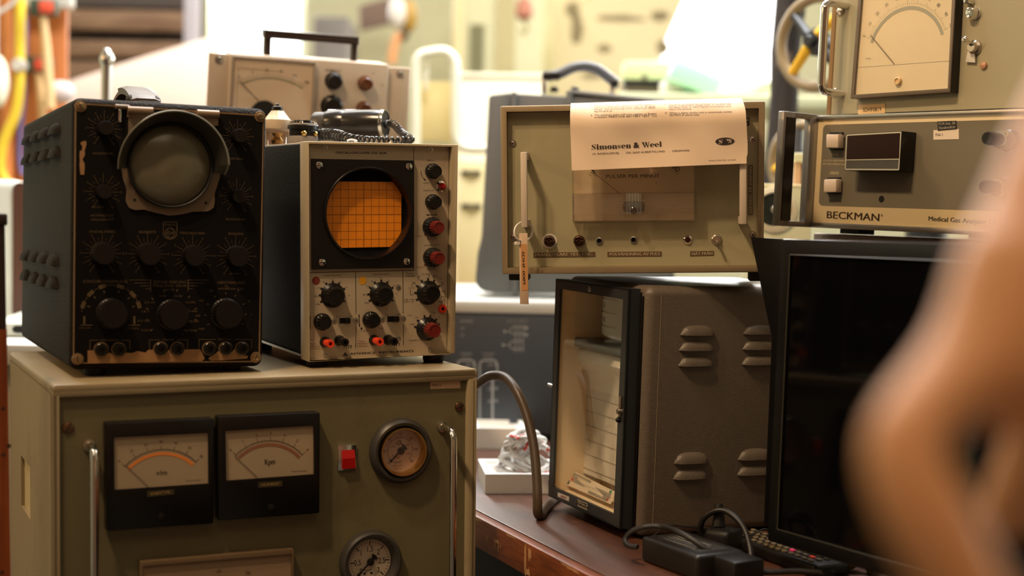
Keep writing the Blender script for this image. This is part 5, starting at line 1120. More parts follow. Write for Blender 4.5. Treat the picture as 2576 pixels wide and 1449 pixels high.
_lc=([(1604,1376,1.51),(1580,1372,1.52),(1572,1358,1.53),(1588,1338,1.53),(1622,1325,1.525),(1662,1324,1.52),(1700,1335,1.50),(1740,1357,1.485),(1785,1388,1.475),(1830,1418,1.475),(1870,1436,1.465),(1930,1440,1.46),(2010,1437,1.46),(2100,1444,1.455)])
MB().tube(smooth_path([AF.L(at(*p)) for p in _lc],8),.0031,10,fl=.7).obj('output_cable',m_cord,ad)
_pc=([(1773,1362,1.565),(1762,1335,1.565),(1770,1305,1.56),(1795,1287,1.555),(1822,1285,1.55),(1850,1302,1.54),(1872,1330,1.53),(1884,1365,1.52),(1890,1400,1.51),(1893,1436,1.50)])
cord('thin_cord','thin dark cord lying behind the power adapter at the foot of the recorder',[(1640,1352,1.6),(1680,1323,1.61),(1730,1325,1.61),(1790,1331,1.61),(1835,1340,1.60),(1860,1349,1.595),(1890,1345,1.595),(1925,1331,1.60),(1945,1345,1.60)],.0011)
q_=onb(1812,1412); PF=Fr(q_,-40); 
pg_=thing('mains_plug','black mains plug with cable collar standing on the bench behind the power adapter','plug',PF)
MB().box((-.02,-.005,.0005),(.012,.03,.034),.006,3).obj('plug_body',m_cord,pg_); MB().tube([(-.012,.014,.034),(-.013,.016,.046),(-.015,.018,.058)],[.0075,.0062,.0045],14).obj('cable_collar',m_cord,pg_)
q_=onb(1800,1462); MB().tube(smooth_path([PF.L(at(*p)) for p in _pc],8),.0033,10).obj('plug_cable',m_cord,pg_)
MB_=MB().box((-.02,0,.0005),(.03,.04,.026),.004).obj('adapter_block',m_cord); MB_.matrix_world=Fr(q_,-60).M; tag(MB_,'small black adapter block in front of the plug at the picture bottom','adapter')
rf=Fr(onb(1838,1380)+V((0,0,.0005)),-64); 
rm=thing('remote_control','black remote control with pink and red buttons lying under the monitor edge','remote control',rf)
MB().box((-.02,0,0),(.15,.048,.014),.004,3).obj('body',m_cord,rm)
bc={(9,1):'pink',(12,1):'coral',(12,3):'yel'}
for i in range(14):
    for j in range(4):
        c=(-.012+i*.0112,.008+j*.0105); col=bc.get((i,j)); mm=mat('pink_button',rgb(240,70,130),.4) if col=='pink' else mat('coral_button',rgb(240,80,60),.4) if col=='coral' else mat('yellow_button',rgb(190,160,40),.4) if col=='yel' else mat('grey_button',rgb(104,92,70),.45)
        MB().box((c[0]-.0034,c[1]-.0024,.0135),(c[0]+.0034,c[1]+.0024,.0165),.0008,1).obj('button',mm,rm)
q_=onb(2080,1425)
pz=MB(); 
for k in range(7):
    a=k/6; pz.box((.012*k-.04,-.02+.004*math.sin(k*2.1),.0005),(.012*k-.03,.03,.012+.012*abs(math.sin(k*1.7))),.003,2)
o=MB().tube(smooth_path([(-.045,0,.010),(-.02,.012,.014),(.01,.002,.012),(.035,.01,.015),(.05,.02,.010)],6),[.009+.004*math.sin(k*.9) for k in range(25)],14).obj('cloth_pouch',mat('olive_yellow_cloth',rgb(120,104,34),.8,var=.3,vs=60,bump=.4)); o.matrix_world=Fr(q_,-55).M; tag(o,'crumpled olive yellow cloth pouch under the bottom edge of the monitor','pouch')
# hose from the console
hz=[(1180,985,1.84),(1203,965,1.83),(1235,946,1.82),(1270,950,1.81),(1300,985,1.79),(1325,1045,1.775),(1342,1120,1.76),(1350,1200,1.745),(1352,1260,1.735),(1353,1290,1.735),(1360,1296,1.75),(1372,1278,1.79),(1392,1256,1.84),(1420,1240,1.90)]
o=MB().tube(smooth_path([at(*p) for p in hz],8),.0060,16).obj('rubber_hose',mat('brown_rubber',rgb(72,56,40),.4,var=.15)); tag(o,'thick brown rubber hose arching from behind the console down to the bench','hose')
# polystyrene trays and rope
m_foam=mat('white_foam',rgb(246,245,240),.8,var=.03,vs=200,bump=.25,bs=300)
def tray(fr,w,d,h,wall,label,step=True,txt=None):
    t=thing('foam_tray',label,'foam tray',fr); mb=MB()
    o=[V((0,0,h)),V((w,0,h)),V((w,d,h)),V((0,d,h))]; k=wall; i=[V((k,k,h)),V((w-k,k,h)),V((w-k,d-k,h)),V((k,d-k,h))]
    vs=[V((p.x,p.y,0)) for p in o]+o+i; fs=[(3,2,1,0)]
    for a in range(4): b=(a+1)%4; fs+=[(a,b,4+b,4+a),(4+a,4+b,8+b,8+a)]
    k2=wall*1.9; s1=[V((p.x,p.y,h-.006)) for p in i]; s2=[V((k2,k2,h-.006)),V((w-k2,k2,h-.006)),V((w-k2,d-k2,h-.006)),V((k2,d-k2,h-.006))]; s3=[V((p.x,p.y,.007)) for p in s2]
    vs+=s1+s2+s3
    for a in range(4): b=(a+1)%4; fs+=[(8+a,8+b,12+b,12+a),(12+a,12+b,16+b,16+a),(16+a,16+b,20+b,20+a)]
    fs.append((20,21,22,23)); mb.raw(vs,fs)
    if txt: mb.mi(1); lay(mb,txt,(w*.42,-.0004,h*.4),(w*.42+.03,-.0004,h*.4),.007,(0,0,1))
    mb.obj('tray_body',[m_foam,mat('pencil',rgb(110,116,130),.7)],t,20); return t
tray(Fr(onb(1220,1243)+V((0,0,.0005)),6),.20,.12,.0265,.008,'white foam tray with pencilled letters at the back of the bench, holding the rope',txt='EHO')
t2=Fr(onb(1190,1130)+V((0,0,.0005)),4); tray(t2,.085,.10,.034,.007,'yellowish white foam tray behind the front tray beside the dark schematic panel')
RP=at(1318,1165,1.95); rr=[]; random.seed(12)
base=ZB+.016
for k in range(46):
    a=k*1.37; hf=.5+.5*math.sin(a*.53+1); r_=(.020+.020*random.random())*(1-.55*hf); 
    rr.append(V((RP.x+ (r_*1.15)*math.cos(a)+.004*random.uniform(-1,1), RP.y+.02*math.sin(a)+.01*random.uniform(-1,1), base+.006+.058*hf*(.75+.25*random.random()))))
rr+= [V((RP.x+.03,RP.y-.005,base+.04)),V((RP.x+.045,RP.y-.01,base+.022)),V((RP.x+.062,RP.y-.01,base+.012))]
path=smooth_path(rr,9); mb=MB(); mb.tube(path,.0042,10)
n=10
for i in range(len(mb.m)-2):
    ring,j=divmod(i,n); mb.m[i]=1 if ((j*2+ring)%20 in (0,1,2,3)) and (ring//6)%3==0 else 2 if (j*3+ring*1)%10<2 else 0
o=mb.obj('rope',[mat('white_rope',rgb(236,233,228),.7,var=.12,vs=300,bump=.5,bs=900),mat('red_fleck',rgb(200,70,60),.7),mat('grey_strand',rgb(176,170,164),.7)]); tag(o,'bundle of white rope with red flecks lying in the front foam tray','rope')
# dark instrument with a schematic on its face
DI=Fr(V((at(1085,900,2.36).x,2.36,ZB+.012)),-1.5)
di=thing('schematic_panel_unit','dark grey instrument with white schematic diagrams on its face behind the foam trays','electronics case',DI)
zt=DI.on(1250,757,0).z; zr=DI.on(1250,788,0).z; Wd=.42
MB().box((0,.002,0),(Wd,.62,zr),.002).obj('case',mat('slate_panel',rgb(50,56,64),.5,var=.05),di); MB().box((-.004,-.004,zr),(Wd+.004,.62,zt),.004).obj('lid',mat('pale_grey_lid',rgb(186,188,184),.5,var=.04),di)
mb=MB(); pd=Pan(DI,mb,.002,off=.0006)
pd.txt('MEASURING',(1277,812),(1328,811),7,True); pd.txt('AMPLIFIER',(1156,811),(1190,811),6); pd.txt('OFF',(1158,829),(1168,829),6); pd.txt('ON',(1158,846),(1167,846),6)
for y0 in (828,846): pd.path([(1268,834),(1280,834),(1290,y0-6),(1328,y0-6)],.0012)
for y0 in (858,878): pd.path([(1264,868),(1280,868),(1288,y0),(1316,y0)],.0012)
for x in (1296,1306,1316): pd.line((x,818),(x,886),.0011)
for x,y in ((1270,834),(1266,868),(1324,826),(1324,843)): pd.disc((x,y),3.5)
for x in (1157,1213):
    pd.txt('CHANNEL',(x,893),(x+32,893),6,True); pd.txt('RANGE',(x+4,902),(x+28,902),5,True); pd.path([(x-6,1062),(x-6,915),(x-1,907),(x+33,907),(x+38,915),(x+38,935)],.0022)
    for y in (922,982,1013): pd.txt('-20 dB',(x+12,y),(x+40,y-2),7)
    pd.line((x+26,935),(x+26,1062),.003)
mb.obj('schematic',mat('schematic_white',rgb(158,162,166),.6,var=.1),di,ang=0)
for x in (.03,Wd-.05):
    for y in (.04,.55): MB().box((x,y,-.0115),(x+.02,y+.03,.002)).obj('foot',m_rubber,di)
# suitcase-like instrument behind the pulse counter
m_sc=mat('grey_case_shell',rgb(92,94,94),.45,var=.06,vs=6,bump=.1,bs=200); SC=frame_at(1196,738,2.48,-3)
sc=thing('carrying_case','large dark grey carrying case with curved handle standing behind the pulse counter','carrying case',SC)
fs_=lambda x,y,v=0:SC.on(x,y,v)
MB().prism([fs_(*p) for p in ((1229,239),(1288,232),(1294,738),(1243,737),(1215,733),(1200,722),(1195,705),(1201,636),(1211,596))],(0,.15,0),.005).obj('side_shell',m_sc,sc)
MB().prism([fs_(x,y,.006) for x,y in ((1285,234),(1672,256),(1700,742),(1288,738))],(0,.14,0),.004).obj('body_shell',m_sc,sc)
MB().prism([fs_(x,y,-.006) for x,y in ((1286,231),(1300,231),(1303,739),(1288,739))],(0,.16,0),.002).obj('edge_rib',m_sc,sc); MB().prism([fs_(x,y,-.003) for x,y in ((1424,228),(1440,228),(1448,600),(1430,600))],(0,.15,0),.002).obj('edge_rib',m_sc,sc)
MB().prism([fs_(x,y,.004) for x,y in ((1440,226),(1670,250),(1672,258),(1440,234))],(0,.14,0),.001).obj('lid_edge',mat('glare_grey_lid',rgb(150,154,160),.4),sc)  # lid edge coloured lighter than the shell, painted window glare
a=[fs_(*p,.06) for p in ((1366,192),(1392,190),(1412,184),(1440,171),(1470,166),(1498,172),(1522,188),(1552,212))]
MB().tube(smooth_path(a,6),.0092,16).obj('handle',mat('handle_grey',rgb(84,86,92),.35),sc)
for x0,x1,yy in ((1364,1410,192),(1534,1556,212)):
    p=fs_(x0,yy-10,.06); q_=fs_(x1,yy+10,.06); b=fs_(x0,232,.06); MB().box((p.x,.045,q_.z),(q_.x,.075,p.z),.004).obj('handle_bracket',m_blk,sc); MB().box((p.x,.05,b.z-.004),(p.x+.008,.07,q_.z+.002),.001).obj('handle_post',m_nickel,sc)
for x in (1394,1446): MB().lathe([(.008,-.002),(.007,.006),(0,.009)],fs_(x,229,.06),(0,0,1),16).obj('lid_stud',m_blk,sc)
# ================================================================ ON TOP OF THE MIDDLE OSCILLOSCOPE
def on2(px,py): return B2.W(B2.on(px,py,ht-.0004,2))
def top2(px,d,zo=0):          # point above the scope top at that column and depth
    p=at(px,360,d); zt=B2.W(V((B2.L(p).x,B2.L(p).y,ht))).z; return V((p.x,p.y,zt+zo+.0003))
U=1.79/3578
b=top2(697,1.79); BT=Fr(b,10)
lb=thing('valve_socket','clear and beige valve socket with ribbed cone top standing on the middle oscilloscope','valve socket',BT)
MB().lathe([(28*U,0),(28.5*U,.0175),(27.5*U,.018)],(0,0,0),(0,0,1),36).obj('clear_base',glass('smoked_clear',(.82,.74,.68),3,.08),lb)
MB().lathe([(14*U,.001),(16*U,.006),(9*U,.010),(15*U,.015)],(0,0,0),(0,0,1),16).obj('inner_contacts',m_brass,lb)
MB().lathe([(28*U,.0175),(33*U,.0195),(34*U,.0205),(34*U,.0315),(31*U,.033),(16*U,.0425),(15*U,.043),(0,.043)],(0,0,0),(0,0,1),60,flute=10,fd=.05,f0=4,f1=5).obj('cone_top',mat('beige_plastic',rgb(206,186,160),.45),lb)
k=MB(); k.lathe([(13*U,.043),(13.5*U,.045),(13*U,.048),(9*U,.049),(5*U,.0492),(4*U,.052),(0,.0525)],(0,0,0),(0,0,1),24); k.obj('screw_knob',m_blk,lb)
b=top2(762,1.765); RT_=Fr(b,10); cr=thing('connector_ring','round black connector with screwed flange and grey base on the middle oscilloscope','connector',RT_)
MB().lathe([(37*U,0),(37*U,.0095),(36*U,.0105)],(0,0,0),(0,0,1),48).obj('grey_base',mat('grey_base',rgb(120,112,104),.5),cr); MB().lathe([(34*U,.010),(34*U,.0185),(38.5*U,.0188),(38.5*U,.0235),(37*U,.0245)],(0,0,0),(0,0,1),48).obj('black_body',m_blk,cr)
MB().lathe([(37*U,.0243),(37*U,.0258),(30*U,.0262)],(0,0,0),(0,0,1),48).obj('flange',mat('pale_flange',rgb(170,160,146),.4,.3),cr); MB().lathe([(26*U,.026),(25*U,.030),(14*U,.0305),(13*U,.028),(0,.028)],(0,0,0),(0,0,1),40).obj('collar',m_blk,cr)
for k in range(6):
    a=R(60*k+20); MB().lathe([(.0022,.026),(.0021,.0285),(0,.0288)],(32*U*math.cos(a),32*U*math.sin(a),0),(0,0,1),14).obj('flange_screw',m_nickel,cr)
for a in (-88,-35): MB().lathe([(.0032,0),(.0032,.003),(.002,.0042),(0,.0045)],(33*U*math.cos(R(a)),33*U*math.sin(R(a)),.0135),(math.cos(R(a)),math.sin(R(a)),0),18).obj('brass_screw',m_brass,cr)
b=top2(822,1.845,.0305); e=top2(968,1.825,.0275); ax=(e-b); LL=ax.length; HS=Fr(b,math.degrees(math.atan2(ax.y,ax.x))); hs=thing('handset','black cylindrical handset lying on the middle oscilloscope behind the coiled cord','handset',HS)
MB().lathe([(.0165,0),(.0183,.003),(.0183,.026),(.0181,.0265),(.0183,.027),(.0183,LL-.003),(.0175,LL-.0005),(.0160,LL),(0,LL)],(0,0,0),(1,0,0),48).obj('barrel',mat('glossy_black',rgb(34,31,30),.22),hs)
MB().lathe([(.0183,LL-.0035),(.0186,LL-.002),(.0182,LL+.0006),(.0165,LL+.0008)],(0,0,0),(1,0,0),48,cap=False).obj('end_ring',m_chrome,hs); MB().lathe([(.0135,-.018),(.0148,-.016),(.0148,0)],(0,0,0),(1,0,0),40).obj('end_cap',mat('dark_grey_cap',rgb(56,52,50),.35),hs)
pts=[(966,322,1.83),(980,310,1.825),(994,316,1.81),(1006,330,1.79),(1022,342,1.765),(1033,350,1.735),(1022,352,1.715),(990,353.5,1.71),(950,353,1.712),(910,352,1.72),(880,349,1.73),(858,343,1.745),(835,339,1.76),(812,339,1.775),(790,344,1.785)]
ctr=smooth_path([at(*p) for p in pts],14); 
# resample by length and wind the helix
D_=[0]
for a,b_ in zip(ctr,ctr[1:]): D_.append(D_[-1]+(b_-a).length)
tot=D_[-1]; N=1500; out=[]; j=0; pu=None; turns=44
for k in range(N):
    s_=tot*k/(N-1)
    while j<len(D_)-2 and D_[j+1]<s_: j+=1
    t=(s_-D_[j])/max(1e-9,D_[j+1]-D_[j]); p=ctr[j].lerp(ctr[j+1],t); tg_=(ctr[min(j+2,len(ctr)-1)]-ctr[max(j-1,0)]).normalized()
    u=tg_.cross(V((0,0,1))).normalized(); w=u.cross(tg_).normalized(); fr_=k/(N-1); rad=.0036+.0024*max(0,min(1,(fr_-.62)/.2)); a=2*PI*turns*fr_
    q_=p+u*(rad*math.cos(a))+w*(rad*math.sin(a)); l2=B2.L(q_); q_.z=max(q_.z,B2.W(V((l2.x,l2.y,ht))).z+.0017) if 0<l2.x<wd and 0<l2.y else q_.z; out.append(q_)
o=MB().tube(out,.00155,7).obj('coiled_cord',mat('cord_dark',rgb(46,43,42),.25)); tag(o,'black coiled cord curling from the handset along the front of the oscilloscope top','cord')
w=MB(); w.box((-.016,0,0),(.008,.012,.0022),.0008); w.box((.006,.002,.0),(.018,.008,.0016),.0006)
o=w.obj('plastic_clip',m_white); o.matrix_world=Fr(top2(890,1.70),14).M; tag(o,'flat white plastic clip lying in front of the coiled cord','clip')
o=MB().tube(smooth_path([(-.005,0,.004),(0,.003,.0055),(.006,.002,.004),(.004,-.002,.0035)],4),.0012,8).obj('plastic_ring',m_white); o.matrix_world=Fr(top2(884,1.705),0).M; tag(o,'small white plastic ring beside the flat white clip','ring')
o=MB().prism([(0,0,0),(.0052,0,0),(.0048,0,.0058),(.0036,0,.004)],(0,.002,0)).obj('paper_scrap',m_white); o.matrix_world=Fr(top2(974,1.69),10).M; tag(o,'tiny pointed white scrap at the foot of the coiled cord','scrap')
# ================================================================ PORTABLE METER BEHIND
MT=frame_at(572,372,2.10,20,10,0); ft=lambda x,y,off=0: MT.on(x,y,-off)
m_mb=mat('cream_instrument',rgb(200,184,166),.45,var=.04)
mt2=thing('portable_meter','cream portable meter instrument with a dark carrying handle standing behind the oscilloscopes','meter instrument',MT)
z0=0.0; O4=[ft(580,134),ft(979,162),ft(967,372),ft(570,372)]
MB().prism(O4,(0,.055,0),.003).obj('case',m_mb,mt2)
for q4 in ([(526,131.5),(583,137),(571,372),(514,372)],[(976,168),(1033.5,171.5),(1022,372),(965,372)]): MB().prism([MT.on(x,y,.010) for x,y in q4],(0,.004,0),.002).obj('mounting_ear',m_mb,mt2)
for x,y in ((551,149),(1006.5,186)):
    c=MT.on(x,y,.010); MB().lathe([(.0062,0),(.006,.0015),(.0045,.002)],c,n=24).obj('ear_washer',m_nickel,mt2); screw('ear_screw',c+V((0,-.002,0)),.0042,mt2)
ym=-.008; Q=[MT.on(x,y,ym) for x,y in ((585,140),(796,155.5),(784,372),(573,372))]; I=[MT.on(x,y,ym) for x,y in ((590,145),(790,160.5),(779,368),(579,368))]
mm=MB(); mm.recess(Q,I,.0078,.003,.0008); pmt=mm.obj('panel_meter',mat('clear_rim_grey',rgb(150,136,122),.25),mt2)
f=MB(); yd=ym+.0028; f.poly([p+V((0,.0028,0)) for p in I]); f.mi(1)
Mx=lambda x,y:(500+x/4.293,50+y/4.293)
A,B,M_=[MT.on(*Mx(*p),yd) for p in ((472,690),(1122,743),(775,628))]
ax,az,bx_,bz_,mx_,mz=A.x,A.z,B.x,B.z,M_.x,M_.z; d=2*(ax*(bz_-mz)+bx_*(mz-az)+mx_*(az-bz_)); ux=((ax*ax+az*az)*(bz_-mz)+(bx_*bx_+bz_*bz_)*(mz-az)+(mx_*mx_+mz*mz)*(az-bz_))/d; uz=((ax*ax+az*az)*(mx_-bx_)+(bx_*bx_+bz_*bz_)*(ax-mx_)+(mx_*mx_+mz*mz)*(bx_-ax))/d
r=math.hypot(ax-ux,az-uz); a0=math.degrees(math.atan2(ax-ux,az-uz)); a1=math.degrees(math.atan2(bx_-ux,bz_-uz))
class PM(Pan):
    def p(s_,x,y): return V((ux,s_.val,uz)) if x is None else Pan.p(s_,x,y)
dp=PM(MT,f,yd)
for j in range(51): dp.ray_(N0,r+.003,r+(.008 if j%10==0 else .0055),a0+(a1-a0)*j/50,.0003)
for j,t in enumerate(('0','4','20','40','100','200')): dp.num(t,N0,r+.0115,a0+(a1-a0)*j/5,.004)
dp.path([Mx(405,940),Mx(430,520),Mx(900,560)],.0004); f.mi(2); dp.arc(N0,r,a0,a1,.0024)
f.obj('dial',[mat('dial_peach',rgb(222,198,172),.5,var=.02),m_ink2,mat('olive_arc',rgb(150,142,104),.5)],pmt,ang=0)
MB().tube([MT.on(*Mx(440,662),yd-.001),MT.on(*Mx(690,920),yd-.001)],.0005,6).obj('needle',m_ink2,pmt)
MB().lathe([(.022,0),(.021,.003),(0,.004)],MT.on(665,290,yd),n=32).obj('movement_cover',m_blk,pmt)
MB().poly([p+V((0,.0004,0)) for p in I]).obj('meter_glass',m_glass,pmt,ang=0)
mb=MB(); pp=Pan(MT,mb,-.0004)
pp.txt('SENSIBILITET',Mx(1365,550),Mx(1545,560),4,True); pp.txt('10',Mx(1965,715),Mx(1990,716),5); pp.line(Mx(1870,585),Mx(1900,560),.0006); mb.obj('lettering',m_ink2,mt2,ang=0)
for x,y,rp,col in ((839,203.7,23,m_blk),(918,209.6,19.5,mat('amber_brown_knob',rgb(88,46,18),.22)),(834,266.6,29,m_blk),(914.6,273.6,20,mat('amber_brown_knob',0))):
    c=ft(x,y); sc_=2.1/3578; MB().lathe([(rp*sc_,0),(rp*sc_*.98,.003),(rp*sc_*.86,.005),(rp*sc_*.82,.013),(rp*sc_*.7,.0145),(rp*sc_*.55,.0145),(0,.014)],c,n=40).obj('control_knob',col,mt2)
yh=.02; hq=[MT.on(x,y,yh) for x,y in ((666,74.5),(904.5,93),(904,114),(887,112.3),(680.5,96.5),(665.5,96))]
hm=mat('dark_brown_handle',rgb(44,30,24),.35); hh=MB(); hh.prism(hq,(0,.022,0),.0012).obj('carry_handle',hm,mt2)
for x0,x1,y0,y1 in ((667,681,94,142),(887,898,110,160)):
    a,b_=MT.on(x0,y0,yh+.004),MT.on(x1,y1,yh+.004); MB().box((a.x,yh+.004,b_.z-.01),(b_.x,yh+.018,a.z),.001).obj('handle_post',hm,mt2)
# crate under it
p=MT.W((.11,.05,0)); CRF=Fr(V((p.x+.0,p.y+.02,ZB+.0005)),20); hz_=MT.W(V((.1,0,0)))[2]-.022-ZB
cr_=thing('wooden_crate','plain wooden crate carrying the portable meter behind the oscilloscopes','crate',CRF); mw=wood('crate_wood',rgb(150,112,72),rgb(120,84,50),7,(1,1,9))
for k in range(4):
    z=hz_*k/4; MB().box((-.13,-.09,z),(.13,-.078,z+hz_/4-.004)).obj('slat',mw,cr_); MB().box((-.13,.078,z),(.13,.09,z+hz_/4-.004)).obj('slat',mw,cr_); MB().box((-.13,-.078,z),(-.118,.078,z+hz_/4-.004)).obj('slat',mw,cr_); MB().box((.118,-.078,z),(.13,.078,z+hz_/4-.004)).obj('slat',mw,cr_)
MB().box((-.13,-.09,hz_-.004),(.13,.09,hz_+.004)).obj('lid',mw,cr_)
# ================================================================ LEFT SIDE
LB=frame_at(13,537,1.40,25,0,-1.0)
lbx=thing('wooden_board','upright orange-brown wooden panel with a dark upper part at the left edge','board',LB)
zf=-(LB.M.translation.z)+.004; zs=LB.on(20,828,0).z
m_lw=wood('orange_pine',rgb(158,78,28),rgb(120,52,16),5,(9,9,1.2),.4,.1); m_ldk=mat('dark_brown_board',rgb(40,22,16),.45,var=.15)  # upper part and back are coloured darker than the lower panel
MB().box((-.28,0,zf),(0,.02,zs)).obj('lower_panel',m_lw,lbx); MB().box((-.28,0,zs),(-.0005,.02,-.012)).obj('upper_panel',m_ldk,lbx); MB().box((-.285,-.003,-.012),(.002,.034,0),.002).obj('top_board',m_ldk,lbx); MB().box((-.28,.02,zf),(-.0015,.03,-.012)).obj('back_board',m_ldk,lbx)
kn=MB()
for x,y in ((8,1028),(8,1144),(22,1122),(5,1440)): kn.lathe([(.0024,0),(0,.0003)],LB.on(x,y,0),n=10)
kn.obj('wood_knot',mat('knot_dark',rgb(74,36,16),.6),lbx)
# white counter behind the console
CZ=H-.186
ct=thing('white_counter','white topped counter behind the console at the left','counter',Fr((-1.65,2.02,0),0))
MB().box((0,0,CZ-.03),(1.12,.75,CZ),.003).obj('counter_top',mat('white_laminate',rgb(222,222,214),.4),ct); MB().box((.02,.03,.003),(1.10,.73,CZ-.03)).obj('cabinet_body',mat('pale_cabinet',rgb(200,196,182),.5),ct)
_p=at(-70,806,2.42); WC=Fr(V((_p.x,_p.y,CZ+.0005)),14)
wc=thing('white_equipment_case','tall white plastic equipment case with a brown rounded front panel at the left edge','equipment case',WC)
a=WC.on(59,452,0); MB().box((0,.0,0),(a.x,.25,a.z),.016,4).obj('shell',mat('white_case',rgb(224,226,214),.4),wc)
q0,q1=WC.on(32,458,-.001),WC.on(58.5,802,-.001); MB().prism(rrect([V((q0.x,-.002,q0.z)),V((q1.x+.01,-.002,q0.z)),V((q1.x+.01,-.002,q1.z)),V((q0.x,-.002,q1.z))],.012),(0,.004,0)).obj('front_panel',mat('brown_panel',rgb(96,66,54),.3),wc)
_p=at(-40,877,2.14); GC=Fr(V((_p.x,_p.y,CZ+.0005)),8); gc=thing('small_white_case','low white case with a black inset front panel under the tall white case','equipment case',GC)
a=GC.on(85,812,0); MB().box((0,0,0),(a.x,.30,a.z),.006).obj('shell',mat('white_case',0),gc); q0,q1=GC.on(31,819,0),GC.on(82,874,0); q1.z=max(q1.z,.006); MB().prism(rrect([V((q0.x,-.001,q0.z)),V((q1.x,-.001,q0.z)),V((q1.x,-.001,q1.z)),V((q0.x,-.001,q1.z))],.006),(0,.002,0)).obj('front_panel',m_dark,gc)
 
b=at(268,300,2.28); sr=thing('metal_rod','upright silver metal rod with a flared conical tip behind the black oscilloscope','rod',Fr(V((b.x,b.y,CZ+.0005)),0))
zt=at(266,123,2.28).z-CZ; U2=2.28/3578; m_sil=mat('satin_steel',(.62,.62,.6,1),.28,1)
MB().lathe([(14*U2,0),(14*U2,zt-44*U2)],(0,0,0),(0,0,1),32).obj('shaft',m_sil,sr); MB().lathe([(14*U2,zt-44*U2),(18*U2,zt-34*U2),(18.5*U2,zt-24*U2),(8*U2,zt-2*U2),(5*U2,zt),(0,zt)],(0,0,0),(0,0,1),32).obj('tip',m_sil,sr); MB().lathe([(.035,0),(.035,.008),(.012,.012)],(0,0,0),(0,0,1),32).obj('base',m_sil,sr)
# ================================================================ THE HALL
YW=6.2; XL,XR,YF,ZC=-3.0,3.4,-2.2,3.5
m_wall=mat('cream_plaster',rgb(186,182,152),.8,var=.06,vs=3,dirt=rgb(150,142,112)[:3]+(.5,),ds=1.2); m_floor=mat('grey_concrete',rgb(96,88,78),.7,var=.15,vs=4); m_ceil=mat('white_ceiling',rgb(206,198,180),.8)
def S_(name,a,b,m): return struct(MB().box(a,b).obj(name,m,None,0))
S_('floor',(XL,YF,-.05),(XR,YW+.3,0),m_floor); S_('ceiling',(XL,YF,ZC),(XR,YW+.3,ZC+.05),m_ceil)
S_('wall_left',(XL-.1,YF,0),(XL,YW+.3,ZC),m_wall); S_('wall_right',(XR,YF,0),(XR+.1,YW+.3,ZC),m_wall); S_('wall_front',(XL,YF-.1,0),(XR,YF,ZC),mat('warm_wall',rgb(120,84,56),.8))
def wx(px,py=100): p=at(px,py,1.0)-CAM; return p.x/p.y*YW
def wz(py,px=1000): p=at(px,py,1.0)-CAM; return H+p.z/p.y*YW
w1=(wx(527),wx(768),wz(150,650),3.2); w2=(wx(1652),wx(1996),wz(238,1800),3.2)
mb=MB(); mb.box((XL,YW,0),(w1[0],YW+.2,ZC)); mb.box((w1[0],YW,0),(w1[1],YW+.2,w1[2])); mb.box((w1[0],YW,w1[3]),(w1[1],YW+.2,ZC)); mb.box((w1[1],YW,0),(w2[0],YW+.2,ZC)); mb.box((w2[0],YW,0),(w2[1],YW+.2,w2[2])); mb.box((w2[0],YW,w2[3]),(w2[1],YW+.2,ZC)); mb.box((w2[1],YW,0),(XR,YW+.2,ZC)); struct(mb.obj('wall_back',m_wall,None,0))
m_wf=mat('white_window_frame',rgb(224,224,218),.5)
for i,w in enumerate((w1,w2)):
    r_=thing(f'window_{i+1}',('tall narrow daylight window behind the portable meter','wide bright daylight window behind the mint green case')[i],'window',Fr((w[0],YW+.06,w[2]),0)); struct(r_); ww,hh_=w[1]-w[0],w[3]-w[2]; fr_=MB(); t=.035
    fr_.box((0,0,0),(t,.05,hh_)); fr_.box((ww-t,0,0),(ww,.05,hh_)); fr_.box((t,0,0),(ww-t,.05,t)); fr_.box((t,0,hh_-t),(ww-t,.05,hh_))
    if i==0: fr_.box((ww*.5-.006,.01,t),(ww*.5+.006,.04,hh_-t))
    fr_.obj('window_frame',m_wf,r_); MB().box((t,.022,t),(ww-t,.026,hh_-t)).obj('window_glass',m_glass,r_)
def slab(name,label,cat,pts,d,th,m,bev=.004,fr=None,yaw=0):
    """flat thing standing at its own distance, outline in photograph pixels"""
    F_=fr or frame_at(*pts[0],d,yaw); o=MB().prism([F_.on(*p) for p in pts],(0,th,0),bev).obj(name,m); o.matrix_world=F_.M; return tag(o,label,cat) if label else o
# planked shutter, grey post, sloping sheet
sh=thing('plank_shutter','dark brown shutter of wide horizontal planks behind the sloping pale sheet','shutter',F0:=frame_at(160,330,4.7,0))
m_pl=wood('weathered_plank',rgb(134,104,78),rgb(98,70,48),5,(1,8,8),.7); m_pl2=mat('dark_plank',rgb(70,60,54),.7,var=.15)
for y0,y1,mm in ((-60,22,m_pl2),(22,82,m_pl),(82,100,m_pl2),(100,150,m_pl),(152,212,m_pl),(212,330,m_pl2)):
    a,b_=F0.on(150,y0),F0.on(470,y1); MB().box((a.x,0 if mm is m_pl else .03,b_.z+.004),(b_.x,.06,a.z),.004).obj('plank',mm,sh)
zf=-F0.M.translation.z+.003
a,b_=F0.on(150,-60),F0.on(470,330); MB().box((a.x,.075,b_.z),(b_.x,.085,a.z)).obj('backing',m_pl2,sh)
for x in (155,430): a=F0.on(x,0); MB().box((a.x,.086,zf),(a.x+.08,.15,1.0)).obj('upright',m_pl2,sh)
b=at(482,200,4.5); o=MB().box((-.022,-.022,.001),(.022,.022,3.4),.004).obj('steel_post',mat('lilac_grey_steel',rgb(168,162,168),.45)); o.matrix_world=Fr((b.x,b.y,0)).M; tag(o,'upright pale grey steel post to the right of the plank shutter','post')
SL=frame_at(150,300,3.9,0); 
sl=thing('sloping_sheet','large pale pink board with a sloping top edge behind the black oscilloscope','board',SL)
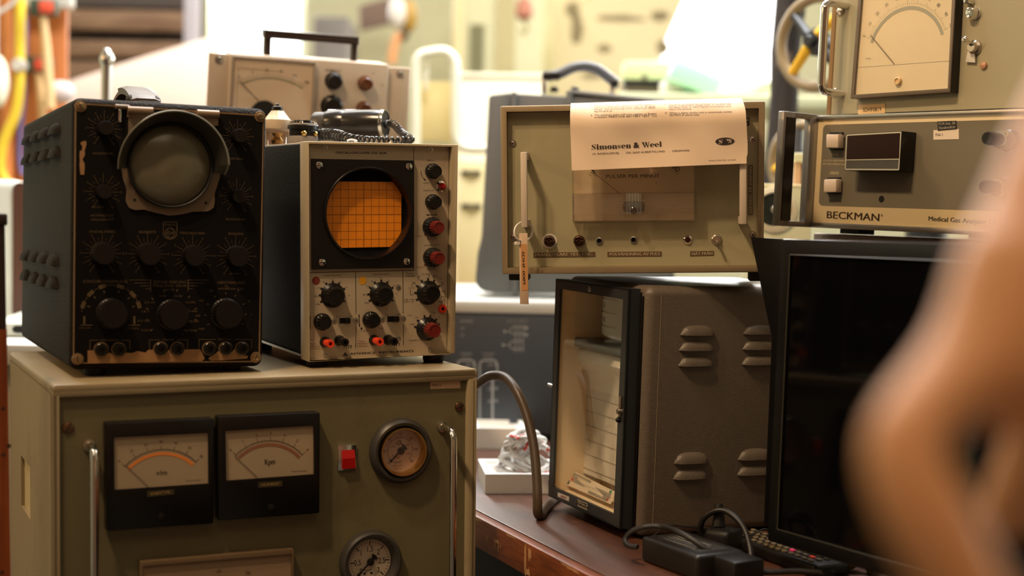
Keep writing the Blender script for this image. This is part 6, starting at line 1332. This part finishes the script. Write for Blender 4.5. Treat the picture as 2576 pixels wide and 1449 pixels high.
MB().prism([SL.on(*p) for p in ((140,215),(330,152),(530,92),(545,330),(140,360))],(0,.02,0),.004).obj('sheet',mat('pale_pink_board',rgb(240,218,204),.6,var=.04,vs=2),sl)
zf=-SL.M.translation.z+.003
for x in (170,500): a=SL.on(x,300); MB().box((a.x,.022,zf),(a.x+.05,.07,a.z)).obj('leg',m_pl2,sl)
# orange tool board
OB=frame_at(-60,480,3.5,6); ob=thing('tool_board','orange brown plywood board hung with brushes, hose and cables at the left','tool board',OB)
zf=-OB.M.translation.z+.002
a,b_=OB.on(-60,-40),OB.on(166,480); MB().box((a.x,0,zf),(b_.x,.02,a.z),.002).obj('board',wood('orange_plywood',rgb(206,128,64),rgb(178,98,40),3,(6,6,1),.5,.05),ob)
OBf=lambda x,y,v=-.03: OB.W(OB.on(x,y,v))
def tube_t(name,label,cat,pts,r,m,v=-.03,n=6):
    o=MB().tube(smooth_path([OBf(*p,v) for p in pts],n),r,12).obj(name,m); return tag(o,label,cat)
tube_t('hanging_hose','thick yellow hose hanging on the orange tool board and bending left','hose',[(50,-40),(51,60),(50,165),(47,240),(38,290),(20,330),(5,370),(0,420),(10,452),(30,470)],.0125,mat('yellow_hose_rubber',rgb(255,216,64),.4),-.05)
tube_t('hanging_cable','thin blue cable hanging beside the yellow hose','cable',[(63,-40),(63,100),(60,230),(52,320),(50,400),(56,440)],.006,mat('blue_cable_skin',rgb(120,128,196),.5),-.02)
tube_t('copper_pipe','orange copper coloured pipe left of the yellow hose','pipe',[(24,-40),(22,200),(19,460)],.013,mat('copper_pipe_paint',rgb(236,150,84),.4),-.018)
tube_t('white_twine','white cord crossing the top left corner','cord',[(-40,45),(0,30),(30,10),(60,-30)],.005,m_white,-.10)
c=OBf(53,166,-.045); o=MB().lathe([(.017,0),(.017,.02),(.014,.03),(0,.03)],c,(0,-1,0),24).obj('pipe_clip',m_white); tag(o,'round white clip on the yellow hose','clip')
c=OBf(-8,205,-.12); fb_=thing('oval_float','oval cream float hanging on a line at the left picture edge','float',Fr(c)); MB().ball((0,0,0),.055,24,(.5,.6,1.15)).obj('float_body',mat('cream_float',rgb(238,238,214),.4),fb_); MB().tube([(0,0,.05),(0,0,ZC-c.z-.002)],.003,8).obj('hanging_line',m_white,fb_)
for i,(x0,y0,lab) in enumerate(((112,22,'upper'),(100,165,'lower'))):
    fr_=Fr(OBf(x0,y0,-.075 if i==0 else -.012),6); b=thing('hanging_brush',f'{lab} one of two wooden brushes with red and green heads on the tool board','brush',fr_,'brushes on the tool board')
    MB().box((-.03,-.03,-.02),(.035,0,.02),.006).obj('brush_head',mat('dark_green_head',rgb(66,78,58),.5),b); MB().box((-.008,-.034,-.016),(.028,-.004,.014),.006).obj('red_block',mat('red_block',rgb(224,86,60),.4),b); MB().tube([(0,-.015,-.02),(.008,-.015,-.10),(.018,-.015,-.24)],[.009,.0105,.012],12).obj('brush_handle',mat('pale_handle_wood',rgb(226,190,136),.5),b)
fr_=Fr(OBf(150,10,-.05),6); o=MB().box((-.1,0,-.01),(.03,.04,.06),.01).obj('white_bag',m_white); o.matrix_world=fr_.M; tag(o,'white rolled cloth on top of the tool board','cloth')
o=MB().ball((0,0,0),.035,16,(1,.7,.8)).obj('white_glove',mat('pinkish_cloth',rgb(220,206,204),.8)); o.matrix_world=Fr(OBf(152,232,-.06)).M; tag(o,'small crumpled white cloth where the tool board meets the sloping sheet','cloth')
# things on the back wall, middle
def wallbox(name,label,cat,x0,y0,x1,y1,d,th,m,bev=.006,yaw=0,rol=0): 
    F_=frame_at(x0,y1,d,yaw,0,rol); p=F_.on(x1,y0); o=MB().box((0,0,0),(p.x,th,p.z),bev).obj(name,m); o.matrix_world=F_.M; return tag(o,label,cat)
m_grb=mat('grey_violet_board',rgb(118,112,108),.7)
g=frame_at(786,230,5.6); gb=thing('grey_cabinet','tall grey cabinet against the back wall right of the narrow window','cabinet',g); p=g.on(876,42); zf=-g.M.translation.z+.003
MB().box((0,0,zf),(p.x,.35,p.z),.006).obj('body',m_grb,gb); MB().box((.01,-.012,zf+.05),(p.x-.01,0,p.z-.02),.004).obj('door',m_grb,gb)
slab('brown_sign_board','dark mauve brown board tilted on the back wall','board',[(902,14),(1000,-12),(1000,58),(905,78)],5.9,.02,mat('mauve_board',rgb(120,98,88),.7))
hk=frame_at(1000,40,5.0); hkt=thing('buoy_float','white and ochre float hanging on a line before the back wall','float',hk)
o=MB().ball((0,0,.01),.05,20,(.62,.7,1.1)).obj('white_half',m_white,hkt); MB().ball((.036,.035,.005),.052,20,(.62,.7,1.15)).obj('ochre_half',mat('ochre_float',rgb(166,130,54),.5),hkt); MB().ball((.02,.01,-.065),.022,14).obj('dark_knot',mat('dark_olive',rgb(70,58,30),.6),hkt); MB().tube([(.02,.01,-.06),(.02,.01,-.09)],.004,8).obj('lower_line',m_gold,hkt); MB().tube([(.02,.02,.05),(.02,.02,ZC-hk.M.translation.z-.002)],.004,8).obj('line',m_gold,hkt)
MB().tube(smooth_path([hk.L(at(*p)) for p in ((1004,84,5.0),(996,104,5.0),(990,125,5.0),(986,160,5.0))],5),.016,12).obj('orange_strap',mat('faded_orange',rgb(206,144,92),.7),hkt)
F_=frame_at(1144,420,5.4); d1=thing('cream_locker','tall cream locker with a dark olive slot against the back wall','locker',F_); p=F_.on(1370,-80); zf=-F_.M.translation.z+.003
MB().box((0,0,zf),(p.x,.3,p.z),.006).obj('body',mat('cream_locker_paint',rgb(196,192,154),.6,var=.05),d1); a,b_=F_.on(1183,62),F_.on(1216,192); MB().box((a.x,-.012,b_.z),(b_.x,.01,a.z)).obj('slot',mat('olive_slot',rgb(112,108,76),.6),d1); a,b_=F_.on(1250,-40),F_.on(1290,300); MB().box((a.x,-.014,b_.z),(b_.x,0,a.z)).obj('door_strip',mat('locker_shade',rgb(178,166,122),.6),d1)
p=at(1150,200,5.2); o=MB().tube([V((p.x,p.y,.002)),V((p.x,p.y,3.4))],.02,14).obj('cream_pipe',mat('cream_pipe_paint',rgb(214,198,150),.5)); tag(o,'upright cream pipe left of the cream locker','pipe')
hk=frame_at(1319,20,5.0); ch=thing('crane_hook','dull red hoist hook hanging in front of the cream locker','hook',hk); MB().tube([(0,0,.02),(0,0,ZC-hk.M.translation.z-.002)],.008,8).obj('hoist_chain',mat('chain_olive',rgb(150,136,90),.6),ch); MB().lathe([(.01,-.045),(.03,-.03),(.032,.0),(.022,.03),(0,.035)],(0,0,0),(0,0,1),20).obj('hook_block',mat('dull_red',rgb(170,110,86),.6),ch); MB().tube(smooth_path([(0,0,-.04),(.012,0,-.07),(0,0,-.09),(-.012,0,-.075)],5),.006,8).obj('hook',mat('chain_olive',0),ch)
# white tube trolley and boxes
TF=frame_at(1036,395,3.3); tf=lambda x,y,v=0: TF.on(x,y,v)
tr=thing('tube_trolley','white bent tube trolley frame behind the grey carrying case','trolley',TF)
m_wt=mat('white_enamel_tube',rgb(238,232,206),.35)
MB().tube(smooth_path([tf(*p) for p in ((1046,420),(1046,300),(1046,180),(1056,142),(1085,132),(1120,130),(1141,150),(1146,190),(1146,300),(1150,352),(1172,372),(1232,374),(1300,374))],6),.0115,14).obj('tube_frame',m_wt,tr)
zf=-TF.M.translation.z+.003
for x in (1046,1290): a=tf(x,400); MB().tube([(a.x,0,zf+.05),(a.x,0,a.z+.02)],.0115,12).obj('tube_leg',m_wt,tr); MB().lathe([(.045,-.012),(.045,.012)],(a.x,0,zf+.046),(1,0,0),24).obj('castor',m_rubber,tr)
a,b_=tf(1046,205,.03),tf(1138,356,.03); MB().box((a.x,.03,b_.z),(b_.x,.05,a.z),.003).obj('yellow_panel',mat('pale_yellow_panel',rgb(226,204,140),.6),tr)
a,b_=tf(1066,154,.01),tf(1076,230,.01); MB().box((a.x,.01,b_.z),(b_.x,.02,a.z),.003).obj('white_bar',m_wt,tr)
TB=thing('back_table','long pale worktable in front of the back wall','table',Fr((-.55,3.45,0),0)); zt=.98
MB().box((0,0,zt-.04),(.93,1.0,zt),.004).obj('tabletop',mat('orange_wood_top',rgb(190,140,84),.5),TB)
for x in (.03,.84):
    for y in (.05,.9): MB().box((x,y,.002),(x+.06,y+.06,zt-.04)).obj('leg',m_pl2,TB)
def onT(name,label,cat,x0,y0,x1,d,th,m,bev=.006,parts=None,yaw=0,zbase=zt):
    p=at(x0,400,d); F_=Fr(V((p.x,p.y,zbase+.0005)),yaw); q_=F_.on(x1,400); top=F_.on(x0,y0); r_=thing(name,label,cat,F_); MB().box((0,0,0),(q_.x,th,top.z),bev).obj('body',m,r_); return r_,F_,(q_.x,top.z)
r_,F_,(w_,h_)=onT('white_tank','bright white tank box on the back table behind the grey carrying case','tank',1150,194,1368,3.7,.35,mat('bright_white_paint',rgb(240,232,206),.5),.012)
MB().box((-.004,-.004,h_),(w_+.004,.354,h_+.012),.004).obj('lid',mat('bright_white_paint',0),r_)
r_,F_,(w_,h_)=onT('cream_control_box','cream control box with black switch bars on the back table','control box',1156,402,1300,3.55,.10,mat('cream_box',rgb(222,206,156),.6)); 
for yy in (428,512):
    a=F_.on(1160,yy); b_=F_.on(1210,yy+12); MB().box((a.x,-.008,b_.z),(b_.x,.002,a.z),.002).obj('switch_bar',m_dark,r_); MB().box((a.x+.02,-.012,b_.z),(a.x+.035,0,a.z)).obj('switch_lever',mat('switch_olive',rgb(120,110,80),.5),r_)
# stained poster, green cases, pale boxes, right
PS=frame_at(1395,260,5.75); ps=MB(); out_=[PS.on(*p) for p in ((1392,-60),(1738,-60),(1722,0),(1655,152),(1640,330),(1640,2200),(1392,2200))]; ps.prism(out_,(0,.02,0),.002)
psm=mat('stained_ochre_board',rgb(216,200,160),.8,var=.12,vs=2.5,dirt=rgb(150,130,96)[:3]+(.9,),ds=5)
pf=lambda x,y: PS.on(x,y,-.0008); bl=ps; bl.mi(1)
for c,rw,rh in (((1452,75),17,42),((1440,25),20,22),((1560,46),66,10),((1520,122),18,14),((1668,120),18,22),((1660,40),26,16),((1490,190),30,10)):
    C_=pf(*c); k_=PS.on(c[0]+rw,c[1],-.0008).x-C_.x; k2=PS.on(c[0],c[1]-rh,-.0008).z-C_.z; bl.raw([C_+V((k_*math.cos(a)*random.uniform(.75,1.1),0,k2*math.sin(a)*random.uniform(.75,1.1))) for a in [2*PI*j/18 for j in range(18)]],[tuple(range(18))])
o=ps.obj('stained_panel',[psm,mat('grey_stain',rgb(132,118,88),.8,var=.3,vs=6)],None,0); o.matrix_world=PS.M; tag(o,'large ochre stained board standing beside the wide bright window','board')
def case2(name,label,q4,d,th,m,lid=None,yaw=0):
    F_=frame_at(*q4[3],d,yaw); r_=thing(name,label,'case',F_); MB().prism([F_.on(*p) for p in q4],(0,th,0),.006).obj('body',m,r_); return r_,F_
m_mint=mat('mint_green',rgb(176,226,204),.45); m_pgr=mat('pale_green',rgb(206,214,160),.5)
SH=thing('side_table','pale side table in front of the wide bright window','table',Fr((.22,3.06,0),0)); MB().box((0,0,1.505),(1.45,.36,1.535),.004).obj('tabletop',mat('pale_sage_top',rgb(214,216,176),.5),SH)
for x in (.02,1.37):
    for y in (.03,.29): MB().box((x,y,.002),(x+.05,y+.05,1.505)).obj('leg',m_wt,SH)
zt2=1.5355
r_,F_,(w_,h_)=onT('green_tool_case','open pale green tool case with a dark rim on the side table','case',1565,152,1684,3.30,.10,m_pgr,.006,zbase=zt2+.05); MB().box((0,-.003,-.012),(w_,.103,.0),.002).obj('dark_rim',m_dark,r_); MB().box((.006,.005,-.0496),(w_-.004,.10,-.012),.004).obj('lower_tray',mat('mauve_tray',rgb(120,106,92),.6),r_); MB().box((w_*.38,-.008,h_*.05),(w_*.48,.0,h_*.3)).obj('latch',m_nickel,r_)
LF=Fr(at(1680,192,3.12),-2,0,24); ln=MB(); ln.box((0,0,0),(.115,.16,.045),.006); o=ln.obj('mint_case',m_mint); o.matrix_world=LF.M; tag(o,'mint green case lid tilted down beside the pale green tool case','case')
r_,F_,(w_,h_)=onT('mint_box','pale mint box standing under the tilted mint case','box',1700,238,1796,3.26,.12,m_mint,.006,zbase=zt2)
r_,F_,(w_,h_)=onT('white_canister','round white canister between the pale green case and the mint box','canister',1655,203,1716,3.2,.02,m_white,.008,zbase=zt2)
r_,F_,(w_,h_)=onT('pale_crate','pale green crate below the wide window with a slanting lath','crate',1830,204,1968,3.25,.14,mat('pale_sage_box',rgb(226,230,204),.6),.004,zbase=zt2); MB().prism([F_.on(1868,244,-.006),F_.on(1930,202,-.006),F_.on(1940,208,-.006),F_.on(1878,249,-.006)],(0,.005,0)).obj('lath',mat('lath_green',rgb(206,216,184),.6),r_)
r_,F_,(w_,h_)=onT('orange_plank','orange wooden plank lying below the pale crate','plank',1800,234,1966,3.14,.05,mat('warm_plank',rgb(226,182,116),.6),.003,zbase=zt2)
# leaning post and hand wheels
p0=at(1992,-60,2.75); p1_=at(1935,760,2.75); zf=.004; t=(zf-p1_.z)/(p0.z-p1_.z); pb_=p1_.lerp(p0,t) 
mb=MB(); axis=(p0-pb_); n=26; pts=[pb_+axis*(k/n*1.25) for k in range(n+1)]
pts=[p+V((.0025*math.sin(k*1.9),.0025*math.cos(k*2.3),0)) for k,p in enumerate(pts)]; mb.tube(pts,[.029+.0018*math.sin(k*1.3) for k in range(n+1)],16)
o=mb.obj('leaning_post',wood('dark_bark_post',rgb(52,42,34),rgb(28,22,19),6,(5,5,1),.8,.5,dirt=rgb(176,146,124)[:3]+(1,))); tag(o,'dark rough wooden post leaning behind the hand wheels at the right','post')
def handwheel(cx,cy,d,Rpx,yaw,rot,label,rim):
    F_=frame_at(cx,cy,d,yaw); r_=thing('handwheel',label,'hand wheel',F_,'hand wheels by the dark post'); s_=d/3578; R_=Rpx*s_
    MB().tube([(R_*math.cos(2*PI*k/64),0,R_*math.sin(2*PI*k/64)) for k in range(64)],.0095,14,closed=True).obj('wheel_rim',rim,r_)
    my=mat('yellow_spoke',rgb(236,184,40),.45,dirt=rgb(60,50,30)[:3]+(.5,),ds=20); md=mat('dark_spoke',rgb(52,54,58),.35,.3,var=.2)
    for k in range(4):
        a=R(rot+90*k); e=V((math.cos(a),0,math.sin(a))); MB().tube([e*.014+V((0,-.012,0)),e*R_*.55+V((0,-.006,0)),e*R_*.97],[.0095,.0085,.008],12).obj('spoke',md if k in (0,2) else my,r_)
    MB().lathe([(.024,0),(.024,.012),(.017,.02),(.010,.021),(.010,.034),(.008,.036),(0,.036)],(0,.006,0),(0,-1,0),28).obj('hub',md,r_); MB().tube([(0,0,0),(0,.30,0)],.012,14).obj('spindle',md,r_); return r_
m_rim=mat('olive_rim',rgb(146,128,98),.4,var=.1)
h1=handwheel(2056,106,2.42,112,-48,135,'upper hand wheel with a worn tan rim and yellow spokes beside the tall meter unit',m_rim)
h2=handwheel(2020,410,2.55,96,-48,100,'lower hand wheel seen through the rack handle of the gas analyzer',m_rim)
VB=thing('valve_stand','dark valve stand carrying the two hand wheels','valve stand',Fr((0,0,0))); 
for hw in (h1,h2):
    e=hw.matrix_world@V((0,.302,0)); f_=Fr(e,-48); bx_=MB(); mw_=f_.M
    bx_.box((-.04,0,-.05),(.04,.05,.05),.004,T=mw_); bx_.obj('valve_body',mat('dark_spoke',0),VB)
e=h1.matrix_world@V((0,.352,0)); MB().tube([V((e.x+.02,e.y+.06,.003)),V((e.x+.02,e.y+.06,H+.5))],.04,18).obj('stand_pipe',mat('dark_spoke',0),VB)
# pale green unit between pulse counter and analyzer
GU=frame_at(1880,612,2.08,-6); gu=thing('green_control_unit','small pale green control unit with a round recessed dial right of the pulse counter','control unit',GU)
zf=GU.L(V((GU.M.translation.x,GU.M.translation.y,ZB+.001))).z; p=GU.on(2046,466); m_gg=mat('pale_grey_green',rgb(196,196,164),.4,var=.05)
MB().box((0,0,zf),(p.x,.16,p.z),.004).obj('housing',m_gg,gu); MB().box((0,-.001,p.z-.004),(p.x,.16,p.z+.001),.001).obj('top_edge',mat('lit_cream_edge',rgb(236,228,188),.4),gu)  # light on the top edge is put into its cream colour
c=GU.on(1948,528,0); mb=MB(); mb.lathe([(.034,0),(.033,.004),(.026,.006),(.024,.001)],c,n=36,cap=False); mb.mi(1); mb.lathe([(.0245,.001),(0,.001)],c,n=36); mb.obj('dial_ring',[mat('pale_dial_ring',rgb(206,200,176),.4),mat('dark_green_glass',rgb(58,66,62),.15)],gu); MB().lathe([(.006,0),(.006,.02),(.004,.022),(0,.022)],c,n=20).obj('dial_stud',m_nickel,gu)
a,b_=GU.on(1996,384,.05),GU.on(2046,406,.05); MB().box((a.x,.05,b_.z),(b_.x+.03,.10,a.z),.002).obj('pipe_arm',m_gg,gu); a,b_=GU.on(2000,400,.06),GU.on(2014,470,.06); MB().box((a.x,.06,b_.z),(b_.x,.08,a.z)).obj('pipe_post',mat('tan_post',rgb(186,150,120),.5),gu)
# ================================================================ PERSON (blurred hand close to the lens)
def person():
    d=.385
    # px, py, depth, radius px ; graph of one hand and forearm, index finger bent downwards
    N_={'elbow':(3080,-160,.47,240),'fore':(2920,120,.44,230),'wrist':(2750,350,.425,235),'palm':(2635,590,.41,240),'heel':(2530,805,.402,212),
        'ik':(2432,970,.395,148),'ip':(2252,1088,.385,110),'is':(2290,1225,.382,124),'idp':(2355,1340,.38,122),'it':(2500,1620,.38,112),
        'mk':(2590,985,.402,135),'mp':(2600,1030,.445,105),'md':(2640,950,.475,100),'mt':(2700,900,.46,90),
        'rk':(2730,985,.41,130),'rp':(2740,1030,.45,104),'rd':(2780,950,.48,98),'rt':(2830,900,.465,88),
        'pk':(2850,950,.42,112),'pp':(2860,1000,.455,94),'pd':(2900,920,.48,88),'pt':(2940,880,.47,78),
        'tb':(2740,800,.45,150),'tm':(2640,1080,.49,105),'tt':(2515,1340,.52,72)}
    E_=[('elbow','fore'),('fore','wrist'),('wrist','palm'),('palm','heel'),('heel','ik'),('ik','ip'),('ip','is'),('is','idp'),('idp','it'),('heel','mk'),('mk','mp'),('mp','md'),('md','mt'),('palm','rk'),('rk','rp'),('rp','rd'),('rd','rt'),('palm','pk'),('pk','pp'),('pp','pd'),('pd','pt'),('palm','tb'),('tb','tm'),('tm','tt')]
    names=list(N_); me=bpy.data.meshes.new('person'); o=bpy.data.objects.new('person',me); COL.objects.link(o)
    me.from_pydata([at(*N_[k][:3]) for k in names],[(names.index(a),names.index(b)) for a,b in E_],[])
    sk=o.modifiers.new('skin','SKIN'); sk.use_smooth_shade=True; sk.branch_smoothing=.6
    for i,k in enumerate(names):
        r=N_[k][3]*N_[k][2]/3578; v=me.skin_vertices[0].data[i]; v.radius=(r,r); v.use_root=(k=='elbow')
    sb=o.modifiers.new('sub','SUBSURF'); sb.levels=2; sb.render_levels=2
    bpy.context.view_layer.update(); dg=bpy.context.evaluated_depsgraph_get(); e=o.evaluated_get(dg); m2=bpy.data.meshes.new_from_object(e); o.modifiers.clear(); o.data=m2
    m2.polygons.foreach_set('use_smooth',[True]*len(m2.polygons)); m2.materials.clear(); m2.materials.append(mat('skin',rgb(226,164,116),.5,var=.08,vs=30,sss=.15,spec=.4))
    return o
tag(person(),'person reaching in at the right edge, bare blurred hand with a bent index finger','person')
# ================================================================ LIGHT
def light(kind,name,loc,tgt,power,col,size=.1,spot=None,blend=.3,sy=None):
    l=bpy.data.lights.new(name,kind); l.energy=power; l.color=col
    if kind=='AREA': l.shape='RECTANGLE'; l.size=size; l.size_y=sy or size
    elif kind in('SPOT','POINT'): l.shadow_soft_size=size
    if spot: l.spot_size=R(spot); l.spot_blend=blend
    o=bpy.data.objects.new(name,l); COL.objects.link(o); o.location=loc; o.rotation_euler=(V(tgt)-V(loc)).to_track_quat('-Z','Y').to_euler(); return o
warm=(1,.70,.42)
light('SPOT','ceiling_lamp_warm',(-.70,.60,2.85),(.2,1.7,1.2),84,warm,.06,60,1)
light('SPOT','ceiling_lamp_warm_second',(-.78,.82,2.87),(.2,1.7,1.2),60,warm,.06,60,1)
light('SPOT','side_fill_warm',(-2.4,.9,2.3),(-.5,1.6,.9),46,(1,.54,.24),.08,60,.5)  # added warm fill for the left-facing sides and the board, no fixture
light('SPOT','hand_fill',(-.35,-.25,2.9),(.2,.5,1.2),42,warm,.06,34,.6)  # added spot that brightens the hand near the lens
light('AREA','daylight_side',(3.35,3.0,2.0),(0,1.9,1.0),90,(.95,.98,1),1.6,sy=1.4)
light('AREA','front_fill',(.1,-.6,3.4),(.1,.9,0),14,(1,.74,.48),2.4,sy=1.2)  # added soft fill from the front, lifts the shaded faces
light('AREA','daylight_window_narrow',((w1[0]+w1[1])/2,YW-.02,(w1[2]+w1[3])/2),((w1[0]+w1[1])/2,0,1.2),60,(1,.99,.95),w1[1]-w1[0],sy=w1[3]-w1[2])
light('AREA','daylight_window_wide',((w2[0]+w2[1])/2,YW-.02,(w2[2]+w2[3])/2),((w2[0]+w2[1])/2,0,1.2),110,(1,.99,.95),w2[1]-w2[0],sy=w2[3]-w2[2])
light('AREA','rear_overhead_fill',(.2,3.5,3.45),(.2,3.9,0),185,(1,.97,.91),4.5,sy=1.6)  # added area light brightening the rear hall, ceiling has no opening
light('AREA','overhead_fill',(.2,2.3,3.4),(.2,2.0,0),85,(.97,.98,1),1.4,sy=.7)  # added from above to whiten the sheet crest and upper faces
wd_=bpy.data.worlds.new('world'); S.world=wd_; wd_.use_nodes=True; bgn=wd_.node_tree.nodes['Background']; bgn.inputs[0].default_value=(1,1,.98,1); bgn.inputs[1].default_value=5
S.view_settings.view_transform='Standard'; S.view_settings.look='None'; S.view_settings.exposure=0; S.view_settings.gamma=1; S.view_settings.use_curve_mapping=False
S.cycles.use_denoising=True; S.cycles.max_bounces=8; S.cycles.diffuse_bounces=4; S.cycles.glossy_bounces=4; S.cycles.transparent_max_bounces=16; S.cycles.sample_clamp_indirect=4
bpy.context.view_layer.update()
